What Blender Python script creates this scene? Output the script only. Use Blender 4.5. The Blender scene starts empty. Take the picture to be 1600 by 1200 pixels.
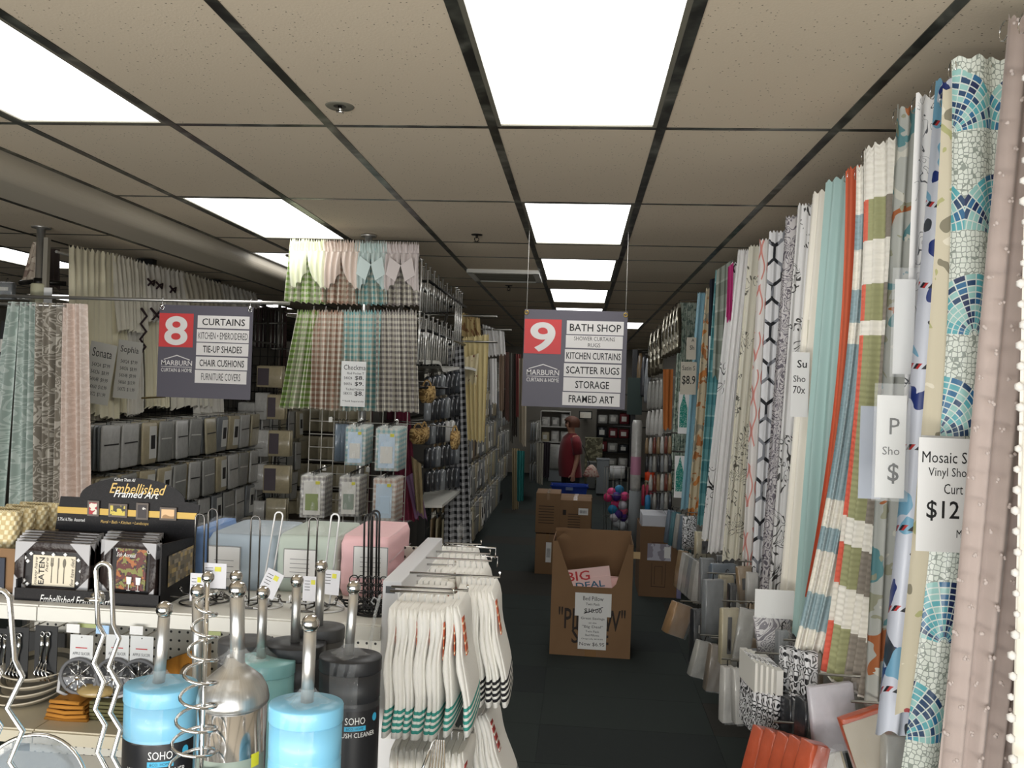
import bpy, bmesh, math, random
from mathutils import Vector, Matrix, noise as mnoise
C = bpy.context.scene.collection
SC = bpy.context.scene
PI = math.pi
rnd = random.Random(7)

# ---------------------------------------------------------------- camera
H = 1.95
FPX, YAW, PIT, ROL = 1301.2, 0.08224, 0.00413, 0.034
HC = 0.9513
CEIL = H + HC
_f0 = Vector((-math.sin(YAW), math.cos(YAW), 0)); _r0 = Vector((math.cos(YAW), math.sin(YAW), 0)); _z = Vector((0, 0, 1))
_F = _f0*math.cos(PIT) + _z*math.sin(PIT); _u = -_f0*math.sin(PIT) + _z*math.cos(PIT)
_R = _r0*math.cos(ROL) + _u*math.sin(ROL); _U = -_r0*math.sin(ROL) + _u*math.cos(ROL)
cd = bpy.data.cameras.new('camera'); cam = bpy.data.objects.new('camera', cd); C.objects.link(cam)
cd.sensor_width = 36; cd.lens = FPX/1600*36; cd.clip_start = .05; cd.clip_end = 100
cam.matrix_world = Matrix(((_R.x, _U.x, -_F.x, 0), (_R.y, _U.y, -_F.y, 0), (_R.z, _U.z, -_F.z, H), (0, 0, 0, 1)))
SC.camera = cam
def _ray(px, py): return _F + _R*((px-800)/FPX) + _U*((600-py)/FPX)
def PY(px, py, Y): d = _ray(px, py); return d*(Y/d.y) + Vector((0, 0, H))
def PX(px, py, X): d = _ray(px, py); return d*(X/d.x) + Vector((0, 0, H))
def PZ(px, py, Z): d = _ray(px, py); return d*((Z-H)/d.z) + Vector((0, 0, H))

# ---------------------------------------------------------------- world, light, exposure
SC.view_settings.view_transform = 'Standard'; SC.view_settings.look = 'None'
SC.view_settings.exposure = 0.3; SC.view_settings.gamma = 1
SC.view_settings.use_curve_mapping = False
w = bpy.data.worlds.new('daylight'); SC.world = w; w.use_nodes = True
w.node_tree.nodes['Background'].inputs[0].default_value = (.75, .87, 1, 1)
w.node_tree.nodes['Background'].inputs[1].default_value = 0.6
def area(name, loc, target, sx, sy, power, color):
    l = bpy.data.lights.new(name, 'AREA'); l.shape = 'RECTANGLE'; l.size = sx; l.size_y = sy; l.energy = power; l.color = color
    o = bpy.data.objects.new(name, l); C.objects.link(o); o.location = loc
    o.rotation_euler = (Vector(target)-Vector(loc)).to_track_quat('-Z', 'Y').to_euler(); return o
# daylight coming in through the shop window behind the camera
area('daylight_storefront', (-.6, -1.75, 1.5), (-.3, 4, 1.75), 5.2, 2.0, 88, (.94, .975, 1))
# sunlit pavement outside throwing warm light up on to the ceiling
area('pavement_bounce', (-1.0, -1.85, .75), (-.8, 2.2, 2.9), 7.0, .6, 125, (1, .93, .82))
PANEL_GLOW = 3.2

# ---------------------------------------------------------------- node helpers
class V:
    def __init__(s, nt, k): s.nt = nt; s.k = k
    def _m(s, op, o=None, o2=None):
        n = s.nt.nodes.new('ShaderNodeMath'); n.operation = op
        for i, q in enumerate((s, o, o2)):
            if q is None: continue
            if isinstance(q, V): s.nt.links.new(q.k, n.inputs[i])
            else: n.inputs[i].default_value = q
        return V(s.nt, n.outputs[0])
    def __add__(s, o): return s._m('ADD', o)
    def __sub__(s, o): return s._m('SUBTRACT', o)
    def __mul__(s, o): return s._m('MULTIPLY', o)
    def __truediv__(s, o): return s._m('DIVIDE', o)
    def __lt__(s, o): return s._m('LESS_THAN', o)
    def __gt__(s, o): return s._m('GREATER_THAN', o)
    def frac(s): return s._m('FRACT')
    def floor(s): return s._m('FLOOR')
    def abs(s): return s._m('ABSOLUTE')
    def sin(s): return s._m('SINE')
    def mx(s, o): return s._m('MAXIMUM', o)
    def mn(s, o): return s._m('MINIMUM', o)
    def at2(s, o): return s._m('ARCTAN2', o)
    def sqrt(s): return s._m('SQRT')
def c4(c): return (c[0], c[1], c[2], 1)
def hx(h):
    def f(x):
        x = int(h[x:x+2], 16)/255
        return x/12.92 if x < .04045 else ((x+.055)/1.055)**2.4
    return (f(0), f(2), f(4))
class NT:
    def __init__(s, m): s.m = m; s.nt = m.node_tree; s.uvn = None; s.obn = None
    def uv(s):
        if not s.uvn:
            a = s.nt.nodes.new('ShaderNodeUVMap'); b = s.nt.nodes.new('ShaderNodeSeparateXYZ'); s.nt.links.new(a.outputs[0], b.inputs[0]); s.uvn = (a, b)
        return V(s.nt, s.uvn[1].outputs[0]), V(s.nt, s.uvn[1].outputs[1])
    def uvv(s): s.uv(); return s.uvn[0].outputs[0]
    def obj(s):
        if not s.obn:
            s.obn = s.nt.nodes.new('ShaderNodeTexCoord')
        return s.obn.outputs['Object']
    def comb(s, x, y):
        n = s.nt.nodes.new('ShaderNodeCombineXYZ')
        for i, q in enumerate((x, y)):
            if isinstance(q, V): s.nt.links.new(q.k, n.inputs[i])
            else: n.inputs[i].default_value = q
        return n.outputs[0]
    def noise(s, vec, scale, detail=2, dist=0, color=False):
        n = s.nt.nodes.new('ShaderNodeTexNoise'); n.inputs['Scale'].default_value = scale; n.inputs['Detail'].default_value = detail; n.inputs['Distortion'].default_value = dist
        if vec is not None: s.nt.links.new(vec, n.inputs['Vector'])
        return n.outputs[1] if color else V(s.nt, n.outputs[0])
    def voro(s, vec, scale, feature='F1', rand=1, out=0):
        n = s.nt.nodes.new('ShaderNodeTexVoronoi'); n.feature = feature; n.inputs['Scale'].default_value = scale; n.inputs['Randomness'].default_value = rand
        if vec is not None: s.nt.links.new(vec, n.inputs['Vector'])
        return n.outputs[1] if out == 1 else V(s.nt, n.outputs[out])
    def white(s, vec):
        n = s.nt.nodes.new('ShaderNodeTexWhiteNoise'); n.noise_dimensions = '2D'; s.nt.links.new(vec, n.inputs['Vector']); return V(s.nt, n.outputs[0])
    def mix(s, f, a, b):
        n = s.nt.nodes.new('ShaderNodeMix'); n.data_type = 'RGBA'
        for q, i in ((f, 0), (a, 6), (b, 7)):
            if isinstance(q, V): s.nt.links.new(q.k, n.inputs[i])
            elif isinstance(q, bpy.types.NodeSocket): s.nt.links.new(q, n.inputs[i])
            else: n.inputs[i].default_value = q if i == 0 else c4(q)
        return n.outputs[2]
    def ramp(s, f, stops, const=True):
        n = s.nt.nodes.new('ShaderNodeValToRGB'); s.nt.links.new(f.k, n.inputs[0])
        r = n.color_ramp; r.interpolation = 'CONSTANT' if const else 'LINEAR'
        while len(r.elements) < len(stops): r.elements.new(.5)
        for e, (p, c) in zip(r.elements, stops): e.position = p; e.color = c4(c)
        return n.outputs[0]
MATS = {}
def mat(name, base=(.8, .8, .8), rough=.85, metal=0, bump=0, bscale=200, coat=0, alpha=1, emit=0, spec=.5, trans=0, sheen=0, bumpf=None, sss=0):
    if name in MATS: return MATS[name]
    m = bpy.data.materials.new(name); m.use_nodes = True; MATS[name] = m
    N = NT(m); b = m.node_tree.nodes['Principled BSDF']; L = m.node_tree.links
    if callable(base):
        k = base(N); L.new(k.k if isinstance(k, V) else k, b.inputs['Base Color'])
    else:
        b.inputs['Base Color'].default_value = c4(base)
    b.inputs['Roughness'].default_value = rough; b.inputs['Metallic'].default_value = metal
    b.inputs['Coat Weight'].default_value = coat; b.inputs['Coat Roughness'].default_value = .12
    b.inputs['Specular IOR Level'].default_value = spec
    b.inputs['Alpha'].default_value = alpha
    if trans: b.inputs['Transmission Weight'].default_value = trans
    if sheen: b.inputs['Sheen Weight'].default_value = sheen
    if emit:
        b.inputs['Emission Color'].default_value = c4(base if not callable(base) else (1, 1, 1)); b.inputs['Emission Strength'].default_value = emit
    if bump:
        bn = m.node_tree.nodes.new('ShaderNodeBump'); bn.inputs['Strength'].default_value = bump; bn.inputs['Distance'].default_value = .004
        h = bumpf(N) if bumpf else N.noise(N.obj(), bscale, 3)
        L.new(h.k, bn.inputs['Height']); L.new(bn.outputs[0], b.inputs['Normal'])
    return m
# patterns -----------------------------------------------------------------
def gingham(c, s=.026, w=(.86, .85, .8)):
    def f(N):
        u, v = N.uv(); a = ((u/s).frac() < .5); b = ((v/s).frac() < .5)
        return N.mix((a+b)*.5, w, c)
    return f
def scroll(bg, ink, sc=9, wd=.13, dist=1.2, n2=True):
    def f(N):
        v = N.uvv(); n = N.noise(v, sc, 1, dist); a = ((n*7).frac()-.5).abs() < wd
        b = N.noise(v, sc*.5, 2, .3) > .5
        return N.mix(a*b if n2 else a, bg, ink)
    return f
def blotch(bg, cols, sc=8, th=.58, dist=.4):
    def f(N):
        v = N.uvv(); k = bg
        for i, c in enumerate(cols):
            vv = N.nt.nodes.new('ShaderNodeVectorMath'); vv.operation = 'ADD'; N.nt.links.new(v, vv.inputs[0]); vv.inputs[1].default_value = (i*3.7, i*1.9, 0)
            a = N.noise(vv.outputs[0], sc*(1+.25*i), 2, dist) > th
            k = N.mix(a, k, c)
        return k
    return f
def bands(stops, period):
    def f(N):
        u, v = N.uv(); return N.ramp((v/period).frac(), stops)
    return f
def mosaic(N):
    u, v = N.uv(); uvv = N.uvv()
    grout = N.voro(uvv, 78, 'DISTANCE_TO_EDGE', .55) < .075
    base = N.mix(grout, hx('e9efe6'), hx('9aa39a'))
    row = (v/.25).floor(); uu = u/.25 + row*.35 + .1; cu = uu.frac()-.5; cv = (v/.25).frac()-.70
    x = cu*.25; y = cv*-.25
    r = (x*x+y*y).sqrt(); th = x.at2(y)
    ribs = (th*4.6).frac(); cell = (r*66).frac()
    inside = (r < .150)*(th.abs() < 1.5)*(r > .012)
    wn = N.white(N.comb((th*4.6).floor(), (r*66).floor()*(1.0)))
    rw = N.white(N.comb((th*4.6).floor(), row))
    shade = (rw*.75+wn*.35)
    col = N.ramp(shade, [(0, hx('1d2f5c')), (.25, hx('2f6f9c')), (.45, hx('5fb3bd')), (.62, hx('9fd0cb')), (.8, hx('27486f'))])
    gl = ((ribs-.5).abs() > .44).mx((cell-.5).abs() > .40)
    return N.mix(inside, base, N.mix(gl, col, hx('dfe8e2')))
def hexes(N):
    u, v = N.uv(); s = .11
    def cellf(ox, oy):
        a = (u/s+ox); a = (a.frac()-.5)*s; b = (v/(s*1.732)+oy); b = (b.frac()-.5)*(s*1.732)
        return (b.abs()*.866+a.abs()*.5).mx(a.abs())
    d = cellf(0, 0).mn(cellf(.5, .5))
    line = d > s*.5-.0085
    ang = N.noise(N.uvv(), 14, 0) > .5
    return N.mix(line, hx('eeeef0'), N.mix(ang, hx('22242a'), hx('8d8f96')))
def chain(c):
    def f(N):
        u, v = N.uv(); d = ((u/.075).frac()-.5).abs()
        w2 = ((v*34).sin()*.17+.3-d).abs() < .07
        k = N.noise(N.uvv(), 6, 1) > .42
        return N.mix(w2*k, hx('f1eeea'), c)
    return f
def nautical(N):
    v = N.uvv(); u, w_ = N.uv()
    k = N.mix(N.noise(v, 7, 2, .6) > .56, hx('dfe3ee'), hx('25397e'))
    vv = N.comb(u+3.1, w_+1.7)
    k = N.mix(N.noise(vv, 6, 2, .4) > .63, k, hx('3c4148'))
    vv = N.comb(u+7.3, w_+4.7)
    k = N.mix(N.noise(vv, 6.5, 2, .4) > .63, k, hx('7fb6d3'))
    line = ((w_/.21).frac()-.5).abs() < .035
    dash = (u*28+w_*28).frac()
    k = N.mix(line*(dash < .33), k, hx('c23a3a')); k = N.mix(line*(dash > .66), k, hx('20242c'))
    return k
def vbands(stops, c, w=(.86, .83, .75), L=2.0):
    def f(N):
        u, v = N.uv(); seers = ((v*190).sin()*.5+.5); white = N.mix(seers*.22, w, tuple(q*.8 for q in w))
        on = 0; k = None
        st = [(0, (0, 0, 0))]
        for i, q in enumerate(stops): st.append((q/L, (1, 1, 1) if i % 2 == 0 else (0, 0, 0)))
        n = N.ramp(v/L, st)
        colr = N.ramp((u/.62).frac(), c) if isinstance(c, list) else c
        return N.mix(n, white, colr)
    return f
def ruched(cols):
    def f(N):
        u, v = N.uv(); per = .36
        ph = (v/per).frac()
        colr = N.ramp((u/.62).frac(), cols)
        seers = ((v*190).sin()*.5+.5)
        white = N.mix(seers*.25, hx('efeae0'), hx('cfc8ba'))
        return N.mix(ph > .5, white, colr)
    return f
def checks(a, b, c, s=.12):
    def f(N):
        u, v = N.uv(); x = ((v/s).frac() < .5); y = ((v/s).frac()-.5).abs() < .04
        return N.mix(y, N.mix(x, a, b), c)
    return f
def vstripe(a, b, s=.05):
    def f(N):
        u, v = N.uv(); return N.mix((u/s).frac() < .5, a, b)
    return f

WHITE = mat('white_enamel', hx('dcdad2'), .35, bump=.05, bscale=60)
CHROME = mat('chrome', (.72, .71, .69), .13, 1)
BRUSHED = mat('brushed_steel', lambda N: N.mix(N.noise(N.comb(*[a*b for a, b in zip(N.uv(), (60, 2))]), 6, 2), (.50, .49, .47), (.72, .71, .68)), .3, .85)
DARKMETAL = mat('dark_metal', hx('2b2a28'), .4, .8)
WIRE = mat('grid_wire', hx('8d8b84'), .3, .9)
BLACKWIRE = mat('black_wire', hx('121212'), .35, .3)
FILM = mat('thin_film', (.95, .97, .98), .1, alpha=.07, spec=1, bump=.8, bscale=30)
PLASTIC = mat('clear_wrap', (.93, .95, .96), .12, alpha=.13, spec=.9, bump=.6, bscale=40)
ACRYLIC = mat('clear_acrylic', (.85, .88, .88), .06, alpha=.25, spec=.9)
INK = mat('black_ink', hx('111111'), .6)
PAPER = mat('white_card', hx('e8e8e6'), .6)
REDINK = mat('red_ink', hx('c4282c'), .5)
KRAFT = mat('kraft_cardboard', lambda N: N.mix(N.noise(N.obj(), 3, 3), hx('8a6b4c'), hx('7a5d41')), .85, bump=.1, bscale=90)
KRAFTD = mat('worn_cardboard', lambda N: N.mix(N.noise(N.obj(), 2.5, 3), hx('7d6045'), hx('6c523a')), .85)
BLACK = mat('matt_black', hx('17181a'), .55)

# ---------------------------------------------------------------- mesh builder
class MB:
    def __init__(s): s.v = []; s.f = []; s.uv = []; s.sm = []; s.mi = []; s.cur = 0
    def face(s, idx, uvs=None, smooth=False):
        s.f.append(tuple(idx)); s.uv.append(uvs or [(s.v[i][0]+s.v[i][1], s.v[i][2]) for i in idx]); s.sm.append(smooth); s.mi.append(s.cur)
    def box(s, a, b, M=None):
        x0, y0, z0 = a; x1, y1, z1 = b; n = len(s.v)
        P = [Vector(p) for p in ((x0, y0, z0), (x1, y0, z0), (x1, y1, z0), (x0, y1, z0), (x0, y0, z1), (x1, y0, z1), (x1, y1, z1), (x0, y1, z1))]
        if M: P = [M @ p for p in P]
        s.v += [tuple(p) for p in P]
        for q in ((0, 3, 2, 1), (4, 5, 6, 7), (0, 1, 5, 4), (1, 2, 6, 5), (2, 3, 7, 6), (3, 0, 4, 7)): s.face([n+i for i in q])
        return s
    def cbox(s, c, sz, M=None): return s.box([c[i]-sz[i]/2 for i in range(3)], [c[i]+sz[i]/2 for i in range(3)], M)
    def tube(s, pts, r, n=8, closed=False, caps=True):
        pts = [Vector(p) for p in pts]; m = len(pts); base = len(s.v)
        rs = r if isinstance(r, (list, tuple)) else [r]*m
        prev = None; L = 0
        for i, p in enumerate(pts):
            if closed: t = pts[(i+1) % m]-pts[i-1]
            else: t = pts[min(i+1, m-1)]-pts[max(i-1, 0)]
            if t.length < 1e-9: t = Vector((0, 0, 1))
            t.normalize()
            if prev is None:
                a = Vector((0, 0, 1)) if abs(t.z) < .9 else Vector((1, 0, 0)); nn = t.cross(a).normalized()
            else:
                nn = prev - t*prev.dot(t)
                nn = nn.normalized() if nn.length > 1e-6 else t.orthogonal().normalized()
            prev = nn; bb = t.cross(nn)
            for k in range(n):
                a = 2*PI*k/n; q = p+(nn*math.cos(a)+bb*math.sin(a))*rs[i]; s.v.append(tuple(q))
        segs = m if closed else m-1
        for i in range(segs):
            j = (i+1) % m
            for k in range(n):
                k2 = (k+1) % n
                s.face([base+i*n+k, base+i*n+k2, base+j*n+k2, base+j*n+k], [(k/n*.1, i*.05), ((k+1)/n*.1, i*.05), ((k+1)/n*.1, i*.05+.05), (k/n*.1, i*.05+.05)], True)
        if caps and not closed:
            s.face([base+k for k in range(n)][::-1]); s.face([base+(m-1)*n+k for k in range(n)])
        return s
    def lathe(s, prof, c=(0, 0, 0), n=24, sx=1, sy=1, caps=True):
        base = len(s.v); m = len(prof); R = max(p[0] for p in prof)
        for (r, z) in prof:
            for k in range(n):
                a = 2*PI*k/n; s.v.append((c[0]+r*math.cos(a)*sx, c[1]+r*math.sin(a)*sy, c[2]+z))
        for i in range(m-1):
            for k in range(n):
                k2 = (k+1) % n
                s.face([base+i*n+k, base+i*n+k2, base+(i+1)*n+k2, base+(i+1)*n+k], [(k/n*R*6.28, prof[i][1]), ((k+1)/n*R*6.28, prof[i][1]), ((k+1)/n*R*6.28, prof[i+1][1]), (k/n*R*6.28, prof[i+1][1])], True)
        if caps:
            if prof[0][0] > 1e-5: s.face([base+k for k in range(n)][::-1])
            if prof[-1][0] > 1e-5: s.face([base+(m-1)*n+k for k in range(n)])
        return s
    def ball(s, c, r, n=14):
        h = n//2
        return s.lathe([(max(1e-6, r*math.sin(PI*i/h)), -r*math.cos(PI*i/h)) for i in range(h+1)], c, n, caps=False)
    def prism(s, poly, y0, y1, M=None):            # polygon in xz extruded along y
        n = len(s.v); k = len(poly)
        P = [Vector((x, y0, z)) for x, z in poly]+[Vector((x, y1, z)) for x, z in poly]
        if M: P = [M @ p for p in P]
        s.v += [tuple(p) for p in P]
        s.face(list(range(n, n+k))); s.face([n+k+i for i in range(k)][::-1])
        for i in range(k):
            j = (i+1) % k; s.face([n+i, n+k+i, n+k+j, n+j])
        return s
    def grid(s, fn, nu, nv, uvfn=None, smooth=True):
        b = len(s.v)
        for j in range(nv+1):
            for i in range(nu+1): s.v.append(tuple(fn(i/nu, j/nv)))
        for j in range(nv):
            for i in range(nu):
                q = [b+j*(nu+1)+i, b+j*(nu+1)+i+1, b+(j+1)*(nu+1)+i+1, b+(j+1)*(nu+1)+i]
                uv = [uvfn(i/nu, j/nv), uvfn((i+1)/nu, j/nv), uvfn((i+1)/nu, (j+1)/nv), uvfn(i/nu, (j+1)/nv)] if uvfn else None
                s.face(q, uv, smooth)
        return s
    def mesh(s, name, m):
        me = bpy.data.meshes.new(name); me.from_pydata(s.v, [], s.f)
        ul = me.uv_layers.new(name='UVMap'); flat = [c for fu in s.uv for p in fu for c in p]; ul.data.foreach_set('uv', flat)
        me.polygons.foreach_set('use_smooth', s.sm)
        if isinstance(m, list):
            for q in m: me.materials.append(q)
            me.polygons.foreach_set('material_index', s.mi)
        elif m: me.materials.append(m)
        me.update(); return me
    def build(s, name, m, parent=None, bevel=0):
        me = s.mesh(name, m)
        if bevel:
            b = bmesh.new(); b.from_mesh(me); bmesh.ops.remove_doubles(b, verts=b.verts, dist=1e-6)
            bmesh.ops.bevel(b, geom=list(b.edges), offset=bevel, segments=2, affect='EDGES', profile=.6); b.to_mesh(me); b.free()
            me.polygons.foreach_set('use_smooth', [True]*len(me.polygons))
        o = bpy.data.objects.new(name, me); C.objects.link(o)
        if parent: o.parent = parent
        return o
def tag(o, label, cat, group=None, kind=None):
    o['label'] = label; o['category'] = cat
    if group: o['group'] = group
    if kind: o['kind'] = kind
    return o
def struct(o): o['kind'] = 'structure'; return o
def empty(name, loc, rz=0, rx=0, ry=0):
    o = bpy.data.objects.new(name, None); C.objects.link(o); o.location = loc; o.rotation_euler = (rx, ry, rz); o.empty_display_size = .05; return o
KIDS = {}
def kids(o):
    return [c for c in bpy.data.objects if c.parent == o]
def dup(proto, loc, rz=0, rx=0, ry=0, scale=None, label=None, group=None, tree=None):
    tree = tree or TREE[proto.name]
    r = proto.copy(); C.objects.link(r); r.location = loc; r.rotation_euler = (rx, ry, rz)
    if scale: r.scale = scale if not isinstance(scale, (int, float)) else (scale,)*3
    if label: r['label'] = label
    if group: r['group'] = group
    for ch, gs in tree:
        c = ch.copy(); C.objects.link(c); c.parent = r
        for g in gs:
            d = g.copy(); C.objects.link(d); d.parent = c
    return r
TREE = {}
def reg(proto):
    TREE[proto.name] = [(c, kids(c)) for c in kids(proto)]; return proto
class Batch:          # uses the prototype itself the first time, copies afterwards
    def __init__(s, proto): s.p = reg(proto); s.used = False
    def put(s, loc, rz=0, rx=0, ry=0, scale=None, label=None, cat=None, group=None):
        if not s.used:
            s.used = True; r = s.p; r.location = loc; r.rotation_euler = (rx, ry, rz)
            r.scale = (1, 1, 1) if scale is None else (scale if not isinstance(scale, (int, float)) else (scale,)*3)
            if label: r['label'] = label
            if group: r['group'] = group
        else: r = dup(s.p, loc, rz, rx, ry, scale if scale else (1, 1, 1), label, group)
        if cat: r['category'] = cat
        return r
# lettering: text turned into a mesh lying in the local XZ plane facing -Y
def text(s, x0, x1, z0, z1, y, m, parent, bold=0, name='lettering', fit=True, shear=0, align='C', M=None, ext=.0006, res=2):
    cu = bpy.data.curves.new(name, 'FONT'); cu.body = s; cu.offset = min(bold, .022 if res > 2 else .011); cu.extrude = 0.0; cu.resolution_u = res; cu.shear = shear
    cu.align_x = 'CENTER' if align == 'C' else 'LEFT'
    t = bpy.data.objects.new(name, cu); C.objects.link(t)
    dg = bpy.context.evaluated_depsgraph_get(); me = bpy.data.meshes.new_from_object(t.evaluated_get(dg)); bpy.data.objects.remove(t); bpy.data.curves.remove(cu)
    if not me.vertices: return None
    xs = [v.co.x for v in me.vertices]; ys = [v.co.y for v in me.vertices]
    a, b, c, d = min(xs), max(xs), min(ys), max(ys)
    sx = (x1-x0)/max(1e-6, b-a); sz = (z1-z0)/max(1e-6, d-c)
    if not fit:
        k = min(sx, sz); cx = (x0+x1)/2; cz = (z0+z1)/2
        x0, x1 = cx-k*(b-a)/2, cx+k*(b-a)/2; z0, z1 = cz-k*(d-c)/2, cz+k*(d-c)/2; sx = sz = k
    for v in me.vertices:
        p = Vector((x0+(v.co.x-a)*sx, y-ext, z0+(v.co.y-c)*sz)); v.co = M @ p if M else p
    me.materials.clear(); me.materials.append(m); me.name = name
    o = bpy.data.objects.new(name, me); C.objects.link(o)
    if parent: o.parent = parent
    return o
# pleated cloth between four corners -----------------------------------------
def drape(name, tl, tr, bl, br, m, n=8, amp=(.012, .028), seed=0, parent=None, ruffle=0, full=1.7, nv=14, hem=.012, gather=0, sag=0, step=7, bend=0, ou=None):
    r = random.Random(seed); tl, tr, bl, br = map(Vector, (tl, tr, bl, br))
    nrm = (tr-tl).cross(Vector((0, 0, 1))).normalized()
    W = (tr-tl).length; Hh = ((tl-bl).length+(tr-br).length)/2
    ph = [r.uniform(0, 6.28) for _ in range(4)]; fq = [n, n*.57, n*1.63]
    def wave(u, v):
        uu = u + .018*math.sin(3*v+ph[3]+u*5)
        a = math.sin(2*PI*fq[0]*uu+ph[0]) + .45*math.sin(2*PI*fq[1]*uu+ph[1]+.7*v) + .3*math.sin(2*PI*fq[2]*uu+ph[2]-.9*v)
        return a*.62
    def fn(u, v):
        a = tl.lerp(tr, u); b = bl.lerp(br, u); p = a.lerp(b, v)
        A = amp[0]+(amp[1]-amp[0])*min(1, v*1.6)
        if gather: A *= (1-.6*math.exp(-((v-gather)/.02)**2))
        p = p + nrm*(wave(u, v)*A); p.x += bend*4*v*(1-v)
        if v > .98: p.z += hem*math.sin(2*PI*n*u+ph[0]) + hem*.8*math.sin(5*u+ph[1])
        if ruffle and v < .001: p.z += ruffle*(.5+.5*math.sin(2*PI*n*2.3*u+ph[2]))
        if sag: p.z -= sag*v*math.sin(PI*u)
        return p
    b = MB(); nu = max(6, int(n*step))
    ou, ov = (seed*.37 % 1 if ou is None else ou), 0
    b.grid(fn, nu, nv, lambda u, v: (u*W*full+ou, ov+v*Hh))
    return b.build(name, m, parent)
def loft(b, secs, n=20, p=3.0, caps=True):       # stacked superellipse sections (cx, cy, z, rx, ry)
    base = len(b.v)
    for (cx, cy, z, rx, ry) in secs:
        for k in range(n):
            a = 2*PI*k/n; c, s_ = math.cos(a), math.sin(a)
            b.v.append((cx+math.copysign(abs(c)**(2/p), c)*rx, cy+math.copysign(abs(s_)**(2/p), s_)*ry, z))
    for i in range(len(secs)-1):
        z0, z1 = secs[i][2], secs[i+1][2]
        for k in range(n):
            k2 = (k+1) % n; I = [base+i*n+k, base+i*n+k2, base+(i+1)*n+k2, base+(i+1)*n+k]
            uv = [(b.v[j][0]+b.v[j][1], b.v[j][2]) for j in I]
            b.face(I, uv, True)
    if caps:
        b.face([base+k for k in range(n)][::-1]); b.face([base+(len(secs)-1)*n+k for k in range(n)])
    return b

# ================================================================= ROOM SHELL
TILE = .6096; GX = -.0469; GY = 3.0292
BEAMX0, BEAMX1, BEAMDROP = -2.85, -2.525, .11
XL, XR_, YF, YB = -9.0, 1.62, -2.0, 19.2
def mottled_reflection(N):  # noise colour paints mottled reflections into the metal of the grid bars
    a = N.noise(N.obj(), 7, 4, .6); return N.ramp(a, [(0, hx('151614')), (.44, hx('2b2b27')), (.58, hx('5a5c54')), (.74, hx('8f8f84'))], False)
BAR = mat('ceiling_grid_metal', mottled_reflection, .35, .55)
def tilecol(N):
    v = N.obj(); spots = N.voro(v, 55, 'F1') < .13; k = N.noise(v, 8, 1) > .42
    return N.mix(spots*k, N.mix(N.noise(v, .8, 2), hx('cbbca6'), hx('d8cab4')), hx('7a7060'))
TILEM = mat('mineral_fibre_tile', tilecol, .95, bump=.15, bscale=130)
CARPET = mat('carpet_dark', lambda N: N.mix(N.noise(N.obj(), 260, 2), hx('2f3432'), hx('474d4b')), 1, bump=.4, bscale=300, spec=.15)
CARPETB = mat('carpet_dark_blue', lambda N: N.mix(N.noise(N.obj(), 260, 2), hx('2d3131'), hx('434847')), 1, bump=.4, bscale=300, spec=.15)
CARPETC = mat('carpet_dark_brown', lambda N: N.mix(N.noise(N.obj(), 260, 2), hx('33322f'), hx('4b4a46')), 1, bump=.4, bscale=300, spec=.15)
WALLM = mat('shop_wall_paint', hx('8f8a80'), .9)
floor = struct(MB().box((XL, YF, -.1), (XR_, YB, -.006)).build('floor', CARPET))
k = 0
tm = [MB().box((-.499, -.249, -.006), (.499, .249, 0)).mesh('carpet_tile', m) for m in (CARPET, CARPETB, CARPETC)]
for i in range(3):
    for j in range(26):                       # the strip of the aisle that shows its tiles
        o = bpy.data.objects.new('carpet_tile', tm[rnd.choice((0, 0, 1, 2))]); C.objects.link(o); o.parent = floor
        o.location = (-.75+i+.08, 2.6+j*.5, 0)
struct(MB().box((XR_, YF, -.1), (XR_+.12, YB, CEIL+.2)).build('wall_right', WALLM))
struct(MB().box((XL-.12, YF, -.1), (XL, YB, CEIL+.2)).build('wall_left', WALLM))
struct(MB().box((XL, YB, -.1), (XR_, YB+.12, CEIL+.2)).build('wall_back', WALLM))
# shop front behind the camera: low sill wall, glass, mullions
struct(MB().box((XL, YF-.12, 0), (XR_, YF, .5)).box((XL, YF-.12, 2.6), (XR_, YF, CEIL+.2)).build('wall_front', WALLM))
wf = struct(MB().box((XL, YF-.08, .5), (XL+.08, YF-.02, 2.6)).box((XR_-.08, YF-.08, .5), (XR_, YF-.02, 2.6)).build('window_1', WHITE))
for i in range(4): MB().box((XL+1.9+i*2.1, YF-.08, .5), (XL+1.96+i*2.1, YF-.02, 2.6)).build('window_mullion', WHITE, wf)
ceiling = struct(MB().box((XL, YF, CEIL+.05), (XR_, YB, CEIL+.15)).build('ceiling', WALLM))
rowY = [GY-1.829, GY-1.219+0, GY]
rowY = [GY-3.048, GY-1.219]      # boundaries behind the first visible one
rows = [GY-5.0, GY-3.048, GY-1.8288, GY-1.2192, GY]
rows = [GY-4.2672, GY-3.048, GY-1.2192, GY, GY+1.2192, GY+2.4384, GY+3.048]
y = rows[-1]
while y < YB-1.3:
    rows += [y+1.2192, y+1.8288]; y = rows[-1]
rows = [r for r in rows if r < YB] + [YB]
cols = [GX+(i-.5)*TILE for i in range(-4, 4)]          # right of the soffit
cols = [c for c in cols if c > BEAMX1+.1 and c < XR_]; cols = [BEAMX1]+cols+[XR_]
colsL = [BEAMX0, -3.24]; 
while colsL[-1]-TILE > XL: colsL.append(colsL[-1]-TILE)
colsL.append(XL)
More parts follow.
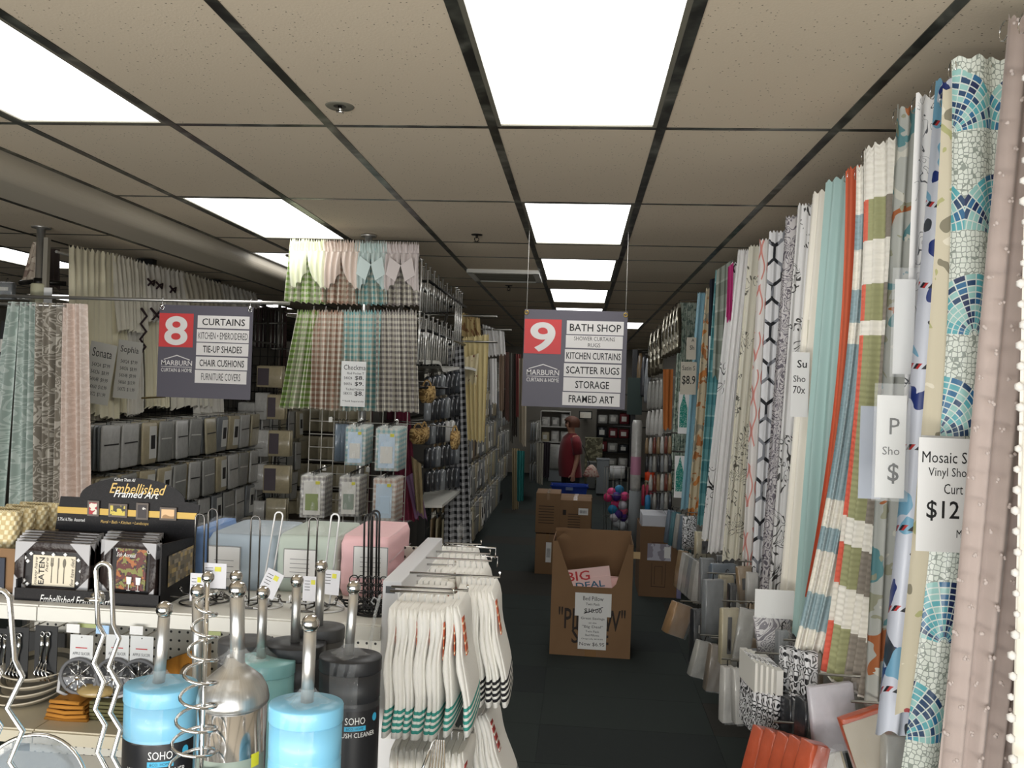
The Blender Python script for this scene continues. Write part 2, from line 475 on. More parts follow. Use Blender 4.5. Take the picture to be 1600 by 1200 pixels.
def light_here(c0, c1, j):
    mid = (c0+c1)/2; y0, y1 = rows[j], rows[j+1]
    if y1-y0 < 1.0 or y1 > YB: return False
    if abs(mid-GX) < .1: return j == 2 or j >= 4
    if abs(mid-(GX-3*TILE)) < .1: return j == 2 or j == 4
    if abs(mid+2.35) < .1: return 6 < y0 < 6.2
    if abs(mid-(-4.764)) < .12 and 5.5 < y0 < 7.0: return True
    if abs(mid-(-4.154)) < .12 and 8.5 < y0 < 10.2: return True
    if abs(mid-(-6.59)) < .12 and 8.5 < y0 < 10.2: return True
    if abs(mid-(GX+TILE)) < .1 and 11.0 < y0 < 12.2: return True
    return False
tcache = {}
def tilemesh(wx, wy):
    kx = (round(wx, 2), round(wy, 2))
    if kx not in tcache: tcache[kx] = MB().box((-wx/2+.003, -wy/2+.003, 0), (wx/2-.003, wy/2-.003, .018)).mesh('ceiling_tile', TILEM)
    return tcache[kx]
PANEL = mat('panel_diffuser', (1, 1, .985), .5, emit=PANEL_GLOW)
TRIM = mat('fitting_trim', hx('7d7a6d'), .5, .3)
lproto = empty('ceiling_light', (0, 0, 0))
MB().box((-.272, -.585, .004), (.272, .585, .016)).build('diffuser', PANEL, lproto)
f = MB()
for s in (-1, 1):
    f.box((s*.288-.016, -.6, -.002), (s*.288+.016, .6, .022)); f.box((-.3, s*.593-.008, -.002), (.3, s*.593+.008, .022))
f.build('light_frame', TRIM, lproto)
tag(lproto, 'flat white ceiling light panel', 'ceiling light')
LB = Batch(lproto); nl = 0
ORD = ['nearest', 'second', 'third', 'fourth', 'fifth', 'sixth', 'seventh', 'eighth', 'ninth']
cnt = {}
for cc in (cols, colsL[::-1]):
    for i in range(len(cc)-1):
        c0, c1 = cc[i], cc[i+1]
        if c1-c0 < .05: continue
        for j in range(len(rows)-1):
            y0, y1 = rows[j], rows[j+1]; mx_, my = (c0+c1)/2, (y0+y1)/2
            if light_here(c0, c1, j):
                kk = round(mx_, 1); cnt[kk] = cnt.get(kk, 0)+1; q = cnt[kk]
                if kk == round(GX, 1): lab = 'small glowing panel far down the aisle line' if q > 5 else f'{ORD[q-1]} glowing ceiling panel in the line over the aisle'
                elif kk == round(GX-3*TILE, 1): lab = f'{ORD[q-1]} glowing ceiling panel in the line beside the beam' if q < 6 else 'glowing ceiling panel far down the line beside the beam'
                elif mx_ > 0: lab = 'small distant ceiling panel right of the hanging 9 sign'
                elif abs(mx_+2.35) < .1: lab = 'narrow glowing panel between the beam and the gingham valances'
                else: lab = f'glowing ceiling panel beyond the beam, {["above the floral bag", "above the 8 sign", "behind the chrome pole"][nl % 3]}'; nl += 1
                LB.put((mx_, my, CEIL), scale=((c1-c0)/TILE, 1, 1), label=lab, cat='ceiling light', group='ceiling light panels')
                continue
            if y1 < 1.2 : continue
            o = bpy.data.objects.new('ceiling_tile', tilemesh(c1-c0, y1-y0)); C.objects.link(o); o.parent = ceiling
            o.location = (mx_, my, CEIL)
for c in [BEAMX1+.012]+cols[1:-1]+colsL[1:-1]: MB().box((c-.017, YF, CEIL-.003), (c+.017, YB, CEIL+.004)).build('grid_bar', BAR, ceiling)
for r in rows[1:-1]:
    MB().box((BEAMX1, r-.012, CEIL-.002), (XR_, r+.012, CEIL+.003)).build('grid_bar', BAR, ceiling)
    MB().box((XL, r-.012, CEIL-.002), (BEAMX0, r+.012, CEIL+.003)).build('grid_bar', BAR, ceiling)
bm_ = MB()
prof = [(BEAMX1, CEIL+.04), (BEAMX1, CEIL-.04)]+[(BEAMX1-.07*(1-math.cos(a)), CEIL-.04-.07*math.sin(a)) for a in [PI/16*q for q in range(1, 9)]]+[(BEAMX0, CEIL-.11), (BEAMX0, CEIL+.04)]
bm_.prism(prof[::-1], YF, YB)
struct(bm_.build('ceiling_beam', mat('beam_paint', hx('b3aa9a'), .6)))

# sprinklers, smoke head, air vent
def sprinkler(px, py, label):
    p = PZ(px, py, CEIL-.01); r = empty('sprinkler', (p.x, p.y, CEIL))
    MB().lathe([(.0, -.004), (.034, -.004), (.036, 0), (.036, .001)], n=20).build('escutcheon', DARKMETAL, r)
    b = MB().tube([(0, 0, 0), (0, 0, -.022)], .008, 8)
    b.tube([(-.012, 0, -.02), (-.014, 0, -.035), (0, 0, -.045), (.014, 0, -.035), (.012, 0, -.02)], .003, 6); b.lathe([(.02, -.049), (.02, -.046)], n=12)
    b.build('sprinkler_head', DARKMETAL, r); tag(r, label, 'sprinkler')
sprinkler(745, 369, 'small dark sprinkler head on the ceiling above the rod display')
sprinkler(795, 448, 'small sprinkler head on the ceiling beyond the air vent')
p = PZ(531, 166, CEIL); r = empty('recessed_sprinkler', (p.x, p.y, CEIL))
MB().lathe([(.022, -.001), (.045, -.004), (.05, 0), (.05, .001)], n=28, caps=False).build('rim', TRIM, r)
MB().lathe([(.0, .0), (.024, -.001), (.03, .0)], n=20).build('cup', DARKMETAL, r)
MB().tube([(0, 0, 0), (.004, 0, -.018)], .007, 8).tube([(-.012, 0, -.018), (.016, 0, -.02)], .004, 6).build('sprinkler_head', CHROME, r)
tag(r, 'round recessed sprinkler in the speckled tile nearest the big panel', 'sprinkler')
r = empty('air_vent', (-.66, 7.0, CEIL))
f = MB()
for s in (-1, 1): f.box((-.29, s*.27-.025, -.03), (.29, s*.27+.025, 0)); f.box((s*.27-.025, -.29, -.03), (s*.27+.025, .29, 0))
f.build('vent_frame', WHITE, r)
MB().box((-.25, -.25, -.004), (.25, .25, 0)).build('backing', DARKMETAL, r)
for i in range(7):
    MB().cbox((0, 0, 0), (.5, .04, .004), Matrix.Translation((0, -.21+i*.07, -.018)) @ Matrix.Rotation(.6, 4, 'X')).build('louver', TRIM, r)
tag(r, 'square white louvred air vent in the ceiling', 'vent')

# ================================================================= HANGING SIGNS
SIGN = mat('sign_grey_board', hx('57535e'), .45); SRED = mat('sign_red', hx('cf3b3c'), .5); SWHITE = mat('sign_white', hx('e2dedb'), .5)
BRASS = mat('brass_eyelet', hx('a48a4a'), .3, .9)
def sign(name, tl, br, Y, numeral, numbox, strips, logo, label, cords):
    a = PY(*tl, Y); b = PY(*br, Y); x0, x1, z1, z0 = a.x, b.x, a.z, b.z; W, Hh = x1-x0, z1-z0
    r = empty(name, (x0, Y, z0)); pw, ph = br[0]-tl[0], br[1]-tl[1]
    def fx(v): return v*W
    def fz(v): return (1-v)*Hh
    MB().box((0, -.003, 0), (W, .003, Hh)).build('board', SIGN, r)
    nb = MB().box((fx(numbox[0]), -.005, fz(numbox[3])), (fx(numbox[1]), -.003, fz(numbox[2]))).build('number_tile', SRED, r)
    cx = (numbox[0]+numbox[1])/2; dw = (numbox[1]-numbox[0]); 
    text(numeral, fx(cx-dw*.34), fx(cx+dw*.34), fz(numbox[3]-.02), fz(numbox[2]+.03), -.005, SWHITE, nb, bold=.022, name='numeral', res=8)
    for (s, v0, v1, u0, u1, bold, hh) in strips:
        st = MB().box((fx(u0), -.005, fz(v1)), (fx(u1), -.003, fz(v0))).build('name_strip', SWHITE, r)
        lines = s.split('\n')
        for q, ln in enumerate(lines):
            wch = hh[q] if isinstance(hh, (list, tuple)) else hh
            um = (u0+u1)/2; dv = (v1-v0)/len(lines); vc = v0+dv*(q+.5); th = (.55 if len(lines) == 1 else .62)*dv
            text(ln, fx(um-wch*.98/2), fx(um+wch/2), fz(vc+th/2), fz(vc-th/2), -.005, INK, st, bold=bold)
    lx0, lx1, lv = logo
    text('MARBURN', fx(lx0), fx(lx1), fz(lv+.055), fz(lv), -.003, SWHITE, r, bold=.004, name='shop_name')
    text('CURTAIN & HOME', fx(lx0), fx(lx1), fz(lv+.125), fz(lv+.085), -.003, SWHITE, r, bold=.005, name='shop_name')
    m = MB(); m.box((fx(lx0), -.004, fz(lv+.072)), (fx(lx1), -.003, fz(lv+.067)))
    cxl = (lx0+lx1)/2
    for s in (-1, 1):
        m.prism([(fx(cxl), fz(lv-.06)), (fx(cxl+s*.14), fz(lv-.012)), (fx(cxl+s*.14), fz(lv-.004)), (fx(cxl), fz(lv-.05))][::s], -.004, -.003)
    m.build('roof_emblem', SWHITE, r)
    for (cx_, toppx, kind) in cords:
        gx = fx(cx_); gz = Hh-.02
        g = MB().tube([(gx+.011*math.cos(t*PI/6), -.005, gz+.011*math.sin(t*PI/6)) for t in range(12)], .004, 6, closed=True)
        g.build('eyelet', BRASS if kind == 'cord' else CHROME, r)
        if kind == 'cord': MB().tube([(gx, -.004, gz), (gx, -.002, CEIL-z0)], .0012, 5).build('cord', WHITE, r)
        else:
            top = toppx-z0
            MB().tube([(gx, -.004, gz), (gx, -.004, top+.012), (gx, .012, top+.02)], .0018, 6).build('hook', CHROME, r)
            MB().ball((gx, -.012, gz+.012), .013, 12).build('hook_ball', CHROME, r)
    tag(r, label, 'sign')
S9 = [('BATH SHOP', .105, .245, .415, .965, .03, .50), ('SHOWER CURTAINS\nRUGS', .255, .385, .41, .96, -.002, (.40, .12)), ('KITCHEN CURTAINS', .40, .53, .405, .955, .012, .53),
      ('SCATTER RUGS', .545, .68, .40, .955, .02, .52), ('STORAGE', .69, .83, .40, .955, .02, .33), ('FRAMED ART', .84, .975, .395, .95, .015, .44)]
sign('hanging_sign', (820, 483), (976, 640), 5.0, '9', (.005, .365, .10, .455), S9, (.04, .355, .62), 'grey aisle sign with red 9 and BATH SHOP hanging over the aisle', [(.02, 0, 'cord'), (.98, 0, 'cord')])
RODZ = 2.41
S8 = [('CURTAINS', .105, .24, .415, .965, .022, .46), ('KITCHEN \u2022 EMBROIDERED', .255, .39, .41, .965, -.002, .53), ('TIE-UP SHADES', .40, .535, .41, .965, .012, .42),
      ('CHAIR CUSHIONS', .55, .685, .41, .96, .01, .48), ('FURNITURE COVERS', .695, .835, .405, .955, -.002, .42)]
sign('hanging_sign', (250, 476), (391, 625), 4.88, '8', (.005, .37, .09, .455), S8, (.04, .37, .60), 'grey aisle sign with red 8 and CURTAINS hanging from the chrome rod', [(.03, RODZ, 'hook'), (.97, RODZ, 'hook')])

# ================================================================= RIGHT: SHOWER CURTAIN RACK
XRAIL = .88
rack = empty('curtain_rack', (XR_-.02, 1.5, 0))
WX = XR_-.02
def loc(o, p): return (p[0]-o.location.x, p[1]-o.location.y, p[2]-o.location.z)
COLS = dict(taupe='a2938c', cream='e9e2cf')
m_taupe = mat('taupe_cloth', hx('b5a69f'), .9, bump=.1, bscale=500, sheen=.3)
m_cream = mat('cream_cloth', hx('f1ece0'), .85, sheen=.2)
m_white = mat('white_cloth', hx('f2f0ee'), .85)
m_mosaic = mat('mosaic_shell_vinyl', mosaic, .45, coat=.2)
m_travel = mat('travel_print_cloth', blotch(hx('d3cab2'), [hx('a8474a'), hx('8a8470'), hx('e6dfcc'), hx('b3b27e')], 9, .66), .7)
m_naut = mat('nautical_print_vinyl', nautical, .5, coat=.2)
m_script = mat('white_script_cloth', scroll(hx('ecebe9'), hx('5a5c60'), 16, .05, .8), .75)
m_marble = mat('marbled_orange_teal_cloth', blotch(hx('b4b6b0'), [hx('a9643a'), hx('5f8d92'), hx('cdcbc0'), hx('9a9a84')], 8, .62, .8), .7)
rc = [hx('e2705a'), hx('a1a278'), hx('8f877c')]
m_ruchA = mat('coral_olive_banded_seersucker', vbands([.16, .295, .43, .55, .60, 1.18, 1.27, 1.40, 1.53, 1.69], [(0, rc[0]), (.07, rc[1]), (.22, rc[2])]), .85, bump=.6, bumpf=lambda N: (N.uv()[1]*330).sin()*.5+.5)
m_ruchB = mat('blue_grey_banded_seersucker', vbands([.15, .27, .40, .51, .585, 1.10, 1.19, 1.27, 1.41, 1.53], hx('a4b8bd')), .85, bump=.6, bumpf=lambda N: (N.uv()[1]*330).sin()*.5+.5)
m_coral = mat('burnt_coral_cloth', hx('c9603f'), .8)
m_aqua = mat('pale_aqua_cloth', hx('a5c1bd'), .8)
m_floral = mat('grey_floral_cloth', scroll(hx('ecebea'), hx('4b4a49'), 9, .13, 1.5), .8)
m_paisley = mat('grey_paisley_cloth', scroll(hx('dcd8d8'), hx('77717a'), 12, .18, 2.2, False), .8)
m_hex = mat('hexagon_lattice_cloth', hexes, .7)
m_chain = mat('coral_chain_cloth', chain(hx('e39a90')), .8)
m_toile = mat('cream_toile_cloth', scroll(hx('e3dfcf'), hx('6c6a60'), 11, .10, 1.4), .8)
m_bw = mat('white_black_branch_cloth', scroll(hx('e9e8e6'), hx('232323'), 7, .10, 1.2), .8)
m_tealc = mat('teal_check_cloth', checks(hx('5e9ba0'), hx('76aeb1'), hx('a7cfce'), .15), .7)
m_greyc = mat('grey_check_sheer', checks(hx('8d9588'), hx('a2a99d'), hx('b5bbb0'), .2), .5)
m_batik = mat('tan_orange_batik_cloth', blotch(hx('d2c4a5'), [hx('cf8848'), hx('a59f8c'), hx('b87a4a')], 9, .6), .8)
m_lblue = mat('light_blue_satin', hx('8fbccb'), .4, sheen=.3)
m_sage = mat('sage_scroll_cloth', blotch(hx('a8b6a8'), [hx('7e9086'), hx('c6d0c4')], 16, .5, 1), .8)
m_navy = mat('navy_cloth', hx('1e2430'), .8)
m_orange = mat('tan_orange_cloth', hx('b86e35'), .8)
RC = [  # label, top px, bottom px, width, material, pleats, drop on the right side
 ('cream curtain filling the right edge beside taupe tufted one', (1604, 16), (1570, 1420), .40, m_cream, 4, 0),
 ('taupe curtain dotted with small tufts beside the mosaic shell curtain', (1573, 30), (1442, 1360), .36, m_taupe, 4, 0),
 ('blue and white mosaic seashell shower curtain', (1490, 92), (1400, 1290), .36, m_mosaic, 3, 0),
 ('beige shower curtain with travel words and red rose print', (1476, 140), (1402, 1112), .34, m_travel, 3, .06),
 ('nautical shower curtain with navy starfish and red airmail border', (1460, 128), (1362, 1150), .30, m_naut, 2.5, .03),
 ('white curtain with thin black handwriting between marbled and nautical ones', (1430, 152), (1388, 1120), .30, m_script, 3, 0),
 ('marbled grey curtain with orange and teal patches', (1400, 170), (1350, 1116), .34, m_marble, 4, 0),
 ('ruched curtain with coral, olive and taupe bands on white', (1347, 236), (1284, 1050), .42, m_ruchA, 5, .10),
 ('ruched curtain with grey blue bands on white', (1338, 262), (1241, 1010), .30, m_ruchB, 3, .06),
 ('plain burnt coral shower curtain', (1320, 267), (1258, 930), .32, m_coral, 3, 0),
 ('plain pale aqua shower curtain', (1291, 286), (1238, 990), .34, m_aqua, 3, 0),
 ('plain cream white shower curtain beside the pale aqua one', (1270, 304), (1216, 962), .32, m_cream, 3, 0),
 ('white shower curtain with grey flowers and a large flower head', (1247, 322), (1199, 950), .34, m_floral, 4, 0),
 ('grey paisley shower curtain beside the flower print', (1228, 340), (1186, 930), .34, m_paisley, 3, 0),
 ('white curtain with black and grey hexagon lattice', (1202, 364), (1174, 900), .36, m_hex, 3, 0),
 ('white curtain with coral pink chain links', (1187, 376), (1159, 888), .3, m_chain, 3, 0),
 ('cream toile curtain with grey scenes hanging beside coral chain one', (1170, 386), (1128, 874), .3, m_toile, 3, 0),
 ('plain white curtain with tucked bands beside the cream toile one', (1153, 392), (1105, 862), .3, m_white, 4, 0),
 ('white curtain with bold black branches', (1142, 412), (1096, 842), .3, m_bw, 3, 0),
 ('teal checked curtain with grey sheer top', (1118, 424), (1089, 822), .3, m_tealc, 4, 0),
 ('tan and orange batik curtain', (1103, 452), (1074, 806), .3, m_batik, 3, 0),
 ('glossy light blue curtain beside the batik one', (1090, 459), (1063, 795), .28, m_lblue, 3, 0),
 ('sage green scroll print curtain with a teal ornament', (1062, 474), (1045, 776), .5, m_sage, 6, 0),
]
arms = MB()
for i, (lab, tp, bp, wd, m, n, drop) in enumerate(RC):
    a = PX(tp[0], tp[1], XRAIL)
    if a.z > CEIL-.06: a.z = CEIL-.06
    Y = a.y; b = PY(bp[0], bp[1], Y)
    if i == 0: b.z = max(b.z, .25)
    b.z = max(b.z, .3)
    dY = -(Y-prevY)*.85 if i >= 7 else .03
    if i >= 7: wd = .11
    if i >= 12: wd = .16; dY = -.04
    prevY = Y
    a = Vector((a.x+.0, Y, a.z)); tr = a+Vector((wd, dY, 0)); br = Vector((b.x+wd*.95, Y+dY+.02, b.z-drop*.3))
    wid = wd
    bd = {2: 27, 3: 8, 7: 15, 8: 22, 9: 14, 4: 4}.get(i, 0)/FPX*Y
    n = {2: 4, 3: 5, 4: 5, 5: 5, 7: 6.5, 8: 5}.get(i, n*1.9 if i < 7 else max(3, n*1.5))
    o = drape('shower_curtain' if i > 1 else 'sheer_curtain', a, tr, b, br, m, n, ((.012, .021) if i < 7 else (.010, .017)), seed=i+3, nv=30, full=1.4, hem=.008, step=11, bend=bd, ou=0 if i == 7 else None, ruffle=.012)
    tag(o, lab, 'curtain', 'curtains hanging on the right hand rack')
    # swing arm and rings
    arm = MB().tube([(WX-rack.location.x, Y-1.5+.045, a.z-.03), (a.x-rack.location.x+.03, Y-1.5+.045, a.z-.03)], .005, 6).build('swing_arm', CHROME, rack)
    nr = 5
    for q in range(nr):
        x = a.x+.01+q*(wd-.02)/(nr-1); Yr = Y+dY*(q+.3)/nr
        MB().tube([(x, Yr+.028+.022*math.sin(t*PI/4), a.z-.012+.022*math.cos(t*PI/4)) for t in range(8)], .0014, 5, closed=True).build('curtain_ring', CHROME, o)
    if i == 1:
        tf = MB(); r2 = random.Random(4)
        for u in range(6):
            for v in range(34):
                uu = (u+.5*(v % 2)+.1)/6.2; vv = (v+.3)/34
                p = a.lerp(tr, uu).lerp(b.lerp(br, uu), vv); p = p+Vector((0, -.03, 0))
                for _ in range(3): tf.ball(p+Vector((r2.uniform(-.005, .005), 0, r2.uniform(-.006, .004))), r2.uniform(.003, .005), 6)
        t = tf.build('tufts', mat('taupe_tuft', hx('bfb2ac'), .95), o); t['kind'] = 'stuff'
    if i == 0:
        pm = MB(); r2 = random.Random(5)
        for v in range(44):
            p = a.lerp(b, (v+.5)/44)+Vector((-.004+r2.uniform(-.004, .004), -.02, 0)); pm.ball(p, .0075+r2.uniform(0, .003), 7)
        t = pm.build('pompom_trim', mat('white_pompom', hx('ece8e2'), .95), o); t['kind'] = 'stuff'; t['label'] = 'row of white pompoms along the edge'
up = MB()
for q in range(8): up.box((WX-rack.location.x-.03, q*1.5-.02, 0), (WX-rack.location.x, q*1.5+.02, CEIL-.1))
for zz in (2.72, 2.1, 1.4, .9, .5): up.tube([(WX-rack.location.x-.04, -.6, zz), (WX-rack.location.x-.04, 11.5, zz)], .008, 6)
o = up.build('wall_standards', WIRE, rack)
tag(rack, 'wall rack with chrome swing arms carrying the shower curtains', 'rack')
# navy and grey narrow ones behind the teal check
Y = PX(1112, 436, .9).y
tag(drape('shower_curtain', PY(1109, 437, Y), PY(1124, 432, Y), PY(1103, 640, Y), PY(1121, 640, Y), m_navy, 2, (.01, .015), 77), 'narrow navy curtain between batik and teal check ones', 'curtain', 'curtains hanging on the right hand rack')
tag(drape('shower_curtain', PY(1120, 422, Y-.35), PY(1146, 405, Y-.35), PY(1113, 590, Y-.35), PY(1140, 600, Y-.35), m_greyc, 3, (.01, .015), 78), 'grey green sheer check panel over the teal check curtain', 'curtain', 'curtains hanging on the right hand rack')
Y = PX(1136, 415, .9).y-.3
tag(drape('shower_curtain', PY(1137, 418, Y), PY(1146, 410, Y), PY(1134, 500, Y), PY(1143, 500, Y), mat('hot_pink_cloth', hx('c93f86'), .8), 2, (.01, .015), 79), 'sliver of black curtain with hot pink edge', 'curtain')

# price cards on the rack
def card(x0, y0, x1, y1, Y, lines, label, m=PAPER, name='price_card', sleeve=False, rz=0, cat='price card', border=None):
    a = PY(x0, y0, Y); b = PY(x1, y1, Y); W, Hh = b.x-a.x, a.z-b.z
    r = empty(name, (a.x, Y, b.z), rz)
    MB().box((0, -.001, 0), (W, .001, Hh)).build('card', m, r)
    for (s, u0, u1, v0, v1, bold) in lines:
        text(s, u0*W, u1*W, (1-v1)*Hh, (1-v0)*Hh, -.001, INK, r, bold=bold)
    if border: 
        bb = MB()
        for (p, q) in (((0, 0), (W, .0015)), ((0, Hh-.0015), (W, Hh)), ((0, 0), (.0015, Hh)), ((W-.0015, 0), (W, Hh))): bb.box((p[0], -.0018, p[1]), (q[0], -.001, q[1]))
        bb.build('card_border', INK, r)
    if sleeve: MB().box((-.008, -.004, -.008), (W+.008, -.002, Hh+.03)).build('clear_sleeve', PLASTIC, r)
    tag(r, label, cat); return r
card(1436, 683, 1545, 866, 2.02, [('Mosaic S', .05, .66, .12, .22, 0), ('Vinyl Sho', .14, .66, .26, .36, 0), ('Curt', .36, .62, .40, .49, 0), ('$12', .13, .58, .55, .73, .01), ('Multi', .55, .76, .80, .87, 0)], 'white price card reading Mosaic S Vinyl Sho Curt $12')
card(1440, 680, 1500, 862, 2.06, [('F', .04, .2, .05, .2, .01), ('S', .05, .17, .36, .44, 0)], 'white price card with letter F peeking out behind the mosaic card')
card(1371, 617, 1412, 779, 2.20, [('P', .44, .78, .22, .38, .0), ('Sho', .22, .8, .50, .58, 0), ('$', .42, .8, .66, .86, .01)], 'white card reading P Sho $ in clear sleeve before the marbled curtain', sleeve=True)
card(1345, 634, 1376, 780, 2.45, [], 'blank pale grey card left of the P Sho card', mat('pale_blue_card', hx('c5ccd8'), .5))
card(1399, 436, 1426, 585, 2.30, [], 'glossy blank card in clear sleeve beside white handwriting curtain', sleeve=True)
card(1238, 550, 1262, 652, 3.22, [('Su', .3, .85, .12, .24, .01), ('Sho', .1, .8, .36, .46, 0), ('70x', .1, .8, .52, .64, 0)], 'white price card reading Su Sho 70x before the flower print')
card(1108, 525, 1120, 588, 5.75, [('Fa', .25, .9, .1, .28, .01), ('$', .3, .75, .55, .8, .01)], 'small white price card reading Fa $ beside navy curtain')
card(1064, 565, 1087, 617, 6.35, [('Satin S', .1, .9, .12, .26, 0), ('$8.9', .1, .95, .42, .72, .015)], 'beige price card reading Satin S $8.9', mat('beige_card', hx('cfc8b8'), .6))
card(1073, 527, 1087, 562, 6.34, [('A', .5, .8, .05, .2, .01), ('Sh', .35, .8, .36, .56, .01)], 'small beige card reading A Sh above the $8.9 card', mat('beige_card', hx('cfc8b8'), .6))
card(1262, 500, 1276, 620, 3.3, [], 'thin cream card edge hanging by the cream white curtain', mat('cream_card', hx('d8d3c2'), .6))
# green ornaments on the sage curtain
for (x, y, q) in ((1068, 640, 'upper'), (1062, 740, 'lower')):
    Y = 6.62
    a = PY(x-5, y-28, Y); b = PY(x+5, y+28, Y); W = b.x-a.x; Hh = a.z-b.z
    r = empty('hanging_towel', (a.x, Y, b.z))
    MB().box((-.01, 0, -.05), (W+.012, .006, Hh)).build('cloth', m_white, r)
    b_ = MB().prism([(0, 0), (W, 0), (W, Hh*.55), (W*.75, Hh*.75), (W*.5, Hh), (W*.25, Hh*.75), (0, Hh*.55)], -.002, 0); b_.build('teal_ornament', mat('teal_print', scroll(hx('1f8577'), hx('a9d0c6'), 30, .1, 1, False), .8), r)
    tag(r, f'white towel with teal ornament, {q} of two beside the sage curtain', 'towel')

# ================================================================= PACKS
def pack(label, cat, x0, y0, x1, y1, Y, m, depth=.03, rz=0, ry=0, rx=0, card_m=None, group=None, name='packaged_curtain', header=True, cardbox=(.15, .85, .12, .75), wrap=False, lines=(), band=None):
    a = PY(x0, y0, Y); b = PY(x1, y1, Y); W, Hh = abs(b.x-a.x), a.z-b.z
    r = empty(name, ((a.x+b.x)/2, Y, a.z), rz, rx, ry)
    loft(MB(), [(0, depth/2, -Hh, W*.46, depth*.30), (0, depth/2, -Hh*.98, W*.5, depth*.48), (0, depth/2, -Hh*.5, W*.495, depth*.52), (0, depth/2, -Hh*.03, W*.5, depth*.45), (0, depth/2, -Hh*.01, W*.46, depth*.2)], 28, 9).build('sleeve', m, r)
    if card_m:
        u0, u1, v0, v1 = cardbox
        c = MB().box((-W/2+u0*W, -.004-depth*.06, -Hh*v1), (-W/2+u1*W, -.001, -Hh*v0)).build('insert_card', card_m, r)
        for (s, p0, p1, q0, q1) in lines: text(s, -W/2+p0*W, -W/2+p1*W, -Hh*q1, -Hh*q0, -.004-depth*.06, INK, c)
    if band: MB().box((-W/2-.001, -.003-depth*.05, -Hh*band[1]), (W/2+.001, depth*1.04, -Hh*band[0])).build('paper_band', band[2], r)
    if header: MB().tube([(0, depth/2, -.005), (0, depth/2, .02), (.008, depth/2, .028), (.014, depth/2, .02)], .0025, 5).build('hanger', DARKMETAL, r)
    if abs(x1-x0) > 11 and Y < 6:
        rq = random.Random(int(x0*3+y0)); k1, k2 = rq.uniform(7, 13), rq.uniform(5, 11)
        MB().grid(lambda u, v: Vector(((u-.5)*W*1.03, -depth*.14-.004+.003*math.sin(k1*u+k2*v)+.002*math.sin(k2*2*u-k1*v), .004-Hh*1.01*v)), 12, 12).build('clear_bag', PLASTIC, r)
    tag(r, label, cat, group); return r
def gl(name, c, rough=.35, coat=.6): return mat(name, lambda N: N.mix(N.noise(N.obj(), 14, 3, .8), tuple(q*.62 for q in c), tuple(min(1, q*1.12) for q in c)), rough*.8, coat=coat, bump=.9, bscale=19)
P_GREY = gl('wrapped_grey', hx('8b8f92')); P_WHITE = gl('wrapped_white', hx('cfcdc8')); P_BEIGE = gl('wrapped_beige', hx('c2b799')); P_DK = gl('wrapped_charcoal', hx('34363a'))
P_TAN = gl('wrapped_tan', hx('9a8262')); P_BLUE = gl('wrapped_slate_blue', hx('6f7d8b')); P_CLEAR = gl('wrapped_clear', hx('aaa9a3'))
P_CORAL = gl('wrapped_coral', hx('c25a3c')); m_bwgeo = mat('black_white_geometric', scroll(hx('e4e4e6'), hx('1f2024'), 26, .2, .4, False), .7)
P_SAND = gl('wrapped_sand', hx('c9bb9a'))
CARDW = mat('insert_white', hx('dcdad3'), .5); CARDD = mat('insert_dark', hx('2e2b2b'), .5); CARDP = mat('insert_plum', hx('4b3f47'), .5); CARDB = mat('insert_pale_blue', hx('bfd4e6'), .4)
CARDG = mat('insert_sage', hx('8d998c'), .5)
G = 'packaged curtains hanging under the shower curtains'
def RP(px, X=.9, py=900): return PX(px, py, X).y
pack('dark grey wrapped pack hanging under the white curtain', 'packaged curtain', 1102, 905, 1131, 1003, 4.3, P_GREY, .05, .35, group=G, name='packaged_curtain')
pack('slate wrapped pack behind the dark grey one', 'packaged curtain', 1112, 880, 1150, 960, 4.6, P_BLUE, .05, .2, group=G)
pack('beige pack with three brown window cards beside the floor aisle', 'packaged curtain', 1128, 950, 1156, 1040, 3.75, P_BEIGE, .04, .25, card_m=CARDD, cardbox=(.3, .5, .15, .8), group=G)
pack('crumpled clear pack right of the beige window card pack', 'packaged curtain', 1157, 952, 1180, 1048, 3.6, P_CLEAR, .05, -.1, ry=.12, group=G)
pack('slim grey white pack hanging low, first of the slim pair', 'packaged curtain', 1132, 1042, 1147, 1132, 3.5, P_WHITE, .05, .3, group=G)
pack('slim grey white pack hanging low, beside the black and white rugs', 'packaged curtain', 1147, 1045, 1164, 1134, 3.35, P_WHITE, .05, .2, ry=-.06, group=G)
pack('tilted clear pack hanging lowest beside the black pack', 'packaged curtain', 1092, 1003, 1116, 1062, 4.1, P_CLEAR, .05, .3, ry=.25, group=G)
pack('brownish clear pack hanging under the dark grey pack', 'packaged curtain', 1112, 1008, 1134, 1083, 3.85, gl('wrapped_brown', hx('7d7367')), .05, .2, ry=.12, group=G)
pack('black boxed pack above the aisle carpet', 'packaged curtain', 1084, 952, 1102, 1040, 4.6, P_DK, .06, .3, card_m=CARDW, cardbox=(.4, .9, .28, .42), group=G)
pack('black boxed pack right of another black one', 'packaged curtain', 1098, 965, 1108, 1030, 4.5, P_DK, .05, .2, group=G)
pack('brown paper wrapped bag hanging lowest beyond the black pack', 'packaged rug', 1056, 945, 1088, 998, 4.85, gl('wrapped_kraft', hx('a58460')), .08, .4, ry=.35, name='wrapped_rug', group=G)
r = pack('white pack with grey paisley cloth under the hexagon curtain', 'packaged curtain', 1178, 958, 1232, 1036, 3.2, m_paisley, .03, .1, ry=-.16, header=False, group=G)
card(1180, 920, 1240, 968, 3.19, [], 'white header card above the grey paisley pack', cat='header card', name='header_card')
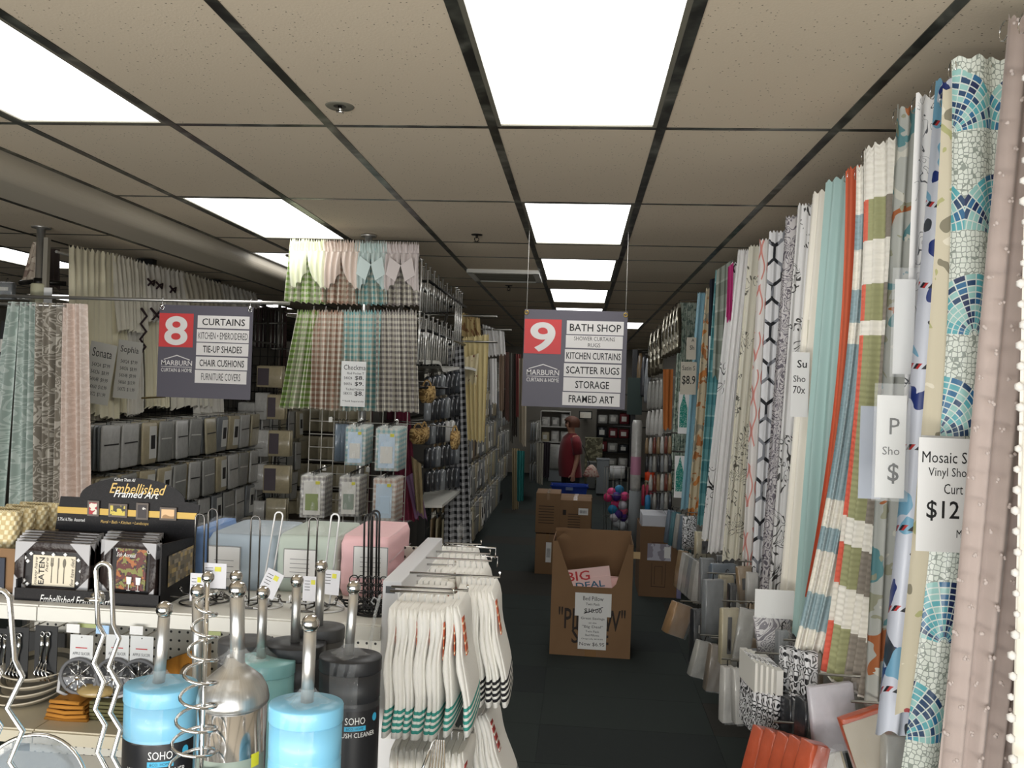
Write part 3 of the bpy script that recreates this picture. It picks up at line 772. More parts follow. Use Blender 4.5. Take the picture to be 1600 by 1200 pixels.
for q in range(5):
    pack('black and white printed rug edge in the low rack of five', 'rug', 1179+q*8.4, 1032+q*3, 1185.5+q*8.4, 1148-q*1.5, 3.02-q*.03, m_bwgeo, .16, .12, name='folded_rug', header=False, band=(.02, .42, CARDW), group='five folded black and white rugs')
for q in range(3):
    pack('folded black and white geometric towel hanging under the banded curtain', 'towel', 1226+q*17, 1012+q*4, 1244+q*17, 1092+q*5, 2.95-q*.1, m_bwgeo, .05, .2, name='folded_towel', header=False, group='folded geometric towels under the banded curtain')
pack('grey striped tall pack between paisley pack and geometric towels', 'packaged curtain', 1217, 985, 1231, 1085, 3.1, P_GREY, .04, .2, group=G)
for q in range(2):
    pack(f'dark boxed label pack over coral packs, {("beside the rugs", "beside the white panel")[q]}', 'packaged curtain', 1234+q*24, 1092+q*3, 1257+q*22, 1166+q*4, 2.85-q*.15, P_DK, .07, .3, card_m=CARDW, cardbox=(.48, .95, .28, .93), group=G)
for q in range(5):
    pack('coral folded pack at the bottom of the right rack', 'packaged curtain', 1190+q*20, 1142+q*6, 1222+q*20, 1260, 2.80-q*.09, P_CORAL, .07, .35, ry=.25, header=False, group='coral packs at the bottom of the right rack')
r = pack('plain grey white cloth pack under the ruched curtains', 'packaged curtain', 1262, 1068, 1333, 1180, 2.6, gl('pale_satin', hx('cdc9d0'), .5, .1), .03, .15, ry=-.14, header=False, group=G)
pack('coral pack with beige card and coral circle', 'packaged curtain', 1312, 1112, 1392, 1230, 2.42, P_CORAL, .05, .1, ry=-.35, header=False, card_m=mat('insert_beige', hx('bdb29f'), .5), cardbox=(-.02, .7, .05, .95), group=G)
pack('grey boxed pack behind the nautical curtain hem', 'packaged curtain', 1385, 1150, 1425, 1260, 2.35, P_CLEAR, .05, 0, header=False, group=G)
pack('beige pack low beside the coral packs', 'packaged curtain', 1275, 1165, 1312, 1260, 2.6, P_BEIGE, .05, .1, ry=-.3, header=False, card_m=CARDW, group=G)
for q in range(6):
    pack('thin folded pack in the striped bundle under teal check curtain', 'packaged curtain', 1068+q*6, 862+q*4, 1079+q*6, 922+q*5, 5.6-q*.12, [P_TAN, P_WHITE, P_CLEAR, P_GREY, P_CLEAR, P_WHITE][q], .1, .3, ry=.12, group='thin folded packs under the teal check curtain')
pack('brown pack behind the coral chain curtain hem', 'packaged curtain', 1152, 885, 1178, 945, 4.1, P_TAN, .05, .1, ry=-.1, card_m=CARDD, cardbox=(.2, .45, .3, .6), group=G)
pack('white pack beside the brown one under the hexagon curtain', 'packaged curtain', 1168, 895, 1184, 950, 4.0, P_WHITE, .05, 0, group=G)
pack('dark grey wide pack under the white tucked curtain', 'packaged curtain', 1120, 868, 1146, 930, 4.75, P_DK, .05, 0, group=G)
pack('grey pack with black framed card beside white branch curtain', 'packaged curtain', 1088, 830, 1112, 880, 5.3, P_BEIGE, .05, .2, card_m=CARDD, cardbox=(.35, .75, .3, .7), group=G)
pack('black and white patterned bag under the batik curtain', 'packaged curtain', 1070, 806, 1088, 860, 5.9, m_bwgeo, .05, .3, group=G)
for q in range(5):
    pack('small teal and grey bag under the light blue curtain', 'packaged curtain', 1046+q*7, 797+q*3, 1058+q*7, 850+q*4, 6.9-q*.2, [P_BLUE, gl('wrapped_teal', hx('54808a')), P_CLEAR][q % 3], .05, .4, ry=.1, group='small bags under the light blue curtain')
pack('lilac slip hanging low beside the open carton', 'packaged curtain', 1058, 900, 1064, 936, 6.6, gl('wrapped_lilac', hx('8d8bb0')), .03, 0, group=G)
# more wrapped stock filling the low rack behind the nearer packs
for i in range(12):
    px = 1096+i*15; Yq = 4.95*(1-.036*i)*.98; py = 872+i*13.5
    pack('dim wrapped pack deep in the low rack behind the nearer packs', 'packaged curtain', px, py, px+19+i*.6, py+72+i*2.2, Yq, [P_GREY, P_TAN, P_CLEAR, P_DK, P_BEIGE, P_BLUE][i*5 % 6], .06, .15, group='dim packs deep in the low rack')
for i in range(5):
    px = 1128+i*16; Yq = 4.2*(1-.05*i); py = 965+i*17
    pack('dim wrapped pack low behind the slim pair', 'packaged curtain', px, py, px+22, py+85+i*3, Yq, [P_DK, P_CLEAR, P_TAN, P_GREY][i % 4], .06, .15, group='dim packs low behind the slim pair')
# peg arms holding the low packs
for (px, py, Y) in ((1115, 903, 4.3), (1140, 948, 3.75), (1140, 1040, 3.5), (1155, 1043, 3.35), (1105, 1001, 4.1), (1122, 1006, 3.85), (1092, 950, 4.6), (1205, 958, 3.2), (1195, 1032, 3.02), (1240, 1012, 2.95), (1250, 1092, 2.85), (1225, 1142, 2.8), (1298, 1068, 2.6), (1350, 1112, 2.42), (1080, 862, 5.6), (1165, 885, 4.1), (1135, 868, 4.75), (1100, 830, 5.3), (1080, 806, 5.9), (1055, 797, 6.9), (1072, 946, 4.85)):
    p = PY(px, py, Y); o = MB().tube([(p.x-.03, Y+.02, p.z+.02), (WX, Y+.02, p.z+.02)], .004, 6).build('peg_arm', WIRE, rack); o.matrix_parent_inverse = Matrix.Translation(-rack.location)

# ================================================================= AISLE FLOOR: pillow bin, cartons, open box
a = PZ(856, 1022, 0); b_ = PZ(984, 1029, 0); Yb = (a.y+b_.y)/2
bx0, bx1 = a.x+.01, b_.x-.0; bw = bx1-bx0; top = PY(870, 824, Yb+.42).z; fronttop = PY(920, 917, Yb).z
bd = .42
r = empty('pillow_bin', (bx0, Yb, 0), -.02)
T = .006
m = MB(); m.box((0, bd-T, 0), (bw, bd, top)); m.build('back_panel', KRAFT, r)
# front panel with the V shaped cut: wide at the rim, narrowing to the opening's floor
ul, ur, dl, dr = .06*bw, .94*bw, .27*bw, .80*bw
zf = fronttop+.0
z1 = top-.03
m = MB().prism([(0, 0), (bw, 0), (bw, z1), (ur, z1), (dr, zf+.03), (dr-.03, zf), (dl, zf), (ul, z1), (0, z1)], 0, T); m.build('front_panel', KRAFT, r)
m = MB().box((0, T, 0), (T, bd-T, z1)).build('side_panel', KRAFT, r)
m = MB().box((bw-T, T, 0), (bw, bd-T, z1)).build('side_panel', KRAFT, r)
MB().box((T, T, 0), (bw-T, bd-T, T)).build('bottom_panel', KRAFT, r)
MB().prism([(.04*bw, z1-.01), (.12*bw, z1+.03), (.2*bw, z1+.01), (.2*bw, z1-.01)], bd*.4, bd*.4+.004).build('torn_flap', KRAFT, r)
MB().box((bw+.001, .0, z1-.10), (bw+.05, .004, z1-.05), Matrix.Rotation(0, 4, 'X')).build('torn_flap', mat('pale_kraft', hx('b59a72'), .8), r)
MB().box((bw*.44, -.001, 0), (bw*.58, 0, .16)).build('packing_tape', mat('packing_tape', hx('8a6a48'), .25), r)
def sc(u, v): return u*bw, v*top
Z = lambda py: PY(920, py, Yb).z
text('"PILLOW"', .10*bw, .93*bw, Z(984), Z(950), 0, mat('printed_brown_ink', hx('2b211b'), .7), r, bold=.03)
text('SALE', .27*bw, .73*bw, Z(1006), Z(980), 0, MATS['printed_brown_ink'], r, bold=.03)
tag(r, 'tall brown cardboard bin with cut out front standing in the aisle', 'bin')
c_ = empty('sale_sign', (bx0+.30*bw, Yb-.014, Z(962)))
W = .45*bw; h1 = Z(926)-Z(962)
MB().box((0, 0, 0), (W, .003, h1)).build('card', PAPER, c_)
text('Bed Pillow', .22*W, .78*W, .68*h1, .86*h1, 0, INK, c_); text('Twin Pack', .30*W, .68*W, .47*h1, .58*h1, 0, INK, c_); text('$10.00', .26*W, .74*W, .12*h1, .34*h1, 0, INK, c_, bold=.01)
MB().prism([(.24*W, .12*h1), (.27*W, .10*h1), (.78*W, .40*h1), (.76*W, .42*h1)], -.0008, 0).build('strike_mark', INK, c_)
tag(c_, 'white card on the pillow bin reading Bed Pillow Twin Pack $10.00', 'sign')
c_ = empty('sale_sign', (bx0+.35*bw, Yb-.010, Z(1014)))
W = .35*bw; h2 = Z(961)-Z(1014)
MB().box((0, 0, 0), (W, .003, h2)).build('card', PAPER, c_)
for s, v, hh, u in (('Great Savings', .05, .09, .42), ('on the', .19, .05, .14), ('"Big Deal"', .29, .10, .36), ('Twin Pack', .44, .06, .24), ('Bed Pillows', .55, .06, .24), ('Originally $10.00', .67, .05, .38), ('Now $6.95', .79, .12, .44)):
    text(s, (.5-u)*W, (.5+u)*W, (1-v-hh)*h2, (1-v)*h2, 0, INK, c_)
tag(c_, 'narrow white sign below it on the bin reading Now $6.95', 'sign')
# pillow pack inside the bin
p0 = empty('pillow_pack', (bx0+bw*.5, Yb+.10, zf-.335), 0, 0, 0)
loft(MB(), [(0, 0, 0, .20, .05), (0, 0, .02, .23, .075), (0, 0, .2, .235, .085), (.0, 0, .36, .235, .075), (0, 0, .395, .21, .03)], 24, 4).build('pillow', mat('pink_white_print', hx('e8b7b0'), .4, coat=.6), p0)
MB().box((-.17, -.094, .335), (.2, -.088, .40), Matrix.Rotation(-.16, 4, 'Y')).build('printed_band', mat('pale_pink', hx('efc9c4'), .4), p0)
Mx = Matrix.Rotation(-.16, 4, 'Y')
text('BIG', -.12, .05, .385, .455, -.095, REDINK, p0, bold=.05, M=Mx); text('DEAL', -.06, .15, .325, .372, -.095, mat('teal_blue_ink', hx('1f5f7d'), .5), p0, bold=.05, M=Mx)
MB().box((-.19, -.09, .30), (.2, -.0885, .47), Mx).build('printed_front', MATS['pale_pink'], p0)
tag(p0, 'pink wrapped pillow pack with red BIG and blue DEAL lettering in the bin', 'pillow')

def carton(label, x0, x1, ytop, ybot, depth, m=KRAFT, z0=0, Y=None, marks=(), openflaps=False, sticker=None, rz=0):
    if Y is None: Y = PZ((x0+x1)/2, ybot, z0).y
    a = PY(x0, ytop, Y); b = PY(x1, ybot, Y); W = b.x-a.x; Hh = a.z-z0
    r = empty('cardboard_carton', (a.x, Y, z0), rz)
    if openflaps:
        f = MB(); t = .006
        f.box((0, 0, 0), (W, t, Hh)); f.box((0, depth-t, 0), (W, depth, Hh)); f.box((0, t, 0), (t, depth-t, Hh)); f.box((W-t, t, 0), (W, depth-t, Hh)); f.box((t, t, 0), (W-t, depth-t, t)); f.build('box_body', m, r)
    else:
        MB().box((0, 0, 0), (W, depth, Hh)).build('box_body', m, r, bevel=.004)
        MB().box((W*.44, -.001, Hh-.07), (W*.56, depth+.001, Hh+.0012)).build('packing_tape', mat('packing_tape', hx('8a6a48'), .25), r)
    for (u0, u1, v0, v1) in marks: MB().box((u0*W, -.0016, (1-v1)*Hh), (u1*W, -.0004, (1-v0)*Hh)).build('print_line', MATS['printed_brown_ink'], r)
    if sticker:
        u0, u1, v0, v1 = sticker; s = MB().box((u0*W, -.002, (1-v1)*Hh), (u1*W, -.0004, (1-v0)*Hh)).build('sticker', PAPER, r)
        s_ = MB()
        for q in range(6): s_.box(((u0+(u1-u0)*(.15+q*.12))*W, -.003, (1-v1+(v1-v0)*.25)*Hh), ((u0+(u1-u0)*(.2+q*.12))*W, -.002, (1-v1+(v1-v0)*.7)*Hh))
        s_.build('barcode', INK, s)
    tag(r, label, 'box'); return r, W, Hh, Y
Yc = PZ(850, 897, 0).y
zmid = PY(850, 833, Yc).z
lm = [(.12, .75, .32+i*.07, .335+i*.07) for i in range(7)]
carton('lower brown carton of the tall stack left of the pillow bin', 837, 872, 834, 897, .40, Y=Yc, sticker=(.45, .68, .2, .7))
carton('upper brown carton of the tall stack left of the pillow bin', 838, 874, 770, 833, .40, z0=zmid+.002, Y=Yc, marks=lm)
Yd = Yc+.02
carton('brown carton with a white sticker behind the pillow bin', 874, 921, 781, 890, .38, Y=Yd, marks=[(.28, .66, .18+i*.035, .188+i*.035) for i in range(7)]+[(.12, .22, .13, .2)], sticker=(.6, .9, .1, .19))
carton('pale topped brown carton behind the stickered one', 876, 922, 776, 880, .3, Y=Yd+.42)
r, W, Hh, Yo = carton('open tan carton with a photo label under the teal curtains', 1001, 1057, 822, 933, .5, KRAFTD, openflaps=True, marks=[(.32, .33, .52, .85), (.4, .41, .56, .82), (.6, .61, .56, .82), (.68, .69, .52, .85), (.4, .6, .56, .565), (.32, .69, .85, .857), (.3, .7, .22, .225)])
s = MB().box((.2*W, -.004, .52*Hh), (.82*W, -.002, .76*Hh)).build('photo_label', mat('photo_label', lambda N: N.mix(N.noise(N.obj(), 8, 2) > .5, hx('8f8a97'), hx('b9b9c6')), .4), r)
MB().box((.64*W, -.006, .56*Hh), (.80*W, -.004, .72*Hh)).build('white_patch', PAPER, s)
for q, (u0, u1) in enumerate(((.06, .70), (.72, .97))):
    o = MB().box((u0*W, .05, .5), (u1*W, .44, Hh+.10)).build('white_box', mat('white_board', hx('c9cbd2'), .6), None, bevel=.004); o.location = (r.location.x, r.location.y, 0)
    o2 = MB().box((u0*W, .05, .05), (u1*W, .44, .499)).build('inner_stock', MATS['white_board'], o)
    tag(o, ('larger' if q == 0 else 'smaller')+' white box standing in the open tan carton', 'box')

# rolling blue basket the shopper pulls
Yp = 12.2
pb = PY(890, 757, Yp-.35)
br_ = empty('shopping_basket', (pb.x, Yp-.45, pb.z-.22))
bs = MB(); L_, Wd, Hb = .50, .30, .22
def ring(z, k, t=.012):
    x, y = L_/2*k, Wd/2*k
    return [(-x, -y, z), (x, -y, z), (x, y, z), (-x, y, z)]
BLUE = mat('blue_plastic', hx('1b3fa0'), .4)
for (s0, e0) in (((-1, -1), (1, -1)), ((1, -1), (1, 1)), ((1, 1), (-1, 1)), ((-1, 1), (-1, -1))):
    n = len(bs.v)
    for (sx, sy) in (s0, e0):
        bs.v.append((sx*L_/2*.86, sy*Wd/2*.86, 0)); bs.v.append((sx*L_/2, sy*Wd/2, Hb))
    for (sx, sy) in (s0, e0):
        bs.v.append((sx*(L_/2*.86-.006), sy*(Wd/2*.86-.006), .006)); bs.v.append((sx*(L_/2-.006), sy*(Wd/2-.006), Hb))
    bs.face([n, n+2, n+3, n+1]); bs.face([n+4, n+5, n+7, n+6]); bs.face([n+1, n+3, n+7, n+5])
bs.box((-L_/2*.86, -Wd/2*.86, 0), (L_/2*.86, Wd/2*.86, .006))
bs.build('basket_body', BLUE, br_)
MB().tube([(-L_/2-.01, -Wd/2-.01, Hb), (L_/2+.01, -Wd/2-.01, Hb), (L_/2+.01, Wd/2+.01, Hb), (-L_/2-.01, Wd/2+.01, Hb)], .014, 6, closed=True).build('rim', BLUE, br_)
MB().box((-.05, -Wd/2-.028, Hb-.05), (.05, -Wd/2-.014, Hb-.01)).build('badge', mat('grey_badge', hx('7585a8'), .5), br_)
lg = MB()
zb = br_.location.z
for sx in (-1, 1):
    for sy in (-1, 1): lg.tube([(sx*.18, sy*.1, 0), (sx*.18, sy*.1, -zb)], .012, 6)
lg.build('stand_legs', DARKMETAL, br_)
tag(br_, 'blue plastic shopping basket beside the woman in red', 'basket')

# ================================================================= PERSON
pz = PY(893, 652, Yp)
hs = 1.56
pr = empty('person', (PY(893, 700, Yp).x, Yp, pz.z-hs+.0))
pr.location.z = 0; hs = pz.z
sk = hs/1.58
# faces -X a little towards the camera
SKIN = mat('skin', hx('b98a72'), .55)
def skin_body(name, verts, edges, radii, parent, m, root=0, sub=1):
    me = bpy.data.meshes.new(name); me.from_pydata([tuple(v) for v in verts], edges, []); o = bpy.data.objects.new(name, me); C.objects.link(o)
    md = o.modifiers.new('s', 'SKIN'); md.use_smooth_shade = True; md.use_x_symmetry = False
    for i, r_ in enumerate(radii): me.skin_vertices[0].data[i].radius = (r_ if isinstance(r_, tuple) else (r_, r_))
    me.skin_vertices[0].data[root].use_root = True
    s_ = o.modifiers.new('u', 'SUBSURF'); s_.levels = sub; s_.render_levels = sub
    dg = bpy.context.evaluated_depsgraph_get(); m2 = bpy.data.meshes.new_from_object(o.evaluated_get(dg)); m2.name = name
    bpy.data.objects.remove(o); m2.materials.clear(); m2.materials.append(m); m2.polygons.foreach_set('use_smooth', [True]*len(m2.polygons))
    o = bpy.data.objects.new(name, m2); C.objects.link(o); o.parent = parent; return o
vs = []; es = []; rs = []
def V_(x, y, z, r_, par=None):
    vs.append((x*sk, y*sk, z*sk)); rs.append(r_*sk); i = len(vs)-1
    if par is not None: es.append((par, i))
    return i
pel = V_(0, 0, .86, .14); ab = V_(-.02, 0, 1.02, .145, pel); ch = V_(-.03, 0, 1.18, .14, ab); nb = V_(.0, 0, 1.30, .075, ch); nk = V_(-.01, 0, 1.37, .052, nb); hd0 = V_(-.02, 0, 1.43, .07, nk); hd1 = V_(-.02, 0, 1.50, .082, hd0); hd2 = V_(-.015, 0, 1.545, .05, hd1)
nose = V_(-.108, -.012, 1.475, .012, hd1)
for sy in (-1, 1):
    sh = V_(.0, sy*.155, 1.27, .062, ch)
    el = V_(.03+(.0 if sy < 0 else .05), sy*.20, 1.0, .044, sh)
    wr = V_(-.03 if sy < 0 else .10, sy*.215, .79, .028, el)
    pm_ = V_(-.045 if sy < 0 else .10, sy*.215, .725, .030, wr)
    for q in range(4):
        k1 = V_(pm_*0+(-.065+.018*q if sy < 0 else .075+.018*q), sy*.215, .68, .011, pm_); k2 = V_((-.07+.018*q if sy < 0 else .072+.018*q), sy*.205, .635+.008*abs(q-1.5), .0095, k1)
    k1 = V_((-.085 if sy < 0 else .055), sy*.20, .72, .011, pm_); V_((-.10 if sy < 0 else .04), sy*.195, .69, .0095, k1)
    hp = V_(0, sy*.085, .80, .10, pel); kn = V_(-.02*sy, sy*.085, .45, .068, hp); an = V_(.02-.03*sy, sy*.085, .09, .042, kn); ft = V_(-.04-.03*sy, sy*.09, .04, .038, an); V_(-.14-.03*sy, sy*.095, .03, .03, ft)
body = skin_body('body', vs, es, rs, pr, SKIN)
# tunic, trousers, shoes, hair, face details
tunic = MB(); S = [(0, 0, .70, .165, .21), (-.01, 0, .76, .165, .205), (-.025, 0, .90, .165, .195), (-.03, 0, 1.05, .155, .185), (-.025, 0, 1.18, .14, .18), (-.015, 0, 1.28, .11, .165), (0, 0, 1.335, .07, .085), (.0, 0, 1.345, .058, .062)]
loft(tunic, [(a_*sk, b2*sk, c2*sk, d2*sk, e2*sk) for a_, b2, c2, d2, e2 in S], 24, 2.2, caps=False)
RED = mat('dark_red_cotton', hx('6d0f1a'), .85, sheen=.2)
tunic.build('tunic', RED, pr)
for sy in (-1, 1):
    MB().tube([(0, sy*.14*sk, 1.275*sk), (.01*sk, sy*.185*sk, 1.20*sk), (.03*sk+(0 if sy < 0 else .03), sy*.205*sk, 1.04*sk)], [.075*sk, .078*sk, .072*sk], 14).build('sleeve', RED, pr)
    MB().tube([(-.0, sy*.085*sk, .80*sk), (-.02*sy*sk, sy*.085*sk, .45*sk), ((.02-.03*sy)*sk, sy*.085*sk, .08*sk)], [.115*sk, .085*sk, .065*sk], 14).build('trouser_leg', mat('black_trousers', hx('141416'), .9), pr)
    loft(MB(), [((-.05-.03*sy)*sk, sy*.092*sk, 0, .125*sk, .045*sk), ((-.05-.03*sy)*sk, sy*.092*sk, .04, .12*sk, .043*sk), ((-.01-.03*sy)*sk, sy*.09*sk, .085, .06*sk, .035*sk)], 16, 2.4).build('shoe', BLACK, pr)
HAIR = mat('reddish_brown_hair', hx('54301f'), .7, bump=.5, bscale=80)
hb = MB()
def hairf(u, v):
    a = 2*PI*u; t = v*PI*.60
    x, y, z = math.sin(t)*math.cos(a), math.sin(t)*math.sin(a), math.cos(t)
    k = 1.06+.04*math.sin(9*a)*math.sin(t)
    zz = z*.108 if z > 0 else z*.20
    if x < -.35 and z < .35: x = -.35-(x+.35)*.1-.25; 
    return Vector(((-.008+x*.115*k)*sk, y*.105*k*sk, (1.495+zz)*sk))
hb.grid(hairf, 28, 14); hb.build('hair', HAIR, pr)
fe = MB()
for sy in (-1, 1): fe.ball((-.095*sk, sy*.032*sk, 1.492*sk), .010*sk, 8)
fe.build('eyes', BLACK, pr)
MB().tube([(-.093*sk, -.022*sk, 1.435*sk), (-.099*sk, 0, 1.434*sk), (-.093*sk, .022*sk, 1.435*sk)], .004*sk, 6).build('mouth', mat('lips', hx('8e4d48'), .5), pr)
for sy in (-1, 1): MB().lathe([(.001, -.003), (.018, -.004), (.020, .003), (.008, .006)], (0, 0, 0), 12).build('ear', SKIN, pr).matrix_local = Matrix.Translation((-.005*sk, sy*.088*sk, 1.475*sk)) @ Matrix.Rotation(-sy*PI/2, 4, 'X') @ Matrix.Scale(1.4, 4, (0, 1, 0))
pr.rotation_euler.z = .35
tag(pr, 'woman with short reddish hair in a dark red tunic looking left', 'person')
bag = empty('handbag', (pr.location.x+.30, Yp+.02, .80*sk))
loft(MB(), [(0, 0, -.10, .11, .04), (0, 0, -.08, .12, .05), (0, 0, .03, .07, .035), (0, 0, .08, .02, .012)], 16, 2.6).build('pouch', mat('pink_floral_bag', blotch(hx('c9b2a4'), [hx('a86f68')], 30, .55), .7), bag)
MB().tube([(-.02, 0, .07), (-.12, .0, .32), (-.26, 0, .52)], .006, 6).build('strap', BLACK, bag)
tag(bag, 'small pale floral bag hanging behind the woman in red', 'bag')

# ================================================================= BACK OF THE SHOP
backY = 18.2
def wallshelf(label, x0, y0, x1, y1, Y, nx, nz, mats, depth=.35, frame=WHITE, fill=.8, item='boxed_bedding', ilabel='', group=''):
    a = PY(x0, y0, Y); b = PY(x1, y1, Y); W, Hh = b.x-a.x, a.z-b.z
    if b.z < .35: Hh += b.z; b.z = 0
    r = empty('shelf_unit', (a.x, Y, b.z)); f = MB()
    f.box((-.015, 0, 0), (0, depth, Hh)); f.box((W, 0, 0), (W+.015, depth, Hh)); f.build('side_panel', frame, r)
    MB().box((0, depth-.01, 0), (W, depth, Hh)).build('back_panel', WALLM, r)
    if b.z > 0: MB().box((0, depth, 0), (W, depth+max(.05, YB-Y-depth), .04)).build('wall_bracket', frame, r)
    for i in range(nz+1): MB().box((0, 0, i*Hh/nz-.01), (W, depth-.01, i*Hh/nz+.008)).build('shelf', frame, r)
    tag(r, label, 'shelf'); r3 = random.Random(int(x0+y0))
    for i in range(nz):
        for j in range(nx):
            cw = W/nx; ch_ = Hh/nz-.03; h_ = ch_*r3.uniform(.55, .95); w_ = cw*r3.uniform(.8, .97)
            o = empty(item, (a.x+(j+.5)*cw, Y+.04, b.z+i*Hh/nz+.009))
            mm = r3.choice(mats)
            loft(MB(), [(0, .12, 0, w_*.48, .11), (0, .12, h_*.1, w_*.5, .12), (0, .12, h_*.85, w_*.5, .12), (0, .12, h_, w_*.46, .10)], 12, 5).build('sleeve', mm, o)
            MB().box((-w_*.3, -.004, h_*.25), (w_*.2, .002, h_*.7)).build('insert_card', CARDW if mm is not CARDW else CARDD, o)
            tag(o, ilabel, 'pack', group)
wallshelf('low back shelving of clear bedding bags left of the woman', 846, 642, 889, 692, backY, 3, 2, [P_BEIGE, P_WHITE, P_CLEAR], ilabel='clear bedding bag with paper insert on the back shelves left of the woman', group='bedding bags on the back shelves')
wallshelf('dark back shelving right of the woman', 934, 640, 982, 735, backY, 3, 5, [P_WHITE, P_DK, P_DK, P_CLEAR, mat('shelf_red', hx('70232a'), .6)], frame=DARKMETAL, item='boxed_housewares', ilabel='small boxed housewares on the dark back shelving right of the woman', group='boxed housewares on the back shelving')
def plinth(label, x0, y0, x1, Y, m, name='display_pedestal', cat='pedestal', depth=.3):
    a = PY(x0, y0, Y); b = PY(x1, y0, Y); r = empty(name, (a.x, Y, 0)); W = b.x-a.x
    MB().box((0, 0, .03), (W, depth, a.z-.02)).build('body', m, r, bevel=.005); MB().box((.01, .01, 0), (W-.01, depth-.01, .03)).build('plinth_base', BLACK, r); MB().box((-.008, -.008, a.z-.02), (W+.008, depth+.008, a.z)).build('top', m, r)
    tag(r, label, cat)
GREYB = mat('pale_grey_board', hx('8a8f92'), .7)
plinth('tall pale grey pedestal right of the woman', 933, 717, 952, 15.6, GREYB)
plinth('darker grey pedestal just behind the woman', 918, 722, 931, 16.4, mat('mid_grey_board', hx('6a6c6a'), .7))
plinth('olive patterned stack behind the woman', 915, 684, 942, 17.2, mat('olive_pattern', blotch(hx('7d7860'), [hx('a29c7e'), hx('5d5a46')], 9, .5), .8), 'fabric_stack', 'fabric stack')
a = PY(953, 729, 14.2); b = PY(977, 748, 14.2)
r = empty('white_bin', ((a.x+b.x)/2, 14.2, 0)); W = b.x-a.x
loft(MB(), [(0, .1, b.z, W*.46, .10), (0, .1, a.z, W*.5, .115)], 20, 3.2).build('drum', mat('white_shade', hx('d5d5d5'), .6), r)
MB().lathe([(.09, 0), (.09, .015), (.03, .03), (.025, b.z)], (0, .1, 0), 16).build('stand', ACRYLIC, r)
tag(r, 'white drum on a clear stand beside the grey pedestals', 'lampshade')
# framed pictures and posters at the back
def frame(label, x0, y0, x1, y1, Y, m, fm=BLACK, wall=True):
    a = PY(x0, y0, Y); b = PY(x1, y1, Y); W, Hh = b.x-a.x, a.z-b.z; t = min(W, Hh)*.12
    r = empty('picture_frame', (a.x, Y, b.z)); f = MB()
    f.box((0, -.02, 0), (W, 0, t)); f.box((0, -.02, Hh-t), (W, 0, Hh)); f.box((0, -.02, t), (t, 0, Hh-t)); f.box((W-t, -.02, t), (W, 0, Hh-t)); f.build('frame', fm, r)
    MB().box((t, -.008, t), (W-t, -.002, Hh-t)).build('picture', m, r); MB().box((W*.4, 0, Hh*.4), (W*.6, max(.02, YB-Y), Hh*.5)).build('wall_bracket', fm, r); tag(r, label, 'picture')
frame('black framed picture on the back wall above the shelving', 905, 642, 925, 655, 18.9, P_BEIGE)
frame('pale framed picture on the back wall right of the woman', 940, 642, 962, 658, 18.9, CARDW, WHITE)
frame('dark framed picture by the black post', 964, 640, 980, 662, 18.9, CARDP)
a = PY(858, 693, 17.9); b = PY(884, 733, 17.9)
r = empty('bedding_bag', ((a.x+b.x)/2, 17.6, 0)); W = b.x-a.x
MB().box((-W*.45, .02, 0), (W*.45, .2, max(.05, b.z))).build('plinth', GREYB, r)
loft(MB(), [(0, .1, max(.05, b.z), W*.46, .10), (0, .1, b.z+.06, W*.5, .13), (0, .1, a.z-.06, W*.5, .12), (0, .1, a.z, W*.44, .05)], 16, 5).build('bag', P_CLEAR, r)
tag(r, 'large clear bedding bag standing low left of the woman', 'bag')
# black display post, sign boards above the carton area
a = PY(990, 620, 13.0)
r = empty('display_post', (a.x, 13, 0)); MB().box((-.035, -.035, 0), (.035, .035, CEIL-.3)).build('post', BLACK, r); MB().box((-.16, -.16, 0), (.16, .16, .03)).build('base', BLACK, r)
bb = PY(984, 592, 13); MB().box((-.10, -.05, bb.z-.55), (.13, -.036, bb.z+.02)).build('dark_board', mat('dark_green_board', hx('20302c'), .6), r)
for q in range(3): MB().tube([(-.3, 0, 1.9-.25*q), (.3, 0, 1.9-.25*q)], .012, 6).build('cross_arm', BLACK, r)
tag(r, 'slim black display post with cross arms near the back right', 'post')
# glossy bags high on the right beyond the shower curtains
SILV = mat('silver_foil_bag', lambda N: N.mix(N.noise(N.obj(), 11, 2) > .52, hx('5f594a'), hx('d8d2c0')), .16, .55, bump=.7, bscale=18)
def hang(label, cat, name, x0, y0, x1, y1, Y, m, group=None, depth=.06, pinch=.6, label_m=None):
    a = PY(x0, y0, Y); b = PY(x1, y1, Y); W, Hh = b.x-a.x, a.z-b.z
    r = empty(name, ((a.x+b.x)/2, Y, a.z))
    loft(MB(), [(0, 0, -Hh, W*.42, depth*.4), (0, 0, -Hh*.93, W*.5, depth*.6), (0, 0, -Hh*.4, W*.5, depth*.6), (0, 0, -Hh*.08, W*.5*pinch, depth*.35), (0, 0, 0, W*.2, depth*.15)], 14, 2.6).build('pouch', m, r)
    MB().tube([(0, 0, -.01), (0, 0, .025), (.012, 0, .03)], .003, 5).build('hanger', DARKMETAL, r)
    if label_m: MB().box((-W*.25, -depth*.62, -Hh*.7), (W*.2, -depth*.58, -Hh*.3)).build('label', label_m, r)
    MB().tube([(.01, 0, .03), (XR_-((a.x+b.x)/2), 0, .03)], .005, 5).build('peg', WIRE, r)
    tag(r, label, cat, group)
for i in range(5): hang('shiny silver wrapped liner bag in the upper right row', 'liner bag', 'liner_bag', 1035+i*5.2, 494-i*5, 1043+i*5.2, 560-i*2, 8.6-i*.25, SILV, 'silver liner bags in the upper row')
for i in range(3): hang('shiny wrapped liner bag in the far upper row', 'liner bag', 'liner_bag', 1014+i*6, 520-i*6, 1024+i*6, 590-i*3, 11.5-i*.7, SILV, 'silver liner bags in the far upper row')
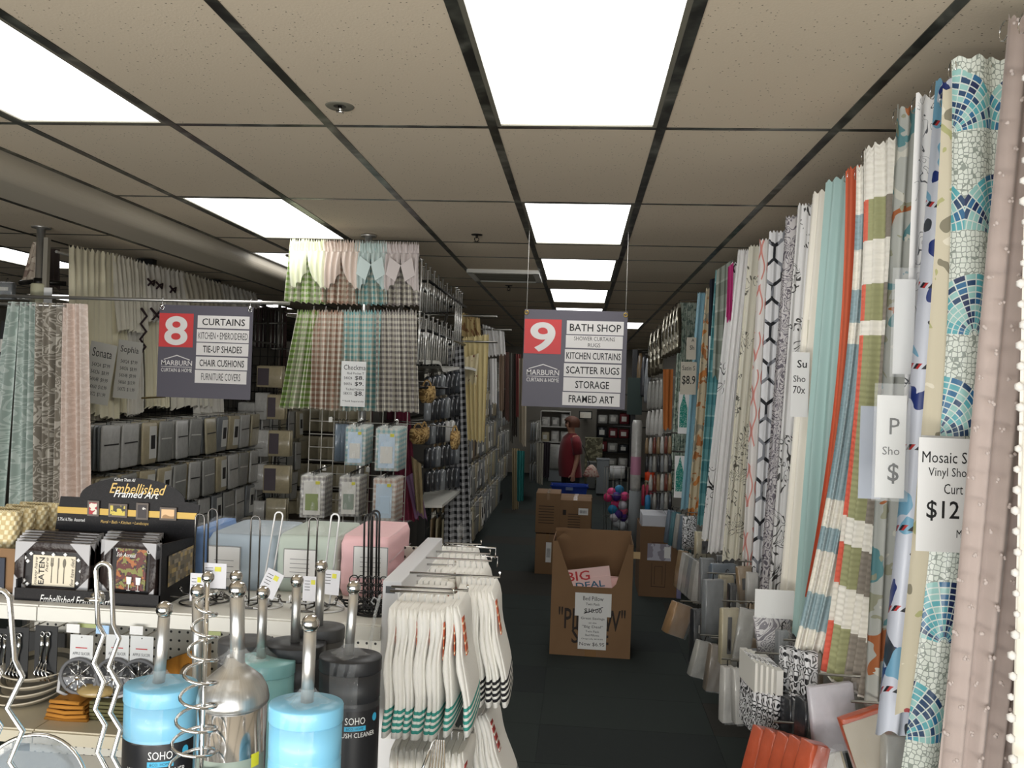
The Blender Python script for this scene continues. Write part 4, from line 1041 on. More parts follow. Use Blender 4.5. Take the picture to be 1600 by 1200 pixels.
for i in range(4): hang('pale wrapped bag in the middle row beside the tan towel', 'liner bag', 'liner_bag', 1012+i*6, 596-i*1, 1020+i*6, 640, 10.5-i*.7, P_CLEAR, 'pale bags in the middle row')
for i in range(4): hang('white mesh glove pack beside the orange pouch', 'bath accessory', 'mesh_glove', 1010+i*6.5, 642-i, 1018+i*6.5, 680+i, 10-i*.6, P_WHITE, 'white mesh gloves by the tan towel')
tag(drape('hanging_towel', PY(1036, 577, 7.9), PY(1052, 577, 7.9), PY(1036, 670, 7.9), PY(1049, 672, 7.9), m_orange, 2, (.012, .015), 21), 'long tan orange towel hanging beyond the sage curtain', 'towel')
hang('bright orange pouch hanging low beyond the curtains', 'pouch', 'orange_pouch', 1008, 727, 1023, 752, 9.6, mat('vivid_orange', hx('e2481b'), .5), pinch=.9)
for i in range(4): hang('crimson slim item hanging under the orange pouch', 'bath accessory', 'slim_bath_brush', 1003+i*6, 757, 1007+i*6, 790-3*i, 9.2, mat('crimson', hx('a12c45'), .5), 'crimson slim items', pinch=.9)
hang('bright blue slim pouch beside the crimson items', 'pouch', 'blue_pouch', 1008, 773, 1016, 800, 9.0, mat('vivid_blue', hx('2f7cae'), .5), pinch=.9)
mm_ = [P_TAN, P_CLEAR, P_WHITE, P_DK, gl('wrapped_rust', hx('7a4033')), P_GREY]
for row in range(4):
    for i in range(7):
        hang('small wrapped bath item on the pegs beyond the sage curtain', 'bath accessory', 'bath_accessory', 1008+i*6, 684+row*29-i*.5, 1013.5+i*6, 709+row*29, 9.6-i*.42, mm_[(row*3+i*2) % 6], 'small bath items on the far pegs')
# tall clear tube display and ball bag
a = PY(985, 713, 10.6); b = PY(1000, 800, 10.6)
r = empty('clear_tube', ((a.x+b.x)/2, 10.6, 0)); W = b.x-a.x
MB().lathe([(W*.5, .0), (W*.5, a.z*.62), (W*.5, a.z*.62)], n=20).build('pedestal', GREYB, r)
MB().lathe([(W*.42, a.z*.62), (W*.45, a.z*.66), (W*.45, a.z+.4), (W*.36, a.z+.46)], n=20).build('tube', P_WHITE, r)
MB().lathe([(W*.46, a.z*.8), (W*.46, a.z*1.0)], n=20, caps=False).build('pink_label', mat('pale_pink_label', hx('c98ba6'), .5), r)
tag(r, 'clear and pink plastic tube standing on a grey base', 'tube')
Yl = 11.0; balls = [('f04f8e', 956, 770), ('4a2d86', 963, 776), ('f04f8e', 976, 776), ('2a86b5', 968, 766), ('e8447f', 962, 788), ('2a86b5', 957, 796), ('d9d5e0', 973, 790), ('ef6f8e', 974, 799), ('4a2d86', 966, 804), ('d9d5e0', 960, 808), ('4a2d86', 974, 809), ('c9ced2', 964, 817), ('bfc3c8', 972, 822), ('e8447f', 950, 778)]
for c, x, y in balls:
    p = PY(x, y, Yl); o = MB().ball((0, 0, 0), .062, 16).build('sponge_ball', mat('ball_'+c, hx(c), .6, bump=.8, bscale=60)); o.location = p + Vector((0, .03*(x % 3), 0))
    nm = {'f04f8e': 'hot pink', 'e8447f': 'rose pink', '4a2d86': 'purple', '2a86b5': 'blue', 'd9d5e0': 'white', 'ef6f8e': 'salmon', 'c9ced2': 'pale grey', 'bfc3c8': 'light grey'}[c]
    tag(o, f'{nm} mesh bath sponge in the hanging heap by the pillow bin', 'sponge', 'bath sponges in the heap')
nb_ = MB(); p = PY(963, 795, Yl)
for q in range(10):
    a_ = 2*PI*q/10; nb_.tube([(p.x+.16*math.cos(a_)*.9, Yl+.03+.13*math.sin(a_), 0), (p.x+.17*math.cos(a_), Yl+.03+.14*math.sin(a_), .5), (p.x+.17*math.cos(a_), Yl+.03+.14*math.sin(a_), .95)], .003, 5)
for zz in (.02, .3, .6, .95): nb_.tube([(p.x+.17*math.cos(2*PI*q/16), Yl+.03+.14*math.sin(2*PI*q/16), zz) for q in range(16)], .003, 5, closed=True)
tag(nb_.build('wire_bin', WIRE), 'open wire bin holding the colourful bath sponges', 'bin')
for i in range(7):
    p = PZ(970+i*5, 822+(i % 3)*5, 0); o = empty('floor_bag', (p.x, p.y-.1*i, 0), .5*i)
    loft(MB(), [(0, 0, 0, .08, .06), (0, 0, .05, .1, .07), (0, 0, .16, .06, .04), (0, 0, .22, .02, .01)], 12, 2.4).build('pouch', [P_CLEAR, P_WHITE, P_GREY][i % 3], o); tag(o, 'crumpled small bag standing on the carpet beside the wire bin', 'bag', 'small bags on the carpet')
# black slat frames far right (picture stands), fills above
for i in range(4):
    a = PY(1003+i*3, 560+i*3, 15-i); hang('dark hanging goods bundle near the back right', 'goods bundle', 'goods_bundle', 990+i*6, 548+i*4, 998+i*6, 600+i*10, 14.5-i*.8, [P_DK, P_TAN, P_DK, P_GREY][i], 'dark bundles near the back right')

# ================================================================= LEFT AISLE EDGE BEYOND THE GINGHAM FIXTURE
def gondola(label, x, y0, y1, z, t=.05):           # slim wall running down the aisle
    r = empty('gondola_rack', (x, y0, 0)); 
    f = MB(); nn = max(2, int((y1-y0)/.6))
    for i in range(nn+1): f.box((-.02, i*(y1-y0)/nn-.015, 0), (.02, i*(y1-y0)/nn+.015, z))
    f.build('uprights', WIRE, r)
    f = MB()
    q = .15
    while q < z: f.tube([(.022, 0, q), (.022, y1-y0, q)], .003, 4); q += .10
    v = 0
    while v < y1-y0: f.tube([(.026, v, .1), (.026, v, z)], .0025, 4); v += .12
    f.build('wire_grid', WIRE, r); MB().box((-.35, 0, 0), (.06, y1-y0, .10)).build('base', DARKMETAL, r)
    tag(r, label, 'rack'); return r
gondola('long wire rack of wrapped curtains beyond the buffalo check curtain', -1.36, 7.3, 14.5, 2.35)
packM = {}
def wrap_proto(name, label, w_, h_, d_, m, cm, slot=False):
    r = empty(name, (0, 0, -50))
    loft(MB(), [(0, 0, -h_, w_*.44, d_*.3), (0, 0, -h_*.97, w_*.5, d_*.5), (0, 0, -h_*.5, w_*.5, d_*.55), (0, 0, -h_*.04, w_*.5, d_*.45), (0, 0, 0, w_*.45, d_*.15)], 16, 6).build('sleeve', m, r)
    if slot: c = MB().box((-w_*.06, -d_*.66, -h_*.88), (w_*.44, -d_*.54, -h_*.1)).build('insert_card', cm, r); MB().box((.03*w_, -d_*.7, -h_*.65), (w_*.34, -d_*.66, -h_*.32)).build('card_picture', CARDD, c)
    else: MB().box((-w_*.40, -d_*.66, -h_*.45), (w_*.40, -d_*.54, -h_*.42)).build('insert_card', cm, r)
    MB().tube([(0, 0, -.004), (0, 0, .022), (.008, 0, .028)], .002, 4).build('hanger', DARKMETAL, r)
    tag(r, label, 'packaged curtain'); return Batch(r)
WB = {k_: wrap_proto('packaged_curtain', 'wrapped curtain pack', .21, .31, .02, m_, cm_, sl) for k_, (m_, cm_, sl) in dict(w=(P_WHITE, CARDD, False), b=(P_BEIGE, CARDD, False), g=(P_GREY, CARDW, True), s=(P_SAND, CARDW, True), c=(P_CLEAR, CARDW, False), t=(P_TAN, CARDD, True)).items()}
def peg_(a_, b_, r_=.003):
    o_ = MB().tube([a_, b_], r_, 5).build('peg', WIRE, PEGP); o_.matrix_parent_inverse = Matrix.Translation(-PEGP.location)
HEAP = MB(); HM = []
def heap_pack(m, p, rz, w_=.21, h_=.31, d_=.02):
    if m not in HM: HM.append(m)
    HEAP.cur = HM.index(m); n0 = len(HEAP.v); loft(HEAP, [(0, 0, -h_, w_*.44, d_*.3), (0, 0, -h_*.95, w_*.5, d_*.5), (0, 0, -h_*.05, w_*.5, d_*.5), (0, 0, 0, w_*.45, d_*.2)], 10, 5)
    M_ = Matrix.Translation(p) @ Matrix.Rotation(rz, 4, 'Z')
    for q in range(n0, len(HEAP.v)): HEAP.v[q] = tuple(M_ @ Vector(HEAP.v[q]))
KM = dict(w=P_WHITE, b=P_BEIGE, g=P_GREY, s=P_SAND, c=P_CLEAR, t=P_TAN)
def bundle(kinds, x, y, z, n, rz, label, group, step=.024, peg=True, sc=1, jit=.05, fw=PI/2, front=9):
    r4 = random.Random(int(x*100+y*37+z*11)); d = Vector((math.sin(rz), -math.cos(rz), 0))
    for i in range(n):
        p = Vector((x, y, z))+d*(i*step)
        kk = kinds[(i*5+int(y*3)) % len(kinds)] if r4.random() < .3 else kinds[int(y*7) % len(kinds)]
        if i < n-front: heap_pack(KM[kk], p, rz+r4.uniform(-jit, jit), .21*sc, .31*sc, .02); continue
        WB[kk].put(p, rz+r4.uniform(-jit, jit), r4.uniform(-.05, .05), r4.uniform(-.04, .04), sc, label, None, group)
    if peg:
        e = Vector((x, y, z+.026))-d*.06; q = Vector((x, y, z+.026))+d*(n*step+.05)
        peg_(e, q, .003)
PEGP = bpy.data.objects['gondola_rack']
for ri, z in enumerate((1.90, 1.50, 1.12, .74)):
    y = 7.55
    while y < 11.2:
        n = 5 if ri < 3 else 6
        bundle(['g', 'c', 'b', 's', 't', 'g'], -1.30, y, z, n, PI/2, ['wrapped pack on the top peg row beyond the yellow curtain', 'wrapped pack on the second peg row beyond the yellow curtain', 'wrapped pack on the third peg row beyond the yellow curtain', 'grey wrapped pack on the lowest peg row beyond the buffalo check'][ri], f'packs on peg row {ri+1} beyond the yellow curtain', step=.05, sc=(1.05 if ri < 3 else 1.15), front=(1 if y < 10.4 else 0))
        y += .30
for ri, z in enumerate((1.7, 1.25, .85)):
    for q in range(5): bundle(['g', 's', 'c'], -1.28, 12+q*.4, z, 3, PI/2, 'wrapped pack in the far aisle rows before the teal curtain', 'packs in the far aisle rows', step=.06, sc=1.1, front=0)
GR = 'curtains hanging along the rack beyond the yellow one'
m_yel = mat('butter_yellow_cloth', hx('dcca94'), .85, sheen=.2); m_antique = mat('antique_gold_cloth', blotch(hx('b09a6c'), [hx('7d5b3a')], 12, .6), .85)
Yy = 7.1
for (y_, z_, x_) in ((7.2, PY(735, 490, 7.2).z, PY(718, 490, 7.2).x), (7.1, PY(735, 530, 7.1).z, PY(718, 530, 7.1).x), (8.6, PY(770, 512, 8.6).z, PY(750, 512, 8.6).x)):
    MB().tube([(x_-.4+1.36, y_-7.3, z_-.02), (x_+.33+1.36, y_-7.3, z_-.02)], .010, 6).tube([(x_-.4+1.36, y_-7.3, z_-.02), (0, .1+max(0, y_-7.3), 2.3)], .008, 6).build('curtain_arm', WIRE, bpy.data.objects['gondola_rack'])
MB().tube([(.18, 2.9, PY(800, 550, 11).z-.02), (.18, 4.4, PY(800, 550, 11).z-.02)], .012, 6).tube([(0, 4.3, 2.3), (.18, 4.3, PY(800, 550, 11).z-.02)], .01, 6).build('curtain_rail', WIRE, bpy.data.objects['gondola_rack'])
tag(drape('cafe_curtain', PY(722, 530, Yy), PY(764, 524, Yy), PY(731, 690, Yy), PY(757, 688, Yy), m_yel, 5, (.012, .02), 31, ruffle=.02, gather=.06), 'butter yellow ruffled curtain beyond the chrome rods', 'curtain', GR)
tag(drape('valance', PY(722, 490, Yy+.1), PY(750, 500, Yy+.1), PY(722, 528, Yy+.1), PY(753, 540, Yy+.1), m_antique, 4, (.012, .02), 32, ruffle=.02), 'tan gold valance above the butter yellow curtain', 'curtain', GR)
tag(drape('valance', PY(721, 560, Yy-.2), PY(748, 552, Yy-.2), PY(722, 596, Yy-.2), PY(744, 602, Yy-.2), mat('cream_lace', blotch(hx('d8cba6'), [hx('6b2a22')], 14, .66), .9), 3, (.01, .016), 33), 'cream lace swag with dark red flowers on the yellow curtain', 'curtain', GR)
tag(drape('valance', PY(754, 508, 8.6), PY(788, 520, 8.6), PY(758, 555, 8.6), PY(790, 556, 8.6), m_white, 6, (.012, .02), 34, ruffle=.015), 'white gathered valance beyond the gold one', 'curtain', GR)
tag(drape('cafe_curtain', PY(765, 560, 8.7), PY(776, 560, 8.7), PY(766, 630, 8.7), PY(776, 632, 8.7), m_white, 2, (.01, .015), 35), 'short white panel hanging beyond the yellow curtain', 'curtain', GR)
for i, (x, c, y0, y1) in enumerate(((785, '4a3b33', 548, 652), (790, '84655c', 550, 656), (796, '6f6d67', 551, 690), (801, '3b3630', 552, 680), (806, '8a4a48', 553, 650), (811, '9d9481', 560, 690), (815, 'b3a894', 560, 695), (780, 'a58f7c', 546, 640))):
    tag(drape('long_curtain', PY(x, y0, 11.4-i*.15), PY(x+8, y0+1, 11.4-i*.15), PY(x, y1, 11.4-i*.15), PY(x+7, y1+3, 11.4-i*.15), mat('panel_'+c, hx(c), .85), 2, (.012, .018), 40+i), f'{["dark brown","dusty mauve","warm grey","near black","muted red","khaki","sand","tan"][i]} long panel hanging far down the left of the aisle', 'curtain', 'long panels far down the aisle')
for i, (x, c, y0, y1, nm) in enumerate(((808, '2f7f7c', 704, 782, 'teal'), (800, 'a49474', 700, 795, 'khaki beige'), (838, '8f8a7d', 692, 755, 'pale stone'), (848, '2a2228', 690, 745, 'black'))):
    Yq = 12.6+i*.5
    tag(drape('long_curtain', PY(x, y0, Yq), PY(x+12, y0+1, Yq), PY(x, y1, Yq), PY(x+10, y1+2, Yq), mat('low_'+c, hx(c), .85), 3, (.012, .02), 60+i), f'{nm} cloth panel hanging low at the aisle edge', 'curtain', 'cloth panels low at the aisle edge')
for q in range(3):
    for s in range(3): bundle(['c', 'g', 'w'], PY(830, 700, 14.5).x, 14.4+q*.3, 1.35-s*.36, 3, PI/2, 'wrapped pack on the small far display by the black panel', 'packs on the small far display', step=.05, front=1)
drk = MB().tube([(0, 0, 0), (0, 0, 2.5)], .03, 8)
# buffalo check curtain
m_buf = mat('black_buffalo_check', gingham(hx('121214'), .05, hx('b9b9ba')), .85)
tag(drape('check_curtain', PY(700, 545, 6.55), PY(725, 540, 6.55), PY(693, 862, 6.55), PY(738, 862, 6.55), m_buf, 4, (.02, .035), 71, nv=20), 'long black and white buffalo check curtain', 'curtain')
# chrome curtain rod display
rd = empty('rod_display', (-1.0, 5.32, 0))
for zz, nm in ((2.62, 0), (2.30, 0), (1.93, 0)):
    MB().tube([(.0, 0, zz), (.0, 1.75, zz)], .010, 6).tube([(-.14, 0, zz), (-.14, 1.75, zz)], .010, 6).tube([(-.14, .02, zz), (0, .02, zz)], .01, 6).tube([(-.14, 1.7, zz), (0, 1.7, zz)], .01, 6).build('rod_rail', BLACKWIRE, rd)
MB().box((-.34, 0, 0), (-.30, 1.8, 1.97)).tube([(-.3, .02, 1.9), (-.14, .02, 2.62)], .012, 6).tube([(-.3, 1.7, 1.9), (-.14, 1.7, 2.62)], .012, 6).build('back_panel', mat('dark_slat_board', hx('3d3933'), .8), rd)
tag(rd, 'dark display holding upright curtain rods beside the gingham curtains', 'display rack')
r5 = random.Random(9)
rodp = empty('curtain_rod', (0, 0, 0)); MB().tube([(0, 0, 0), (0, 0, .60)], .0055, 8).build('pole', mat('bright_rod', (.80, .79, .76), .25, .6), rodp); MB().ball((0, 0, .605), .011, 10).build('finial', CHROME, rodp); MB().lathe([(.012, 0), (.012, .02)], n=8).build('end_cap', DARKMETAL, rodp)
tag(rodp, 'x', 'curtain rod'); RB = Batch(rodp)
RODM = mat('bright_rod', (.80, .79, .76), .25, .6)
for i in range(17):
    px = 657+i*3.4; X_ = -1.0-.07*(i % 3); Yq = PX(px, 470, X_).y; zb = PX(px, 492-i*.2, X_).z; zt = PX(px, 402+i*3.2+8*(i % 2), X_).z
    RB.put((X_, Yq, zb), scale=(1, 1, (zt-zb)/.62), label='upright chrome curtain rod in the upper tier of the rod display', group='chrome curtain rods, upper tier')
for i in range(17):
    px = 655+i*3.5; X_ = -.98-.07*(i % 3); Yq = PX(px, 520, X_).y; zb = PX(px, 572, X_).z; zt = PX(px, 484+i*1.6+8*(i % 2), X_).z
    RB.put((X_, Yq, zb), scale=(1, 1, (zt-zb)/.62), label='upright chrome curtain rod in the lower tier of the rod display', group='chrome curtain rods, lower tier')
for i in range(4): 
    px = 712+i*3; X_ = -1.0; Yq = PX(px, 480, X_).y; zb = PX(px, 565, X_).z; zt = PX(px, 446+i*3, X_).z
    RB.put((X_, Yq, zb), scale=(1.1, 1.1, (zt-zb)/.62), label='tall chrome curtain rod at the far end of the rod display', group='tall chrome curtain rods')
# wavy white shelf, plus the two white shelves below
a = PY(655, 565, 5.3); b = PY(736, 578, 6.9)
wv = MB(); pts = [(a.lerp(b, t/16)) for t in range(17)]
def wf_(u, v): t = u*16; p = a.lerp(b, u); return Vector((p.x-.25*v+.05*math.sin(u*7+.5), p.y, p.z+.02*math.sin(u*9)))
wv.grid(wf_, 16, 1); wv.grid(lambda u, v: wf_(u, 0)+Vector((0, 0, -.022*v)), 16, 1)
tag(wv.build('wavy_shelf', WHITE), 'wavy white shelf edge under the chrome rods', 'shelf')
def slab(label, pts_px, z, t, m=WHITE, name='white_shelf', legs=True):
    P_ = [PZ(x, y, z) for x, y in pts_px]; b = MB(); n = len(P_)
    b.v += [(p.x, p.y, z) for p in P_]+[(p.x, p.y, z-t) for p in P_]
    b.face(list(range(n))[::-1]); b.face([n+i for i in range(n)])
    for i in range(n): j = (i+1) % n; b.face([i, j, n+j, n+i])
    r = empty(name, (P_[0].x, P_[0].y, 0)); o = b.build('board', m, r); o.location = (-P_[0].x, -P_[0].y, 0)
    if legs:
        cx_ = min(p.x for p in P_)+.06; cy_ = sum(p.y for p in P_)/n; MB().box((cx_-.03-P_[0].x, cy_-.03-P_[0].y, 0), (cx_+.03-P_[0].x, cy_+.03-P_[0].y, z-t)).build('support_post', DARKMETAL, r)
    tag(r, label, 'shelf')
slab('white wedge shaped shelf beside the packs of gingham', [(655, 789), (691, 789), (719, 766), (665, 764)], 1.12, .02)
# dark wall of hanging cushions, straw things under the wavy shelf
cd_ = [P_DK, P_DK, gl('wrapped_gunmetal', hx('4b4f55')), P_GREY]
STRAW = mat('woven_straw', blotch(hx('a5834f'), [hx('6d522f'), hx('c7a870')], 40, .5), .9)
for row in range(5):
    for i in range(8):
        y0 = 588+row*37-i*1.2; mmx = cd_[(row*3+i*5) % 4]
        if row == 2 and i in (4, 5): mmx = P_WHITE
        a = PY(663+i*7.5, y0, 5.7+i*.14); b = PY(673+i*7.5, y0+33, 5.7+i*.14); W = b.x-a.x; Hh = a.z-b.z
        r = empty('hanging_pack', ((a.x+b.x)/2, a.y, a.z)); loft(MB(), [(0, 0, -Hh, W*.42, .02), (0, 0, -Hh*.93, W*.5, .03), (0, 0, -Hh*.1, W*.5, .03), (0, 0, 0, W*.2, .01)], 12, 3).build('sleeve', mmx, r)
        MB().tube([(0, 0, -.005), (0, 0, .02)], .003, 5).tube([(.0, 0, .02), (-.35+(-.0), 0, .02)], .003, 5).build('peg', WIRE, r)
        tag(r, 'dark wrapped pack on the rack under the chrome rods' if mmx is not P_WHITE else 'white striped pack on the rack under the chrome rods', 'pack', 'dark packs under the chrome rods' if mmx is not P_WHITE else 'white packs under the chrome rods')
for (x0, y0, x1, y1, lab) in ((655, 601, 680, 630, 'upper straw basket with pale handles under the wavy shelf'), (657, 666, 670, 690, 'straw weave edge beside the gingham curtain'), (640, 668, 668, 694, 'round straw hat beside the gingham packs'), (704, 672, 718, 702, 'bead trimmed tan placemat on the dark rack')):
    Yq = 5.45; a = PY(x0, y0, Yq); b = PY(x1, y1, Yq); W = b.x-a.x; Hh = a.z-b.z; r = empty('straw_basket', ((a.x+b.x)/2, Yq, a.z))
    loft(MB(), [(0, 0, -Hh, W*.3, .05), (0, 0, -Hh*.7, W*.48, .08), (0, 0, -Hh*.3, W*.5, .08), (0, 0, -Hh*.05, W*.42, .06)], 18, 2.2).build('body', STRAW, r)
    MB().tube([(W*.25*math.cos(t*PI/8), -.02, -.02+.05*math.sin(t*PI/8)) for t in range(9)], .006, 6).build('handle', STRAW, r)
    MB().tube([(0, 0, .02), (-.3, .05, .03)], .004, 5).build('peg', WIRE, r)
    tag(r, lab, 'straw goods')
tag(drape('hanging_throw', PY(616, 640, 5.5), PY(640, 640, 5.5), PY(618, 812, 5.5), PY(655, 815, 5.5), mat('burgundy_cloth', hx('6a1f36'), .9), 3, (.015, .03), 81), 'burgundy cloth hanging behind the gingham packs', 'cloth')
tag(drape('hanging_throw', PY(582, 640, 5.55), PY(616, 640, 5.55), PY(575, 812, 5.55), PY(618, 815, 5.55), mat('dark_burgundy_cloth', hx('4c1828'), .9), 3, (.015, .03), 82), 'darker burgundy cloth behind the left of the gingham packs', 'cloth')
tag(drape('hanging_throw', PY(634, 745, 5.3), PY(652, 735, 5.3), PY(648, 808, 5.3), PY(668, 812, 5.3), mat('mauve_cloth', hx('7a5b78'), .9), 2, (.01, .02), 83), 'mauve cloth draped by the wedge shelf', 'cloth')
tag(drape('hanging_throw', PY(642, 712, 5.25), PY(658, 725, 5.25), PY(650, 800, 5.25), PY(662, 805, 5.25), mat('khaki_cloth', hx('8a7a5b'), .9), 2, (.01, .02), 84), 'khaki cloth with tassels by the wedge shelf', 'cloth')
# ================================================================= GINGHAM FIXTURE
YG = 5.2
gp = PZ(573, 364, CEIL)
gf = empty('gingham_fixture', (gp.x, YG, 0))
MB().tube([(0, .05, 0), (0, .05, CEIL-.004)], .024, 12).lathe([(.05, CEIL-.016), (.05, CEIL-.004)], (0, .05, 0), 16).build('pole', BRUSHED, gf)
a = PY(485, 640, YG); b = PY(637, 640, YG); zt = PY(560, 643, YG).z
g = MB(); x0, x1 = a.x-gp.x, b.x-gp.x
q = 0
while q <= 8: xx = x0+(x1-x0)*q/8; g.tube([(xx, 0, .15), (xx, 0, PY(560, 480, YG).z)], .0032, 5); q += 1
for i in range(24):
    zz = .2+i*.083
    if zz < 2.4: g.tube([(x0, -.004, zz), (x1, -.004, zz)], .0032, 5)
g.build('wire_grid', mat('white_wire', hx('c9c6bd'), .35, .2), gf)
MB().box((x0-.02, -.2, 0), (x1+.02, .3, .06)).build('base', WHITE, gf)
for zz, w0, w1 in ((2.74, 450, 655), (2.36, 455, 655)):
    xa, xb = PY(w0, 480, YG).x-gp.x, PY(w1, 480, YG).x-gp.x
    MB().tube([(xa, -.06, zz), (xb, -.06, zz)], .012, 8).tube([(xa, -.06, zz), (xa, .05, zz)], .01, 8).tube([(xb, -.06, zz), (xb, .05, zz)], .01, 8).build('cross_rod', CHROME, gf)
    MB().tube([(xa, .05, zz), (xb, .05, zz)], .01, 8).build('cross_rod', CHROME, gf)
tag(gf, 'chrome pole fixture with white wire grid carrying the gingham curtains', 'display rack')
GC = [('green', hx('7c9b4c'), 'sage and white'), ('brown', hx('a3826f'), 'tan brown'), ('teal', hx('6fa3a5'), 'aqua blue'), ('grey', hx('77706f'), 'charcoal grey')]
tops = [(453, 508), (505, 562), (556, 603), (598, 654)]
bots = [(446, 510), (503, 560), (556, 606), (598, 657)]
sw = mat('sheer_muslin', hx('ddd3c8'), .9, sheen=.3)
sws = [hx('e9ecd0'), hx('d9c9bd'), hx('c2d0cd'), hx('cdc3c0')]
tb = [(465, 497), (487, 540), (532, 596), (588, 651)]
bb2 = [(435, 482), (484, 533), (532, 592), (588, 656)]
for i, (nm, c, _) in enumerate(GC):
    m = mat(f'{nm}_gingham', gingham(c, .034, hx('d5d0c2')), .9)
    t0, t1 = tops[i]; b0, b1 = bots[i]
    o = drape('gingham_valance', PY(t0, 384+i*1.5, YG-.10), PY(t1, 385+i*1.5, YG-.10), PY(b0, 472+i*1.5, YG-.12), PY(b1, 474+i*1.5, YG-.12), m, 7, (.016, .034), 90+i, full=1.9, step=11, hem=.004)
    zz = 0
    tagm = mat(f'{nm}_muslin', sws[i], .9, sheen=.3)
    drape('ruffle_header', PY(t0-1, 378+i*1.5, YG-.12), PY(t1+1, 379+i*1.5, YG-.12), PY(t0-1, 396+i*1.5, YG-.12), PY(t1+1, 397+i*1.5, YG-.12), tagm, 12, (.020, .008), 95+i, o, ruffle=.025, step=9, nv=8)
    for s in range(2):
        u0, u1 = t0+(t1-t0)*(.0+.5*s), t0+(t1-t0)*(.5+.5*s)
        um = (u0+u1)/2
        b = MB(); P0, P1, P2, P3 = PY(u0, 392+i*1.5, YG-.14), PY(u1, 392+i*1.5, YG-.14), PY(u0+(0 if s == 0 else 4), 448+i*1.5, YG-.16), PY(u1-(4 if s == 0 else 0), 452+i*1.5, YG-.16)
        def sf(u, v, P0=P0, P1=P1, P2=P2, P3=P3, s=s):
            dd = (u if s == 0 else 1-u)
            p = P0.lerp(P1, u).lerp(P2.lerp(P3, u), v*(1-.45*dd**2)); p.y += .014*math.sin(u*19+v*2)-.02*math.sin(PI*v); p.z += .008*math.sin(u*16)*v; return p
        b.grid(sf, 18, 10, lambda u, v: (u*.2, v*.3)); b.build('muslin_swag', tagm, o)
    if i in (2, 3):
        for s in (-1, 1):
            pc = PY((t0+t1)/2, 410+i*1.5, YG-.18)
            MB().prism([(0, 0), (s*.07, .05), (s*.09, -.06), (s*.03, -.10)][::s], -.004, .004, Matrix.Translation(pc)).build('bow', tagm, o)
    tag(o, f'{nm} gingham valance with muslin swag at the top of the fixture', 'valance', 'gingham valances on the upper rod')
    o = drape('gingham_curtain', PY(tb[i][0], 488, YG-.10), PY(tb[i][1], 489, YG-.10), PY(bb2[i][0], 637+i*2, YG-.10), PY(bb2[i][1], 639+i*2, YG-.10), m, 6, (.014, .042), 110+i, full=1.9, step=12, hem=.004, gather=.08, nv=18, ruffle=.02)
    tag(o, f'{nm} gingham curtain hanging from the lower rod', 'curtain', 'gingham curtains on the lower rod')
card(534, 564, 570, 636, YG-.16, [('Checkma', .10, .98, .08, .19, .0), ('Rod Pocket T', .25, .92, .24, .29, 0), ('54X24', .12, .45, .34, .40, 0), ('$8.', .56, .92, .32, .42, .01), ('54X36', .12, .45, .47, .53, 0), ('$9.', .56, .92, .45, .55, .01), ('Tucked Valance', .2, .95, .59, .64, 0), ('58X15', .12, .45, .68, .74, 0), ('$8.', .56, .92, .66, .77, .01), ('**Sold Separately', .08, .95, .86, .91, 0)], 'white price card reading Checkmate pinned on the teal gingham')
GY_ = 'gingham packs on the white wire grid'
PEGP = gf
def gpack(label, x0, y0, x1, y1, Y, m, n, cm, pic=None):
    for q in range(n):
        yy = Y+q*.03
        r = pack(label if q == 0 else f'{label.split()[1]} gingham pack stacked behind the front pack, {" ".join(label.split(",")[1].split()[:2])}', 'packaged curtain', x0+q*2.2, y0-q*.9, x1+q*2.2, y1-q*.9, yy, m, .028, .12, card_m=cm if q == 0 else None, group=None if q == 0 else GY_, cardbox=(.13, .82, .14, .93))
        if q == 0:
            W = PY(x1, y0, Y).x-PY(x0, y0, Y).x; Hh = PY(x0, y0, Y).z-PY(x0, y1, Y).z; c_ = [k for k in bpy.data.objects if k.parent == r and k.name.startswith('insert')][0]
            MB().box((-W*.30, -.010, -Hh*.80), (W*.25, -.0065, -Hh*.42)).build('card_picture', pic, c_)
            MB().box((W*.12, -.010, -Hh*.20), (W*.30, -.0065, -Hh*.13)).build('yellow_tag', mat('yellow_tag', hx('d6cf3a'), .5), c_)
    p = PY((x0+x1)/2, y0-4, Y); peg_(Vector((p.x, Y-.04, p.z)), Vector((p.x, YG, p.z+.01)), .004)
def gk(c): return mat('wrapped_gingham_'+c, gingham(dict((g_[0], g_[1]) for g_ in GC)[c], .03, hx('c9c6bc')), .3, coat=.7)
gpack('front teal gingham pack with a pale card, upper left on the wire grid', 541, 666, 570, 728, YG-.30, gk('teal'), 6, CARDB, CARDW)
gpack('front teal gingham pack with a blue card, upper right on the wire grid', 588, 668, 622, 737, YG-.30, gk('teal'), 6, CARDB, CARDW)
gpack('front sage gingham pack with green picture card, lower left on the grid', 471, 742, 506, 810, YG-.36, gk('grey'), 6, CARDW, mat('green_picture', hx('7f8f4a'), .4))
gpack('front grey gingham pack with grey picture card, lower middle on the grid', 531, 744, 560, 808, YG-.34, gk('grey'), 6, CARDW, CARDG)
gpack('front brown gingham pack with pale blue card, lower right on the grid', 584, 746, 617, 815, YG-.34, gk('brown'), 6, CARDB, CARDB)
for q in range(3): pack('slate striped pack edge behind the upper left gingham pack', 'packaged curtain', 524+q*6, 662, 532+q*6, 722, YG-.12+q*.01, P_BLUE, .15, .3, group='slate packs behind the gingham ones')
